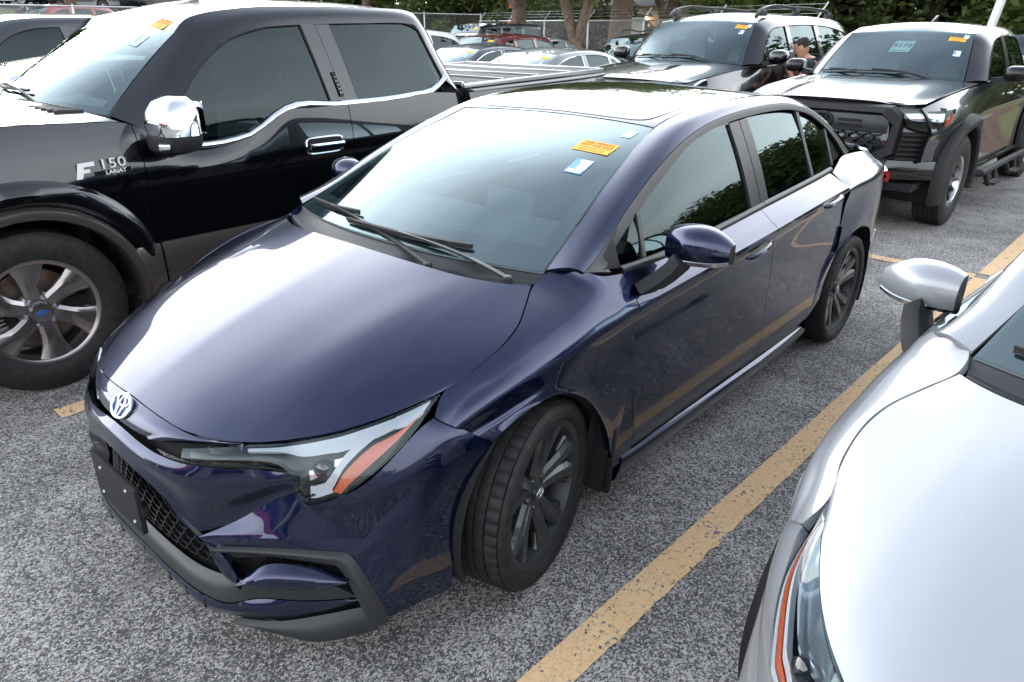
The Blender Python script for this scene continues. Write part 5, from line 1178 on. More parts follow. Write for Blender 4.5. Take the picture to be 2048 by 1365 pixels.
def sale_notice(parent, M, w=.165, h=.088, full=True):
    o = sheet(parent, 'sale_notice', M, w, h, M_STICKER)
    T = MB()
    if full:
        k = w / .165
        T.join(text_mb('THIS VEHICLE', .0225 * k, M @ Matrix.Translation((0, .029 * k, .0010)), .0003, True))
        T.join(text_mb('NOT FOR SALE', .0215 * k, M @ Matrix.Translation((0, .007 * k, .0010)), .0003, True))
    for i in range(3):
        b = MB(); y = -.010 * (w / .165) - i * .012 * (w / .165); ww = w * (.80 - .1 * (i == 2))
        x = -ww / 2
        rnd = random.Random(i)
        while x < ww / 2 - .008:
            l = rnd.uniform(.006, .018); l = min(l, ww / 2 - x); b.prism([(x, y - .002, .0007), (x + l, y - .002, .0007), (x + l, y + .002, .0007), (x, y + .002, .0007)], (0, 0, .0003)); x += l + .003
        b.xf(M); T.join(b)
    T.build('notice_print', M_STICKTXT, o); return o
def barcode_label(parent, M, w=.075, h=.105):
    o = sheet(parent, 'barcode_label', M, w, h, M_PAPERBLUE)
    b = MB()
    for x0, x1, y0, y1 in ((-.2, .42, .30, .45), (-.08, .44, .06, .25), (-.08, .44, -.18, .02), (-.42, .38, -.44, -.24)):
        b.prism([(x0 * w, y0 * h, .0007), (x1 * w, y0 * h, .0007), (x1 * w, y1 * h, .0007), (x0 * w, y1 * h, .0007)], (0, 0, .0003))
    b.xf(M); b.build('label_print', M_PAPER, o); return o

# ================================================================== the blue sedan
blue_car, BWG, BWN = build_sedan('blue_sedan', 'dark blue compact sedan in the middle, nose towards the viewer, orange notice on its windshield', 'car', (0, 0, 0), 0, M_BLUE)
sale_notice(blue_car, patch_on(BWG, BWN, (.86, .755), .165, .088, R(180 - 180)), .165, .088)
barcode_label(blue_car, patch_on(BWG, BWN, (.875, .60), .08, .10))
sheet(blue_car, 'permit_label', patch_on(BWG, BWN, (.93, .905), .05, .06), .045, .06, M_MINT)
# ------------------------------------------------------------------ general road vehicle: pickup, estate, suv or saloon from a table of sizes
def build_auto(name, label, cat, loc, rz, P, sp, group=None, scale=1.0, lod=1):
    car = thing(name, label, cat, loc, rz, group); car.scale = (scale,) * 3
    hw, wb, fo, ro = sp['hw'], sp['wb'], sp['fo'], sp['ro']
    R_, Rr, tw = sp['R'], sp['Rr'], sp['tw']
    kind = sp['kind']; rock = sp.get('rock', .30); P2 = sp.get('P2', P)
    arch_r = sp.get('arch', R_ + .055)
    nS = 2 if lod else 1
    top_f = _sp(*zip(*sp['top']))            # (x, z) top line of the body side: hood edge, belt, deck or bed rail
    toph = _sp(*zip(*sp.get('topy', [(-9, .9), (3, .9)]))) # fraction of hw at that line
    hull = MB()
    def back(G, d=.025):
        G = np.array(G); N = gnormals(G); c0 = A((-wb / 2, 0, .7)); 
        if float(((G - c0) * N).sum()) < 0: N = -N
        hull.grid(G - N * d)
    def plan(x): 
        f = max(0., (x - fo + .75) / .75); r = max(0., (-wb - ro + .6 - x) / .6)
        return 1 - .10 * f ** 2.2 - .07 * r ** 2.2
    crs = sp.get('crease', .62)              # crease height as a fraction of the side
    def crz(x, zt): return sp['crease_z'](x) if 'crease_z' in sp else rock + (zt - rock) * crs
    def sec(x, z):
        zt = float(top_f(x)[0]); zc = crz(x, zt); yt = float(toph(x)[0]) * hw
        w = plan(x)
        if z >= zc: y = hw - (hw - yt) * ((z - zc) / (zt - zc)) ** 1.6
        else:
            u = (zc - z) / (zc - rock); y = hw - .018 * min(1, u * 8) - .022 * math.sin(math.pi * min(1, u)) - .02 * u ** 3
        for xc in (0, -wb):                  # swollen wheel arches
            d = math.hypot(x - xc, (z - R_) * .95); y += sp.get('swell', .02) * math.exp(-((d - arch_r) / .10) ** 2)
        return y * w
    def zlow(x):
        z = rock
        for xc in (0, -wb):
            if abs(x - xc) < arch_r: z = max(z, R_ + math.sqrt(arch_r ** 2 - (x - xc) ** 2))
        if x > arch_r * .98: z = max(z, sp.get('bump_z', .62))
        if x < -wb - arch_r * .98: z = max(z, sp.get('rbump_z', .55))
        return z
    def side_panel(nm, xa, xb, s, m, zfix=None):
        xs = list(np.linspace(xa, xb, max(5, int(abs(xb - xa) / (.045 if lod else .10)))))
        for xc in (0, -wb):
            for e in (-1, 1):
                for q in (.999, .985, .96, .9):
                    x = xc + e * arch_r * q
                    if min(xa, xb) < x < max(xa, xb): xs.append(x)
        xs = sorted(set(round(x, 5) for x in xs), reverse=True)
        nv = 22 if lod else 10; G = np.empty((nv, len(xs), 3))
        for i, x in enumerate(xs):
            xq = x - (1e-4 if i == 0 else (-1e-4 if i == len(xs) - 1 else 0))
            zt = float(top_f(x)[0]); zl = min(zlow(xq), zt - .05); zc = crz(x, zt)
            ts = np.linspace(0, 1, nv); zs = zt + (zl - zt) * ts
            # put one row right on the crease
            j = int(np.argmin(np.abs(zs - zc))); 
            if 0 < j < nv - 1: zs[j] = zc
            for k in range(nv): G[k, i] = (x, s * sec(x, zs[k]), zs[k])
        b = MB().panel(G, (0, s, .1), .0025, .02); o = b.build(nm, m, car, angle=30); back(G, .03); return o
    xn = fo - sp.get('nose_in', .10); xt = -wb - ro + .06
    seams = sp['seams']; ends = [xn] + seams + [xt]
    names = sp['names']
    for s in (1, -1):
        for i, nm in enumerate(names):
            if nm: side_panel(nm, ends[i], ends[i + 1], s, P)
    # ---- hood
    zc_, zf_ = sp['hood_c'], sp['hood_f']; xc_ = sp['hood_x']; xfh = fo - sp.get('hood_in', .08)
    hwid = sp.get('hood_w', .90); n1 = 16
    rows = []
    for k, u in enumerate(np.linspace(0, 1, 10)):
        row = []
        for t in np.linspace(0, 1, 14):
            x0 = xfh - .16 * u ** 2.5; x1 = xc_ - sp.get('cowl_sweep', .20) * u ** 2.2; x = x0 + (x1 - x0) * t
            ye = hw * plan(x) * hwid * float(toph(x)[0]) / .9; y = ye * u
            ze = float(top_f(x)[0]); zcn = zf_ + (zc_ - zf_) * (t ** .8) + .02 * math.sin(math.pi * t)
            bulge = sp.get('hood_bulge', 0); br = .5 + .5 * math.tanh((.62 - u) * 14)
            z = zcn + (ze - zcn) * u ** 2.6 - bulge * (1 - br) * math.sin(math.pi * min(1, t * .9 + .1)) * (1 - u ** 4)
            row.append((x, y, z))
        rows.append(row)
    HG = loft(rows, 24 if lod else 12, 26 if lod else 10).transpose(1, 0, 2); HG = sym(HG)
    MB().panel(HG, (0, 0, 1), .003, .02).build('hood', sp.get('PH', P), car); back(HG, .03)
    # ---- front: panel, grille, lamps, bumper
    def fx(y, z, d=0.): return fo + d - sp.get('face_rake', .05) * max(0, z - .6) - (.30 * (abs(y) / hw) ** 3.2)
    if sp.get('front', True):
        zt = zf_; zb = sp.get('bump_z', .62)
        ysn = np.linspace(-1, 1, 25)
        G = A([[(fx(y * hw * .93, z, -.03 - .05 * ((z - zb) / (zt - zb)) ** 3), y * hw * .93, z - (.05 * abs(y) ** 3 if k < 1 else 0)) for y in ysn] for k, z in enumerate(np.linspace(zt, zb, 8))])
        MB().panel(G, (1, 0, 0), .002, .02).build('front_panel', P, car)
        back(G, .04)
        zbl = sp.get('bump_lo', .36)
        G = A([[(fx(y * hw * .97, .6, .02 * math.sin(math.pi * k / 7) + .02), y * hw * .97, z) for y in ysn] for k, z in enumerate(np.linspace(zb, zbl, 8))])
        G2 = [[(fx(hw * .97, .6, .02), s * hw * .97, z) for z in np.linspace(zb, zbl, 8)] for s in (1, -1)]
        b = MB().panel(G, (1, 0, -.1), .002, .04)
        for s in (1, -1):
            xs = np.linspace(fx(hw * .97, .6, .03), arch_r * 1.0, 6)
            b.panel(A([[(x, s * sec(x, max(z, rock)) * 1.0, z) for x in xs] for z in np.linspace(zb + .02, zbl, 6)]), (0, s, 0), .002, .02)
        b.build('front_bumper', sp.get('PB', P), car)
        if not sp.get('custom_face'):
            gw = sp.get('grille_w', .55); gz0, gz1 = zb + .04, zt - .10
            b = MB(); b.panel(A([[(fx(y, z, -.012), y, z) for y in np.linspace(-gw, gw, 13)] for z in np.linspace(gz1, gz0, 5)]), (1, 0, 0), 0, .03); b.build('grille', M_GLOSSBLK, car)
            for k in range(3):
                z = gz0 + (gz1 - gz0) * (k + .5) / 3; b = MB(); b.strip([(fx(y, z, .004), y, z) for y in np.linspace(-gw * .97, gw * .97, 13)], (0, 0, 1), .02, .012, (1, 0, 0)); b.build('grille_bar', sp.get('barm', M_GREYTRIM), car, fixn=True)
            for s in (1, -1):
                G = A([[(fx(s * (gw + .03 + u * (hw * .95 - gw - .03)), z, -.004), s * (gw + .03 + u * (hw * .95 - gw - .03)), z + .03 * u) for u in np.linspace(0, 1, 8)] for z in np.linspace(zt - .085, zt - .24, 5)])
                h = MB().panel(G, (1, s * .3, .1), 0, .02).build('headlight', M_LAMPSILV, car)
                N = gnormals(G); MB().grid(G + A((.012, s * .003, .002))).build('lamp_lens', M_LENS, h)
    # ---- windscreen, roof
    w0, w1 = sp['ws0'], sp['ws1']     # (x centre, x corner, half width, z centre, z corner)
    us = np.linspace(0, 1, 7)
    wbt = [(w0[0] + (w0[1] - w0[0]) * u ** 2.2, w0[2] * u, w0[3] + (w0[4] - w0[3]) * u * u) for u in us]; wtp = [(w1[0] + (w1[1] - w1[0]) * u ** 2, w1[2] * u, w1[3] + (w1[4] - w1[3]) * u * u) for u in us]
    wmd = [lerp(a, b, .5) + A((.01, 0, .025)) * (1 - .4 * u * u) for a, b, u in zip(wbt, wtp, us)]
    WG = sym(idx_loft([wbt, wmd, wtp], 2, 12)); WN = gnormals(WG); WN = WN if WN[..., 2].sum() > 0 else -WN
    ws = MB().panel(WG, (1, 0, 1), .004, .006).build('windshield', sp.get('wglass', M_GLASS), car)
    b = MB()
    for q in ([(0, 0), (1, 0), (1, .07), (0, .07)], [(0, .07), (.035, .07), (.035, .95), (0, .95)], [(.965, .07), (1, .07), (1, .95), (.965, .95)], [(0, .95), (1, .95), (1, 1), (0, 1)], [(.42, .80), (.58, .80), (.56, .95), (.44, .95)]): b.grid(sub_grid(WG, q, 14, 4, -.006, WN))
    b.build('frit_band', M_SCREEN, ws)
    b = MB(); cw = [(x + .10 - .02, y * 1.02, z - .025) for x, y, z in wbt]; b.panel(sym(idx_loft([cw, [lerp(p, q, .5) - A((0, 0, .01)) for p, q in zip(cw, wbt)], wbt], 2, 5)), (0, 0, 1), 0, .01); b.build('cowl', M_PLASTIC, car)
    fr = list(sp['frame']); op = sp['opening']   # matched lists: frame (x, y, z); opening (x, z)
    nr0 = sp['roof_i'][0]
    for i, t in enumerate((-.03, .36, .74, 1.0)): fr[i] = tuple(grid_at(WG, 1, t) + A((0, .006, .002)))
    nr0, nr1 = sp['roof_i']                # indices of the frame points that bound the roof
    re_ = A(fr[nr0:nr1 + 1]); rise = sp.get('roof_rise', .05)
    rows = []
    for u in (0, .35, .7, 1):
        row = []
        for i, p in enumerate(re_):
            kx = w1[0] if i == 0 else p[0]
            row.append((kx + (p[0] - kx) * u * u, p[1] * u, p[2] + rise * (.35 if i == 0 else (.5 if i == len(re_) - 1 else 1)) * (1 - u * u)))
        rows.append(row)
    RG = sym(idx_loft(rows, 4, 12).transpose(1, 0, 2)) if False else sym(np.transpose(idx_loft(rows, 4, 10), (1, 0, 2)))
    MB().panel(RG, (0, 0, 1), .002, .012).build('roof', P, car); back(RG, .04)
    gy = lambda x, z: sp['gy'](x, z)
    in3 = [(x, gy(x, z), z) for x, z in op]
    mid3 = [lerp(a, b, .5) + A((0, .5, .5)) * sp.get('frame_bulge', .018) for a, b in zip(fr, in3)]
    SF = idx_loft([fr, mid3, in3], 5 if lod else 3, 8 if lod else 5)
    obx = A(op); 
    ib = sp['open_b']                      # (front bottom index, top front, top rear, rear bottom) into opening
    def ztop(x): 
        seg = obx[ib[0]:ib[3] + 1]; o = np.argsort(seg[:, 0]); return float(np.interp(x, seg[o, 0], seg[o, 1]))
    zb = _sp(*zip(*sp.get('belt', sp['top'])))
    pil = sp['pillars']                    # list of (x bottom, x top, width)
    for s in (1, -1):
        F = (lambda G: G) if s > 0 else mirY
        MB().panel(F(SF), (0, s, .6), .002, .02).build('side_frame', P, car, angle=40); back(F(SF), .035)
        gp = lambda x, z, d=0.: (x, s * (gy(x, z) + d), z)
        xf0, xf1 = op[ib[0]][0], op[ib[1]][0]; xr1, xr0 = op[ib[2]][0], op[ib[3]][0]
        edges = [(xf0, xf1)] + [e for p in pil for e in ((p[0] + p[2] / 2, p[1] + p[2] / 2), (p[0] - p[2] / 2, p[1] - p[2] / 2))] + [(xr0, xr1)]
        gn = sp.get('glass_names', ['front_window', 'rear_window', 'quarter_window', 'quarter_window'])
        for i in range(len(pil) + 1):
            (a0, a1), (b0, b1) = edges[2 * i], edges[2 * i + 1]
            ks = np.linspace(0, 1, 9)
            def edge_line(x0, x1, idx):
                if idx is not None: return spl([(op[q][0], op[q][1], 0) for q in idx], 9)[:, :2]
                return A([(x0 + (x1 - x0) * k, float(zb(x0)[0]) + .005 + (ztop(x1) + .004 - float(zb(x0)[0]) - .005) * k) for k in ks])
            EL = edge_line(a0, a1, range(ib[0], ib[1] + 1) if i == 0 else None); ER = edge_line(b0, b1, range(ib[3], ib[2] - 1, -1) if i == len(pil) else None)
            G = []
            for j, k in enumerate(ks):
                row = []
                for u in np.linspace(0, 1, 13):
                    x, z = EL[j] * (1 - u) + ER[j] * u; xT, zT = EL[-1] * (1 - u) + ER[-1] * u; xB, zB = EL[0] * (1 - u) + ER[0] * u
                    z += (ztop(xT) + .004 - zT) * k ** 2 * (1 if 0 < u < 1 else 0) + (float(zb(xB)[0]) + .003 - zB) * (1 - k) ** 2 * (1 if 0 < u < 1 else 0)
                    row.append(gp(x, z, -.014 + .008 * math.sin(math.pi * k)))
                G.append(row)
            G = A(G); MB().grid(G).build(gn[i], sp.get('gm', [M_TINT] * 4)[i], car)
            # rubber edge round the pane
            if lod:
                b = MB(); loop = list(G[0]) + list(G[1:, -1]) + list(G[-1, ::-1][1:]) + list(G[::-1, 0][1:])
                b.tube([A(p) + A((0, s * .006, 0)) for p in loop], .0065, 6, False); b.build('window_seal', sp.get('sealm', M_PLASTIC), car)
        for p in pil:
            for h, sg in ((.5, 1), (-.5, -1)):
                G = A([[gp(p[0] + (p[1] - p[0]) * k + p[2] * w_, (float(zb(p[0])[0]) - .004) + (ztop(p[1]) + .006 - float(zb(p[0])[0])) * k, .002 + .006 * math.sin(math.pi * k)) for w_ in np.linspace(0, h, 4)] for k in np.linspace(0, 1, 7)])
                MB().panel(G, (0, s, .2), .0015, .014).build('pillar_cover', sp.get('pilm', P), car)
        # belt moulding
        b = MB(); xs = np.linspace(xf0 + .02, xr0 - .02, 26)
        b.panel(idx_loft([[gp(x, float(zb(x)[0]) + h, d) for x in xs] for d, h in ((.012, -.022), (.018, -.008), (.008, .008), (-.012, .010))], 1, 8), (0, s, .4), 0, .006)
        b.build('belt_moulding', sp.get('beltm', M_GREYTRIM), car)
        # mirror
        if sp.get('mirror', True):
            mx, my, mz = sp.get('mir', (xf0 - .08, hw + .02, float(zb(xf0)[0]) + .03)); mw, mh, md = sp.get('mirs', (.20, .15, .13))
            b = MB(); G = np.empty((9, 16, 3))
            for j, u in enumerate(np.linspace(0, 1, 9)):
                e = (1 - abs(2 * u - .9) ** 3.5 * .75) ** .6 if abs(2 * u - .9) < 1.1 else .3
                for i in range(16):
                    w_ = 2 * math.pi * i / 16; c, sn = math.cos(w_), math.sin(w_)
                    G[j, i] = (mx + (md * e * abs(c) ** .8 if c > 0 else -.02), s * (my + mw * u), mz + mh / 2 + mh / 2 * e * math.copysign(abs(sn) ** .6, sn))
            b.grid(G, wrap=True); b.add(G[0], [tuple(range(16))]); b.add(G[-1], [tuple(range(16))]); mo = b.build('door_mirror', sp.get('mirm', P), car, fixn=True, angle=50)
            b = MB(); b.hexa([(mx - .04, s * (my - .10), mz - .03), (mx + .06, s * (my - .10), mz - .03), (mx + .05, s * (my + .05), mz + .0), (mx - .01, s * (my + .05), mz + .0), (mx - .04, s * (my - .10), mz + .03), (mx + .06, s * (my - .10), mz + .03), (mx + .05, s * (my + .05), mz + .05), (mx - .01, s * (my + .05), mz + .05)]); b.build('mirror_stem', M_PLASTIC, mo, fixn=True)
            b = MB(); b.add([(mx - .022, s * (my + mw * u), mz + mh / 2 + q * mh * .42) for u, q in ((.05, -1), (.92, -1), (.92, 1), (.05, 1))], [(0, 1, 2, 3)]); b.build('mirror_glass', M_CHROME, mo)
        # handles
        if lod:
            for hx in sp.get('handles', []):
                hz = sp.get('hz', float(zb(hx)[0]) - .16); b = MB(); Ph = [(x, s * (sec(x, hz) + .004 + .028 * math.sin(math.pi * i / 8) ** .5), hz) for i, x in enumerate(np.linspace(hx + .11, hx - .11, 9))]; b.tube(Ph, [.009] + [.014] * 7 + [.009], 8); ho = b.build('door_handle', sp.get('handm', P), car)
                b = MB(); b.prism([(hx + .12 * math.cos(t), s * (sec(hx, hz) + .002), hz + .035 * math.sin(t)) for t in np.linspace(0, 2 * math.pi, 17)[:-1]], (0, s * .002, 0)); b.build('handle_recess_shade', M_HULL, ho, fixn=True)  # flat dark ellipse stands in for the shade behind the handle
        # arch liners
        for xc in (0, -wb):
            li = MB(); nA = 22; Gl = np.empty((3, nA, 3))
            for i, a in enumerate(np.linspace(R(-18), R(198), nA)):
                for j, (dr, yy) in enumerate(((.004, hw * .97), (.01, hw * .8), (.01, hw * .5))): Gl[j, i] = (xc + (arch_r + dr) * math.cos(a), yy * s, R_ + (arch_r + dr) * math.sin(a))
            li.grid(Gl); li.grid(np.stack([Gl[2], np.repeat(A([[xc, hw * .5 * s, R_]]), nA, 0)])); li.build('wheel_liner', M_HULL, car)
        # rocker
        b = MB(); xs = np.linspace(-arch_r, -wb + arch_r, 8)
        b.panel(idx_loft([[(x, s * sec(x, rock), rock + .002) for x in xs], [(x, s * (hw - .03), rock - .05) for x in xs], [(x, s * (hw - .12), rock - .08) for x in xs]], 1, 6), (0, s, -.2), 0, .01); b.build('rocker_panel', sp.get('rockm', P2), car)
    # ---- rear
    xe = -wb - ro
    if kind == 'pickup':
        xb0 = sp['bed0']; zr = sp['rail']
        b = MB(); ys = np.linspace(-1, 1, 9)
        b.panel(A([[(xe + .03 * abs(y) ** 3, y * hw * .90, z) for y in ys] for z in np.linspace(zr, .62, 6)]), (-1, 0, 0), .003, .03); b.build('tailgate', P, car)
        b = MB(); b.box(((xb0 + xe) / 2, 0, .72), (abs(xe - xb0) - .06, hw * 1.7, .04)); 
        for s in (1, -1): b.grid(A([[(x, s * (hw * .84), z) for x in (xb0, xe)] for z in (.7, zr - .01)]))
        b.grid(A([[(xb0 - .01, y, z) for y in (-hw * .86, hw * .86)] for z in (.5, zr)])); b.build('bed_liner', M_PLASTIC, car)
        for s in (1, -1):
            b = MB(); xs = np.linspace(xb0 - .02, xe + .02, 10); b.panel(idx_loft([[(x, s * (sec(x, zr) + .002), float(top_f(x)[0]) - .012) for x in xs], [(x, s * (sec(x, zr) - .012), float(top_f(x)[0]) + .010) for x in xs], [(x, s * (hw * .82), float(top_f(x)[0]) + .008) for x in xs]], 1, 5), (0, s * .3, 1), 0, .02); b.build('bed_rail', M_PLASTIC if not sp.get('railm') else sp['railm'], car)
        # cab back wall with window
        rf = A(fr[nr1]); zr0 = sp.get('cabz', 1.2)
        G = A([[(rf[0] + (xb0 + .05 - rf[0]) * k - .02 * (1 - abs(u) ** 3), u * (rf[1] + (hw * .86 - rf[1]) * k), rf[2] + (zr0 * .8 - rf[2]) * k + rise * .5 * (1 - k) * (1 - u * u)) for u in np.linspace(-1, 1, 11)] for k in np.linspace(0, 1, 6)])
        b = MB().panel(G, (-1, 0, 0), .002, .01).build('cab_rear', P, car); back(G, .03)
        MB().grid(sub_grid(G, [(.15, .10), (.85, .10), (.88, .50), (.12, .50)], 8, 4) - A((.006, 0, 0))).build('rear_windshield', M_TINT, car)
    else:
        rf = A(fr[nr1]); rb_ = A(fr[-1]); zt = float(top_f(xe + .3)[0])
        us = np.linspace(0, 1, 6)
        r0 = [(rf[0] - .02 * (1 - u * u), rf[1] * u, rf[2] + rise * .5 * (1 - u * u)) for u in us]; r1 = [(rb_[0] - .03 * (1 - u * u), rb_[1] * u, rb_[2] + .01 * (1 - u * u)) for u in us]
        RW = sym(idx_loft([r0, [lerp(p, q, .5) + A((-.02, 0, .02)) for p, q in zip(r0, r1)], r1], 2, 8))
        MB().panel(RW, (-1, 0, .6), .003, .01).build('rear_windshield', M_TINT, car)
        if kind == 'sedan':
            r2 = [(xe + .05 + .14 * u ** 3, hw * .86 * u, zt + .01) for u in us]; b = MB().panel(sym(idx_loft([r1, [lerp(p, q, .5) + A((0, 0, .02)) for p, q in zip(r1, r2)], r2], 2, 8)), (0, 0, 1), .003, .02); b.build('trunk_lid', P, car)
        r2 = [(xe + .05 + .14 * u ** 3, hw * .86 * u, zt + .01) for u in us] if kind == 'sedan' else r1
        r3 = [(xe + .10 * u ** 3, hw * .90 * u, .85) for u in us]; r4 = [(xe - .04 + .10 * u ** 3, hw * .93 * u, .60) for u in us]; r5 = [(xe + .02 + .1 * u ** 3, hw * .90 * u, .30) for u in us]
        G = sym(idx_loft([r2, r3, r4, r5], 2, 14)); MB().panel(G, (-1, 0, 0), .002, .02).build('tail_panel', P, car); back(G, .03)
    for s in (1, -1):
        zt = float(top_f(xe + .25)[0]); b = MB()
        za, zb_ = (zt - .08, zt - .36) if kind != 'sedan' else (zt - .05, zt - .22)
        xs = np.linspace(xe + .30, xe + .02, 5)
        b.panel(A([[(x, s * (sec(x, z) + .006), z) for x in xs] for z in np.linspace(za, zb_, 5)]), (0, s, 0), 0, .02); b.panel(A([[(xe + .01, s * y, z) for y in np.linspace(sec(xe, .9), hw * .66, 4)] for z in np.linspace(za, zb_, 4)]), (-1, 0, 0), 0, .02); b.build('tail_light', M_REDLENS, car)
        b = MB(); b.panel(A([[(x, s * sec(x, max(rock, z)), z) for x in np.linspace(-wb - arch_r, xe, 6)] for z in np.linspace(.57, .32, 4)]), (0, s, 0), .002, .02); b.build('rear_bumper', P, car)
    # ---- cabin
    d = MB(); dz = w0[4] - .03
    d.grid(sym(idx_loft([[(w0[0] - .02, 0, dz - .02), (w0[0] - .1, w0[2] * .6, dz - .02), (w0[1] - .05, w0[2], dz - .02)], [(w0[0] - .45, 0, dz + .02), (w0[0] - .45, w0[2] * .6, dz + .03), (w0[1] - .4, w0[2], dz)], [(w0[0] - .62, 0, dz - .02), (w0[0] - .6, w0[2] * .6, dz), (w0[1] - .5, w0[2], dz - .02)], [(w0[0] - .64, 0, dz - .4), (w0[0] - .6, w0[2] * .6, dz - .4), (w0[1] - .5, w0[2], dz - .4)]], 3, 10))); d.build('dashboard', M_INT2, car)
    sx = w1[0] - sp.get('seat_dx', .30); sz = w1[3]
    smat = sp.get('seatm', M_INT2)
    for dx in ([0, -.95] if sp.get('rows', 2) == 2 else [0]):
        for y in (.40 * hw, -.40 * hw):
            b = MB(); rows = []
            for h, xx, w_, t in ((-.85, .0, .42, .14), (-.55, -.04, .46, .14), (-.35, -.10, .44, .12), (-.26, -.13, .34, .09)):
                rows.append([(sx + dx + xx + t / 2, y - w_ / 2, sz + h), (sx + dx + xx + t / 2, y + w_ / 2, sz + h), (sx + dx + xx - t / 2, y + w_ / 2 * .9, sz + h), (sx + dx + xx - t / 2, y - w_ / 2 * .9, sz + h), (sx + dx + xx + t / 2, y - w_ / 2, sz + h)])
            b.grid(A(rows)); b.box((sx + dx - .15, y, sz - .18), (.09, .27, .17), Matrix.Rotation(R(-10), 3, 'Y'), .82); b.build('seat', smat, car, fixn=True)
    if lod:
        b = MB(); b.tube([(w0[0] - .72 + .06 * math.sin(t), .40 * hw + .185 * math.cos(t), dz + .0 + .175 * math.sin(t)) for t in np.linspace(0, 2 * math.pi, 25)], .015, 6, False); b.box((w0[0] - .70, .4 * hw, dz), (.04, .30, .05)); b.build('steering_wheel', M_INT, car, fixn=True)
    hull.box((-wb / 2, 0, rock - .03), (wb + fo + ro - .4, hw * 1.7, .06)); hull.box((w0[0] - .02, 0, (rock + w0[3]) / 2), (.05, hw * 1.5, w0[3] - rock - .12))
    hull.build('body_shell', M_HULL, car)
    for s in (1, -1):
        for x in (0, -wb):
            make_wheel(car, (x, s * (hw - sp.get('inset', .03) - tw / 2), R_), 0, R_, Rr, tw, sp.get('style', 'plain'), tread=(sp.get('tread', 0) if lod else 0), side=s, spin=sp.get('spin', .3))
    # wipers
    if lod:
        for y, ty in ((.52 * hw, -.12), (-.08, -.62 * hw)):
            u0 = (y / w0[2] + 1) / 2; a = grid_at(WG, min(max(u0, .02), .98), -.0) + A((.05, 0, -.01)); e = grid_at(WG, (ty / w0[2] + 1) / 2, .10) + A((.012, 0, .022)); b = MB(); b.strip(spl([a, lerp(a, e, .4) + A((.01, 0, .03)), e], 8), (.6, 0, .3), [.024] * 3 + [.018] * 3 + [.012] * 2, .012)
            o = b.build('wiper', M_GREYTRIM, car, fixn=True); b = MB(); d_ = (A(e) - A(a)) * .5; b.strip([grid_at(WG, (ty / w0[2] + 1) / 2 + q * .22, .085 + abs(q) * .01) + A((.010, 0, .014)) for q in np.linspace(-1, 1, 9)], (-.7, 0, .2), .014, .012); b.build('wiper_blade', M_PLASTIC, o, fixn=True)
    return dict(car=car, WG=WG, WN=WN, sec=sec, fx=fx, top=top_f, arch=arch_r, gy=gy, zb=zb, RG=RG, HG=HG)
# ================================================================== the black pickup on the left
def gy_f(x, z): return .955 - .36 * max(0, z - 1.22) - .05 * max(0., (x + .9) / .5) - .02 * max(0, (-2.3 - x))
F_SP = dict(kind='pickup', hw=1.0, wb=3.66, fo=.95, ro=1.06, R=.402, Rr=.260, tw=.275, rock=.42, arch=.462, swell=.035, crease=.70, crease_z=lambda x: .985 + .012 * (-x), P2=M_BROWNGREY, style='truck', tread=0, spin=.35, inset=.035,
    top=[(.95, 1.17), (.5, 1.235), (-.03, 1.268), (-.34, 1.258), (-.58, 1.235), (-.8, 1.10), (-1.08, 1.095), (-1.27, 1.155), (-1.42, 1.238), (-1.6, 1.245), (-1.85, 1.243), (-2.3, 1.262), (-2.55, 1.275), (-2.90, 1.255), (-3.2, 1.262), (-4.72, 1.305)],
    topy=[(.95, .90), (0, .915), (-.6, .93), (-.9, .955), (-2.7, .95), (-4.7, .95)], belt=[(-.75, 1.12), (-1.08, 1.112), (-1.22, 1.14), (-1.36, 1.22), (-1.45, 1.256), (-1.82, 1.258), (-2.4, 1.275), (-2.62, 1.30), (-2.80, 1.40)],
    seams=[-.585, -1.865, -2.80, -2.93], names=['fender', 'front_door', 'rear_door', None, 'bed_side'], hood_c=1.33, hood_f=1.20, hood_x=-.28, hood_w=.885, cowl_sweep=.26, hood_bulge=.035, nose_in=.10,
    ws0=(-.30, -.545, .76, 1.30, 1.262), ws1=(-1.16, -1.10, .66, 1.765, 1.725), roof_rise=.045, frame_bulge=.022,
    frame=[(-.57, .80, 1.255), (-.78, .745, 1.43), (-1.00, .685, 1.65), (-1.11, .668, 1.728), (-1.4, .690, 1.775), (-1.8, .70, 1.79), (-2.3, .70, 1.79), (-2.62, .69, 1.775), (-2.74, .71, 1.68), (-2.83, .79, 1.45), (-2.93, .90, 1.20)],
    opening=[(-.72, 1.14), (-.86, 1.33), (-1.08, 1.53), (-1.22, 1.61), (-1.45, 1.672), (-1.78, 1.690), (-2.2, 1.700), (-2.52, 1.70), (-2.62, 1.66), (-2.68, 1.48), (-2.74, 1.345)],
    roof_i=(3, 7), open_b=(0, 4, 8, 10), gy=gy_f, pillars=[(-1.865, -1.80, .20)], gm=[M_TINT, M_TINT, M_TINT, M_TINT], beltm=M_CHROME, mirror=False, handles=[], bed0=-2.97, rail=1.27, railm=M_GREYTRIM, cabz=1.2, bump_z=.72, bump_lo=.45, seatm=M_INTL)
FT = build_auto('black_pickup', 'glossy black crew cab pickup with chrome mirror caps and bronze lower panels', 'pickup truck', (.56, -2.75, 0), R(0), M_BLACK, F_SP)
ft = FT['car']; fsec = FT['sec']
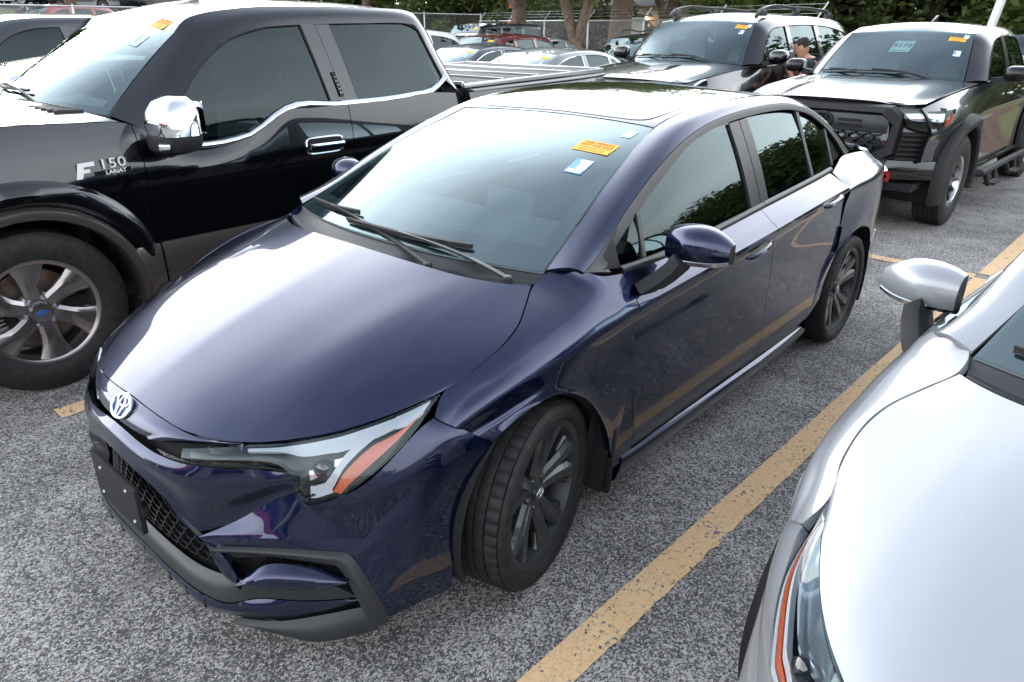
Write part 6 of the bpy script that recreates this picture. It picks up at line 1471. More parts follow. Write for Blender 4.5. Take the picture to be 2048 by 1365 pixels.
for s in (1, -1):
    # bronze lower panels, wheel lips and the bulge over the arch
    b = MB(); 
    for xa, xb in ((-.47, -.60), (-.606, -1.862), (-1.868, -2.79), (-2.94, -3.22)):
        xs = np.linspace(xa, xb, 10); b.panel(A([[(x, s * (fsec(x, z) + .006 + .012 * math.sin(math.pi * k / 6) ** .5), z) for x in xs] for k, z in enumerate(np.linspace(.635, .40, 7))]), (0, s, 0), .003, .012)
    b.build('lower_cladding', M_BROWNGREY, ft)
    for xc in (0, -3.66):
        b = MB(); G = np.empty((7, 41, 3))
        for i, a in enumerate(np.linspace(R(-22), R(202), 41)):
            for j, (rr, dy) in enumerate(((.520, .000), (.516, .022), (.505, .034), (.486, .036), (.468, .032), (.460, .016), (.458, -.04))):
                x = xc + rr * math.cos(a); z = .402 + rr * math.sin(a); G[j, i] = (x, s * (min(fsec(x, max(z, .42)), 1.02) + dy), z)
        b.panel(G, (0, s, .1), 0, 0); b.build('wheel_arch_trim', M_BROWNGREY, ft)
        b = MB(); G = np.empty((6, 37, 3))
        for i, a in enumerate(np.linspace(R(12), R(168), 37)):
            e = math.sin(math.pi * i / 36) ** .35
            for j, (rr, dy) in enumerate(((.522, .004), (.545, .030), (.58, .034), (.615, .024), (.635, .009), (.640, .001))):
                rr = .522 + (rr - .522) * e; x = xc + rr * math.cos(a) * 1.06; z = .402 + rr * math.sin(a); G[j, i] = (x, s * (min(fsec(x, z), 1.03) + dy * e), z)
        b.panel(G, (0, s, .1), 0, 0); b.build('fender_flare', M_BLACK, ft)
    # mirror: black housing, chrome cap, clear marker lamp
    def mrow(z, x0, x1, y0, y1, n=16, p=3.2):
        return [((x0 + x1) / 2 + (x1 - x0) / 2 * math.copysign(abs(math.cos(t)) ** (2 / p), math.cos(t)), s * ((y0 + y1) / 2 + (y1 - y0) / 2 * math.copysign(abs(math.sin(t)) ** (2 / p), math.sin(t))), z) for t in np.linspace(0, 2 * math.pi, n + 1)[:-1]]
    def loft_closed(rows, m, nm, par, ang=40):
        b = MB(); G = A(rows); b.grid(G, wrap=True); n = G.shape[1]; b.add(G[0], [tuple(range(n))]); b.add(G[-1], [tuple(range(n))]); return b.build(nm, m, par, fixn=True, angle=ang)
    mo = loft_closed([mrow(1.10, -.74, -.62, 1.02, 1.18), mrow(1.125, -.79, -.59, .995, 1.265), mrow(1.165, -.80, -.585, .99, 1.285), mrow(1.195, -.80, -.59, .995, 1.285)], M_PLASTIC, 'door_mirror', ft)
    loft_closed([mrow(1.197, -.80, -.592, 1.00, 1.282), mrow(1.24, -.80, -.580, 1.005, 1.280), mrow(1.30, -.80, -.595, 1.01, 1.272), mrow(1.345, -.79, -.63, 1.025, 1.255), mrow(1.372, -.77, -.68, 1.06, 1.21)], M_CHROME, 'mirror_cap', mo)
    b = MB(); b.box((-.605, s * 1.215, 1.155), (.05, .11, .026), Matrix.Rotation(R(-25) * s, 3, 'Z')); b.build('marker_lamp', M_LAMPSILV, mo, fixn=True, bevel=.004)
    b = MB(); b.hexa([(-.66, s * .93, 1.07), (-.80, s * .93, 1.07), (-.78, s * 1.05, 1.10), (-.66, s * 1.05, 1.10), (-.66, s * .93, 1.16), (-.80, s * .93, 1.16), (-.78, s * 1.05, 1.17), (-.66, s * 1.05, 1.17)]); b.build('mirror_arm', M_PLASTIC, mo, fixn=True, bevel=.01)
    b = MB(); b.add([(-.803, s * y, z) for y, z in ((1.03, 1.2), (1.26, 1.2), (1.25, 1.35), (1.04, 1.35))], [(0, 1, 2, 3)]); b.build('mirror_glass', M_CHROME, mo)
    # chrome pull handles in bezels
    for hx, hz in ((-1.65, 1.030), (-2.58, 1.06)):
        b = MB(); n = 28; P_ = []
        for t in np.linspace(0, 2 * math.pi, n + 1): 
            x = hx + .128 * math.copysign(abs(math.cos(t)) ** .4, math.cos(t)); z = hz + .046 * math.copysign(abs(math.sin(t)) ** .4, math.sin(t)); P_.append((x, s * (fsec(x, z) + .003), z))
        b.tube(P_, .006, 6, False); ho = b.build('handle_bezel', M_CHROME, ft)
        b = MB(); b.prism([(p[0], p[1], p[2]) for p in P_[:-1]], (0, s * .002, 0)); b.build('handle_pocket', M_HULL, ho, fixn=True)
        loft_closed([[(hx + dx, s * (fsec(hx, hz) + .030 + dy), hz + dz) for dy, dz in ((0.012, .018), (.016, 0), (.012, -.018), (-.012, -.018), (-.014, 0), (-.012, .018))] for dx in np.linspace(.115, -.115, 9)], M_CHROME, 'door_handle', ho)
    # keypad on the pillar, window visor
    b = MB(); kb = MB()
    for k in range(9):
        z = 1.30 + k * .015; b.box((-1.845 + (z - 1.30) * .16, s * (gy_f(-1.85, z) + .012), z), (.026, .008, .016))
    ko = b.build('door_keypad', M_GLOSSBLK, ft)
    for k, ch in enumerate(('9 0', '7 8', '5 6', '3 4', '1 2')):
        z = 1.312 + k * .022; kb.join(text_mb(ch, .014, frame((-1.845 + (z - 1.30) * .16, s * (gy_f(-1.85, z) + .0175), z), (-s, 0, 0), (0, 0, 1)), .0004))
    kb.build('keypad_digits', M_PAPER, ko)
    b = MB(); vz = np.linspace(0, 1, 12)
    # fender badge
    if s > 0:
        def bM(x, z, h): return frame((x, fsec(x, z) + .012, z), (-1, 0, .035), (0, 0, 1))
        bd = MB(); M_ = frame((-.388, fsec(-.388, 1.055) + .006, 1.055), (-1, 0, .045), (0, 0, 1))
        for poly in ([(-.125, -.034), (-.098, -.034), (-.096, .008), (-.098, .012), (-.125, .034)], ):
            pass
        FP = [(-.128, -.036), (-.100, -.036), (-.092, -.012), (-.060, -.012), (-.062, .004), (-.088, .004), (-.084, .016), (-.036, .016), (-.034, .036), (-.108, .036)]
        q = MB(); q.prism([(x, y, 0) for x, y in FP], (0, 0, .004)); q.xf(M_); bd.join(q)
        bd.join(text_mb('150', .066, M_ @ Matrix.Translation((.046, .014, .004)) @ Matrix.Scale(1.30, 4, (1, 0, 0)), .004))
        bo = bd.build('fender_badge', M_BADGE, ft)
        q = MB(); q.prism([(-.045, -.037, -.003), (.125, -.037, -.003), (.128, -.014, -.003), (-.045, -.014, -.003)], (0, 0, .003)); q.xf(M_); q.build('badge_plinth', M_GLOSSBLK, bo)
        text_mb('LARIAT', .026, M_ @ Matrix.Translation((.055, -.0255, .003)) @ Matrix.Scale(1.15, 4, (1, 0, 0)), .0012, True).build('badge_letters', M_BADGE, bo)
# folding bed cover
for k in range(4):
    x0 = -3.00 - k * .425; b = MB(); b.box((x0 - .205, 0, 1.298 + .010 * k), (.395, 1.62, .022)); b.build('bed_cover_panel', M_GREYTRIM if False else mat('ribbed grey vinyl.%d' % k, (.12, .117, .11), .7, bump=(400, .3)), ft, fixn=True, bevel=.004)
b = MB()
for k in range(5): b.box((-2.995 - k * .425, 0, 1.304 + .010 * k), (.026, 1.66, .022))
b.box((-3.85, .84, 1.312), (1.74, .035, .03), Matrix.Rotation(R(1.6), 3, 'Y')); b.box((-3.85, -.84, 1.312), (1.74, .035, .03), Matrix.Rotation(R(1.6), 3, 'Y')); b.build('bed_cover_frame', M_SATIN, ft, fixn=True, bevel=.003)
# louvres at the back of the hood, washer hose, fin aerial
for k in range(13):
    y = .70 - k * .040; b = MB(); b.box((-.255 - .16 * (y / .76) ** 2 , y, 1.322 - .035 * (y / .76) ** 2), (.13, .016, .016), Matrix.Rotation(R(-18), 3, 'Z')); b.build('cowl_louvre', M_GREYTRIM, ft, fixn=True)
b = MB(); b.prism([(-1.30, -.016, 1.83), (-1.50, -.016, 1.835), (-1.49, -.016, 1.895), (-1.46, -.014, 1.905), (-1.40, -.014, 1.86)], (0, .032, 0)); b.build('roof_antenna', M_BLACK, ft, fixn=True, bevel=.006)
sale_notice(ft, patch_on(FT['WG'], FT['WN'], (.855, .86), .165, .088), .16, .085)
barcode_label(ft, patch_on(FT['WG'], FT['WN'], (.86, .66), .08, .1), .07, .10)

# ================================================================== the black off-road pickup behind the sedan
def gy_t(x, z): return .885 - .40 * max(0, z - 1.22) - .04 * max(0., (x + .95) / .5)
T_SP = dict(kind='pickup', hw=.955, wb=3.35, fo=.93, ro=1.12, R=.405, Rr=.225, tw=.265, rock=.46, arch=.475, swell=.02, crease=.66, style='offroad', tread=1, inset=-.02,
    top=[(.93, 1.07), (.4, 1.16), (0, 1.19), (-.45, 1.215), (-.8, 1.225), (-2.0, 1.245), (-2.75, 1.26), (-4.5, 1.28)], topy=[(.93, .86), (0, .88), (-.8, .925), (-4.5, .94)],
    seams=[-.62, -1.62, -2.52, -2.66], names=['fender', 'front_door', 'rear_door', None, 'bed_side'], hood_c=1.255, hood_f=1.13, hood_x=-.38, hood_w=.86, cowl_sweep=.22, hood_bulge=.05,
    ws0=(-.42, -.60, .70, 1.245, 1.225), ws1=(-1.14, -1.10, .585, 1.675, 1.645), roof_rise=.045,
    frame=[(-.62, .76, 1.225), (-.82, .70, 1.40), (-1.01, .63, 1.57), (-1.105, .592, 1.648), (-1.4, .615, 1.70), (-1.75, .62, 1.715), (-2.1, .615, 1.71), (-2.36, .605, 1.69), (-2.46, .64, 1.60), (-2.54, .73, 1.42), (-2.62, .85, 1.22)],
    opening=[(-.78, 1.235), (-.90, 1.36), (-1.06, 1.49), (-1.18, 1.56), (-1.42, 1.615), (-1.75, 1.63), (-2.05, 1.625), (-2.26, 1.60), (-2.34, 1.54), (-2.38, 1.40), (-2.42, 1.26)],
    roof_i=(3, 7), open_b=(0, 4, 8, 10), gy=gy_t, pillars=[(-1.62, -1.60, .13)], beltm=M_GLOSSBLK, mir=(-.90, .97, 1.235), mirs=(.22, .145, .13), mirm=M_GLOSSBLK, handles=[-1.42, -2.32], hz=1.10, bed0=-2.70, rail=1.26, cabz=1.2,
    bump_z=.66, bump_lo=.50, custom_face=True, face_rake=.10, PB=M_BLACK2, gm=[M_TINT] * 4)
TT = build_auto('black_offroad_pickup', 'black off-road pickup with knobbly tyres and a card reading 9173 behind its windshield', 'pickup truck', (-6.25, -.31, 0), R(-1.5), M_BLACK2, T_SP, scale=1.0)
tt = TT['car']; tsec = TT['sec']; tfx = TT['fx']
# face: thick framed grille, hexagon mesh, lamps, bumper corners
def oct_pts(hwid, z0, z1, d, c=.10): return [(tfx(y, z, d), y, z) for y, z in ((-hwid + c, z1), (hwid - c, z1), (hwid, z1 - c * .9), (hwid * .97, z0 + c), (hwid - c * 1.7, z0), (-hwid + c * 1.7, z0), (-hwid * .97, z0 + c), (-hwid, z1 - c * .9))]
def ringy(rows, m, nm, par=None):
    b = MB(); G = np.concatenate([A(rows), A(rows)[:, :1]], 1); b.grid(G); return b.build(nm, m, par or tt, fixn=True, angle=20)
ringy([oct_pts(.66, .60, 1.10, .0), oct_pts(.64, .615, 1.085, .055), oct_pts(.585, .66, 1.04, .055), oct_pts(.56, .68, 1.02, -.02)], M_PLASTIC, 'grille_frame')
b = MB(); b.poly([(p[0] - .02, p[1], p[2]) for p in oct_pts(.60, .64, 1.06, -.0)]); b.build('grille_backing', M_HULL, tt)
b = MB(); b.panel(A([[(tfx(y, z, .018 + .01 * math.sin(math.pi * k / 4)), y * (1 - .0 * k), z) for y in np.linspace(-.545, .545, 15)] for k, z in enumerate(np.linspace(1.015, .875, 5))]), (1, 0, 0), 0, .03); gp_ = b.build('grille_bar', M_GREYTRIM, tt)
b = MB()
for s in (1, -1):
    for z in (.965, .925): b.box((tfx(.26, z, .03), s * .24, z), (.012, .20, .022))
b.build('grille_slots', M_HULL, gp_)
e = emblem_mb(.18).xf(frame((tfx(0, .95, .050), 0, .945), (0, 1, 0), (0, 0, 1))); e.build('badge', M_GLOSSBLK, gp_)
b = MB(); b.lathe([(.105, 0), (.105, .022), (.09, .026), (.0001, .020)], 24, 'x').xf(Matrix.Translation((tfx(0, .95, .022), 0, .945)) @ Matrix.Scale(.78, 4, (0, 0, 1))); b.build('badge_dish', M_PLASTIC, gp_)
b = MB()
for r_ in range(5):
    z = .690 + r_ * .042
    for k in range(-5, 6):
        y = (k + .5 * (r_ % 2)) * .115
        if abs(y) > .50: continue
        for (a, c) in (((y - .036, z), (y + .036, z)), ((y + .036, z), (y + .057, z + .021)), ((y - .036, z), (y - .057, z + .021)), ((y + .036, z + .042), (y + .057, z + .021)), ((y - .036, z + .042), (y - .057, z + .021))):
            if max(a[1], c[1]) > .885: continue
            p, q = A((tfx(a[0], a[1], .012), *a)), A((tfx(c[0], c[1], .012), *c)); t = (q - p) / np.linalg.norm(q - p); o = np.cross(t, (1, 0, 0)) * .006
            b.hexa([p - o, q - o, q + o, p + o, p - o + A((.022, 0, 0)), q - o + A((.022, 0, 0)), q + o + A((.022, 0, 0)), p + o + A((.022, 0, 0))])
stuff(b.build('grille_mesh', M_PLASTIC, tt))
for s in (1, -1):
    Lq = [[(tfx(.60, 1.0, .03), .64, 1.055), (tfx(.72, 1.0, .05), .765, 1.068), (tfx(.84, 1.0, .09), .90, 1.078), (tfx(.92, 1.0, .02) + .05, .95, 1.085), (.55, .975, 1.10)],
          [(tfx(.62, .95, .04), .665, .99), (tfx(.74, .95, .065), .785, .985), (tfx(.85, .95, .10), .912, .985), (tfx(.93, .95, .02) + .05, .965, 1.0), (.55, .985, 1.055)],
          [(tfx(.64, .9, .02), .69, .935), (tfx(.76, .9, .045), .795, .905), (tfx(.86, .9, .08), .915, .905), (tfx(.92, .9, .0) + .05, .96, .945), (.56, .98, 1.03)]]
    G = idx_loft(Lq, 4, 9); G = G if s > 0 else mirY(G); N = gnormals(G); N = N if N[..., 0].sum() > 0 else -N
    h = MB().panel(G, (1, s * .5, 0), 0, .03).build('headlight', M_LENS, tt)
    q = MB(); q.grid(G - N * .03); q.build('lamp_bowl', M_GLOSSBLK, h)
    q = MB(); q.panel(sub_grid(G, [(.02, .1), (.62, .12), (.60, .5), (.10, .5)], 12, 4, -.012, N), (1, 0, 0), 0, .01); q.build('lamp_reflector', M_LAMPSILV, h)
    q = MB(); q.panel(sub_grid(G, [(.66, .35), (.86, .25), (.84, .75), (.64, .8)], 8, 4, -.008, N), (1, s, 0), 0, .01); q.build('amber_marker', M_AMBER, h)
    # slatted vents at the bumper corner
    vb = MB(); vb.panel(A([[(tfx(.66 + u * .2, .8, .03), s * (.66 + u * .2 - .03 * k), .89 - k * .245) for u in np.linspace(0, 1, 5)] for k in np.linspace(0, 1, 4)]), (1, 0, 0), 0, .03); vo = vb.build('corner_vent', M_HULL, tt)
    for k in range(6):
        z = .875 - k * .04; q = MB(); q.strip([(tfx(y, .8, .042), s * y, z) for y in np.linspace(.675 - .005 * k, .84 - .006 * k, 5)], (0, 0, 1), .017, .018, (1, 0, 0)); q.build('vent_slat', M_PLASTIC, vo, fixn=True)
    # flared black arches
    for xc in (0, -3.35):
        q = MB(); G = np.empty((8, 45, 3))
        for i, a in enumerate(np.linspace(R(-14), R(194), 45)):
            ca = max(-1, min(1, math.cos(a) * 1.18)); sa = min(1, math.sin(a) * 1.06) if math.sin(a) > 0 else math.sin(a)
            for j, (rr, dy) in enumerate(((.600, .003), (.592, .030), (.575, .058), (.555, .068), (.525, .072), (.495, .068), (.48, .05), (.478, -.03))):
                x = xc + rr * math.cos(a); z = .405 + rr * math.sin(a); G[j, i] = (x, s * (min(tsec(x, max(z, .46)), .97) + dy), z)
        q.panel(G, (0, s, .1), 0, 0); q.build('wheel_arch_flare', M_PLASTIC, tt)
    # step bar with two hoops
    q = MB(); q.tube([(-.62, s * .90, .40), (-.66, s * 1.02, .40), (-2.7, s * 1.02, .40), (-2.74, s * .90, .40)], .034, 10); so = q.build('step_bar', M_PLASTIC, tt)
    for hx in (-1.05, -1.95):
        q = MB(); q.tube([(hx + .20, s * 1.02, .39), (hx + .15, s * 1.06, .27), (hx - .15, s * 1.06, .27), (hx - .20, s * 1.02, .39)], .024, 8); q.box((hx, s * 1.07, .275), (.30, .10, .02)); q.build('step_hoop', M_PLASTIC, so, fixn=True)
q = MB(); q.panel(A([[(tfx(y, .6, .06 + d), y, z) for y in np.linspace(-.60, .60, 13)] for z, d in ((.67, -.03), (.645, .01), (.60, .02), (.52, .0), (.46, -.05))]), (1, 0, 0), 0, .03); q.build('skid_plate', M_GREYTRIM, tt)
sale_notice(tt, patch_on(TT['WG'], TT['WN'], (.885, .83), .16, .08), .15, .065, full=True)
sheet(tt, 'permit_label', patch_on(TT['WG'], TT['WN'], (.945, .91), .05, .06), .045, .05, M_MINT)
barcode_label(tt, patch_on(TT['WG'], TT['WN'], (.915, .52), .07, .09), .065, .085)
cM = patch_on(TT['WG'], TT['WN'], (.50, .66), .2, .2, off=-.03); co = sheet(tt, 'number_card', cM, .19, .215, M_MINT)
text_mb('9173', .088, cM @ Matrix.Translation((0, .01, .002)), .0006, True).build('card_number', M_INK, co)
b = MB()
for k in range(7): b.prism([(-.070 + k * .020, -.090, .0012), (-.056 + k * .020, -.090, .0012), (-.056 + k * .020, -.078, .0012), (-.070 + k * .020, -.078, .0012)], (0, 0, .0005))
b.xf(cM); stuff(b.build('card_fine_print', M_INK, co))
b = MB(); b.prism([(-1.72, -.012, 1.755), (-1.92, -.012, 1.75), (-1.92, -.012, 1.81), (-1.89, -.010, 1.825)], (0, .024, 0)); b.build('roof_antenna', M_BLACK2, tt, fixn=True, bevel=.004)

# ================================================================== the large dark SUV
def gy_s(x, z): return .945 - .34 * max(0, z - 1.22) - .04 * max(0., (x + .85) / .4)
S_SP = dict(kind='suv', hw=1.0, wb=3.10, fo=.95, ro=1.15, R=.395, Rr=.245, tw=.275, rock=.42, arch=.46, swell=.03, crease=.68, style='truck',
    top=[(.95, 1.08), (.3, 1.16), (-.3, 1.21), (-.7, 1.225), (-2.0, 1.25), (-3.4, 1.27), (-4.25, 1.27)], topy=[(.95, .86), (0, .90), (-.8, .94), (-4.2, .93)],
    seams=[-.68, -1.75, -2.78], names=['fender', 'front_door', 'rear_door', 'rear_quarter'], hood_c=1.275, hood_f=1.13, hood_x=-.36, hood_w=.86, cowl_sweep=.24, hood_bulge=.05,
    ws0=(-.40, -.62, .76, 1.27, 1.24), ws1=(-1.13, -1.07, .655, 1.735, 1.705), roof_rise=.05,
    frame=[(-.64, .81, 1.235), (-.82, .76, 1.42), (-.99, .70, 1.61), (-1.075, .662, 1.708), (-1.5, .69, 1.77), (-2.3, .70, 1.795), (-3.2, .69, 1.775), (-3.9, .66, 1.73), (-4.02, .70, 1.62), (-4.10, .78, 1.45), (-4.16, .88, 1.27)],
    opening=[(-.80, 1.245), (-.92, 1.40), (-1.06, 1.54), (-1.18, 1.61), (-1.5, 1.665), (-2.3, 1.69), (-3.1, 1.67), (-3.66, 1.61), (-3.82, 1.54), (-3.88, 1.42), (-3.92, 1.285)],
    roof_i=(3, 7), open_b=(0, 4, 8, 10), gy=gy_s, pillars=[(-1.74, -1.70, .13), (-2.74, -2.66, .15)], beltm=M_GLOSSBLK, mir=(-.86, 1.0, 1.25), mirs=(.22, .17, .13), handles=[-1.55, -2.5], hz=1.08, gm=[M_TINT] * 4, rows=2)
SS = build_auto('dark_suv', 'large dark blue-black SUV with roof rails, a man leaning on its driver window', 'suv', (-6.78, -2.90, 0), R(0), M_BLACK2, S_SP, scale=1.02)
st_ = SS['car']
for s in (1, -1):
    b = MB(); P_ = [(x, s * .60, z) for x, z in ((-1.18, 1.775), (-1.26, 1.835), (-1.40, 1.870), (-2.3, 1.895), (-3.2, 1.88), (-3.62, 1.845), (-3.74, 1.79))]; b.strip(spl(P_, 20), (0, 1, 0), .045, .040, (.2, 0, 1)); ro_ = b.build('roof_rail', M_GREYTRIM, st_, fixn=True, bevel=.008)
    for x, z in ((-1.36, 1.83), (-2.4, 1.855), (-3.56, 1.82)):
        b = MB(); b.box((x, s * .60, z), (.17, .055, .09), None, .8, .7); b.build('rail_foot', M_GREYTRIM, ro_, fixn=True, bevel=.01)
b = MB(); b.panel(A([[(x, y, z) for y in np.linspace(.10, .32, 4)] for x, z in ((.45, 1.205), (.30, 1.245), (.05, 1.255))]), (0, 0, 1), 0, .03); b.build('hood_vent', M_GLOSSBLK, st_)
sale_notice(st_, patch_on(SS['WG'], SS['WN'], (.885, .86), .16, .08), .16, .07)
barcode_label(st_, patch_on(SS['WG'], SS['WN'], (.905, .72), .07, .09), .06, .075)
sheet(st_, 'permit_label', patch_on(SS['WG'], SS['WN'], (.955, .90), .05, .06), .045, .05, M_MINT)
# ================================================================== parked cars in the rows behind
def gy_c(x, z): return .80 - .44 * (z - .96) - .03 * max(0., (x + .7) / .4) - .06 * max(0, -2.3 - x)
SED = dict(kind='sedan', hw=.91, wb=2.75, fo=.92, ro=1.05, R=.325, Rr=.225, tw=.215, rock=.24, arch=.37, swell=.012, crease=.78,
    top=[(.92, .71), (.5, .80), (.1, .885), (-.25, .955), (-.9, .95), (-1.6, .97), (-2.6, .995), (-3.1, 1.02), (-3.8, 1.01)], topy=[(.92, .80), (.2, .84), (-.4, .90), (-2.5, .88), (-3.8, .80)],
    seams=[-.42, -1.58, -2.52], names=['fender', 'front_door', 'rear_door', 'quarter_panel'], hood_c=.985, hood_f=.745, hood_x=.0, hood_w=.80, cowl_sweep=.16, bump_z=.55, bump_lo=.2,
    ws0=(-.08, -.24, .69, .985, .965), ws1=(-1.09, -1.05, .545, 1.385, 1.365), roof_rise=.045, rbump_z=.5,
    frame=[(-.25, .715, .965), (-.5, .655, 1.10), (-.8, .595, 1.265), (-1.055, .55, 1.366), (-1.4, .56, 1.405), (-1.75, .565, 1.415), (-2.1, .555, 1.40), (-2.42, .54, 1.352), (-2.72, .57, 1.235), (-2.95, .63, 1.11), (-3.12, .70, 1.025)],
    opening=[(-.42, .98), (-.62, 1.09), (-.88, 1.215), (-1.08, 1.29), (-1.4, 1.34), (-1.75, 1.352), (-2.1, 1.335), (-2.4, 1.27), (-2.6, 1.18), (-2.74, 1.10), (-2.84, 1.02)],
    roof_i=(3, 7), open_b=(0, 4, 7, 10), gy=gy_c, pillars=[(-1.60, -1.60, .10), (-2.30, -2.28, .05)], handles=[-1.38, -2.3], mir=(-.62, .86, .985), mirs=(.20, .14, .12), glass_names=['front_window', 'rear_window', 'quarter_window'], beltm=M_CHROME, sealm=M_CHROME)
def gy_u(x, z): return .875 - .34 * max(0, z - 1.05) - .03 * max(0., (x + .7) / .4)
SUV = dict(kind='suv', hw=.93, wb=2.70, fo=.88, ro=.98, R=.35, Rr=.235, tw=.23, rock=.30, arch=.405, swell=.015, crease=.74,
    top=[(.88, .86), (.4, .97), (0, 1.03), (-.4, 1.07), (-1.2, 1.075), (-2.6, 1.11), (-3.68, 1.12)], topy=[(.88, .82), (.1, .87), (-.6, .92), (-3.6, .90)],
    seams=[-.48, -1.55, -2.48], names=['fender', 'front_door', 'rear_door', 'quarter_panel'], hood_c=1.11, hood_f=.92, hood_x=-.12, hood_w=.82, cowl_sweep=.18, bump_z=.60, bump_lo=.28,
    ws0=(-.18, -.36, .72, 1.11, 1.085), ws1=(-1.02, -.98, .60, 1.585, 1.56), roof_rise=.05, rbump_z=.55,
    frame=[(-.38, .745, 1.085), (-.58, .69, 1.25), (-.80, .635, 1.43), (-.985, .605, 1.562), (-1.4, .62, 1.615), (-2.1, .625, 1.63), (-2.8, .61, 1.60), (-3.25, .59, 1.555), (-3.42, .64, 1.42), (-3.52, .70, 1.28), (-3.58, .78, 1.13)],
    opening=[(-.56, 1.095), (-.72, 1.23), (-.90, 1.36), (-1.05, 1.45), (-1.4, 1.52), (-2.1, 1.54), (-2.7, 1.51), (-3.10, 1.44), (-3.26, 1.36), (-3.34, 1.25), (-3.40, 1.125)],
    roof_i=(3, 7), open_b=(0, 4, 8, 10), gy=gy_u, pillars=[(-1.55, -1.53, .11), (-2.45, -2.42, .12)], handles=[-1.35, -2.28], mir=(-.66, .92, 1.10), mirs=(.20, .15, .12))
JEEP = dict(SUV); JEEP.update(hw=.92, top=[(.70, 1.02), (.2, 1.10), (-.4, 1.15), (-3.5, 1.18)], topy=[(.70, .80), (-.3, .84), (-.6, .97), (-3.5, .97)], fo=.72, ro=.72, hood_c=1.17, hood_f=1.08, ws0=(-.42, -.46, .70, 1.17, 1.16), ws1=(-.80, -.79, .66, 1.75, 1.74),
    frame=[(-.48, .76, 1.16), (-.58, .74, 1.34), (-.70, .70, 1.58), (-.79, .665, 1.742), (-1.3, .68, 1.79), (-2.1, .68, 1.80), (-2.9, .68, 1.79), (-3.30, .67, 1.76), (-3.36, .72, 1.56), (-3.38, .78, 1.36), (-3.40, .84, 1.19)],
    opening=[(-.62, 1.18), (-.72, 1.36), (-.82, 1.52), (-.92, 1.64), (-1.3, 1.67), (-2.1, 1.68), (-2.8, 1.67), (-3.10, 1.66), (-3.16, 1.6), (-3.18, 1.4), (-3.20, 1.20)], gy=lambda x, z: .87 - .22 * max(0, z - 1.15), handles=[], R=.40, Rr=.22, arch=.46, rock=.42)
def placard(V, uv=(.86, .84), sm=True):
    sale_notice(V['car'], patch_on(V['WG'], V['WN'], uv, .16, .08), .17, .085, full=False)
    if sm: barcode_label(V['car'], patch_on(V['WG'], V['WN'], (uv[0] + .02, uv[1] - .18), .07, .09), .06, .075)
S1 = build_auto('dark_sedan', 'dark slate saloon with a long notch between roofs, left of the black pickup windshield', 'car', (.42, -5.45, 0), R(0), M_NAVY, SED, scale=.985); placard(S1)
F2 = dict(F_SP); F2.update(beltm=M_GREYTRIM, mirror=True, mir=(-.86, 1.0, 1.17), mirs=(.25, .24, .12), seatm=M_INT)
P2 = build_auto('charcoal_pickup', 'charcoal crew cab pickup with tinted cab windows, leftmost in the near row', 'pickup truck', (-.05, -8.25, 0), R(0), M_CHARC, F2, scale=.97); placard(P2)
b = MB(); b.tube([(.12, -.80, 1.27), (.10, -.80, 1.45), (.05, -.80, 1.66)], [.008, .006, .004], 8); b.build('whip_aerial', M_PLASTIC, ft)
CB_ = build_auto('silver_sedan', 'silver grey saloon with chrome window trim between the SUV and the folded bed cover', 'car', (-6.42, -5.5, 0), R(0), M_GREY, SED, scale=.95); placard(CB_)
CA_ = build_auto('graphite_sedan', 'dark graphite saloon with chrome window trim against the pickup cab rear edge', 'car', (-7.5, -8.1, 0), R(0), M_NAVY, SED, scale=.94); placard(CA_)
WS = build_auto('white_suv', 'white SUV with a roof-end spoiler right behind the pickup cab', 'suv', (-7.4, -11.0, 0), R(0), M_WHITE, SUV, scale=.97)
MS = build_auto('maroon_suv', 'dull maroon SUV with tinted side windows in front of the forked tree', 'suv', (-10.6, -10.4, 0), R(6), M_MAROON, SUV, scale=.90); placard(MS, sm=False)
BS = build_auto('black_suv', 'black SUV with roof rails and bright mirror, tree reflections filling its windshield', 'suv', (-10.6, -6.3, 0), R(0), M_BLACK2, SUV, scale=.93); placard(BS, sm=False)
for s in (1, -1):
    b = MB(); b.strip(spl([(-1.1, s * .55, 1.585), (-1.2, s * .55, 1.67), (-2.0, s * .56, 1.70), (-2.8, s * .55, 1.68), (-2.95, s * .54, 1.60)], 14), (0, 1, 0), .035, .03, (.2, 0, 1)); b.build('roof_rail', M_GREYTRIM, BS['car'], fixn=True)
JP = build_auto('boxy_offroader', 'dark boxy off-roader with upright windshield in front of the straight dark trunk', 'suv', (-14.3, -14.5, 0), R(-6), M_NAVY, JEEP, scale=.95, lod=0); placard(JP, sm=False)
x, y = bg_at(925, 23); D1 = build_auto('far_dark_sedan', 'dark saloon left of the boxy off-roader', 'car', (x, y, 0), R(-5), M_NAVY, SED, scale=1.06, lod=0)
x, y = bg_at(885, 21); D2 = build_auto('far_silver_sedan', 'silver saloon mostly hidden behind the white SUV', 'car', (x - .2, y - .6, 0), R(0), M_SILVER, SED, lod=0, scale=1.02)
x, y = bg_at(985, 19.5); D3 = build_auto('pale_sedan', 'pale silver saloon roof between the white and the maroon SUV', 'car', (x, y, 0), R(0), M_SILVER, SED, lod=0, scale=.97)
def hill_car(nm, lb, cat, px, d, rz, P, sp, sc=1., dz=0., group=None, up=None):
    x, y = bg_at(px, d); return build_auto(nm, lb, cat, (x, y, terr(x, y) + dz if up is None else up), R(rz), P, sp, group, sc, lod=0)
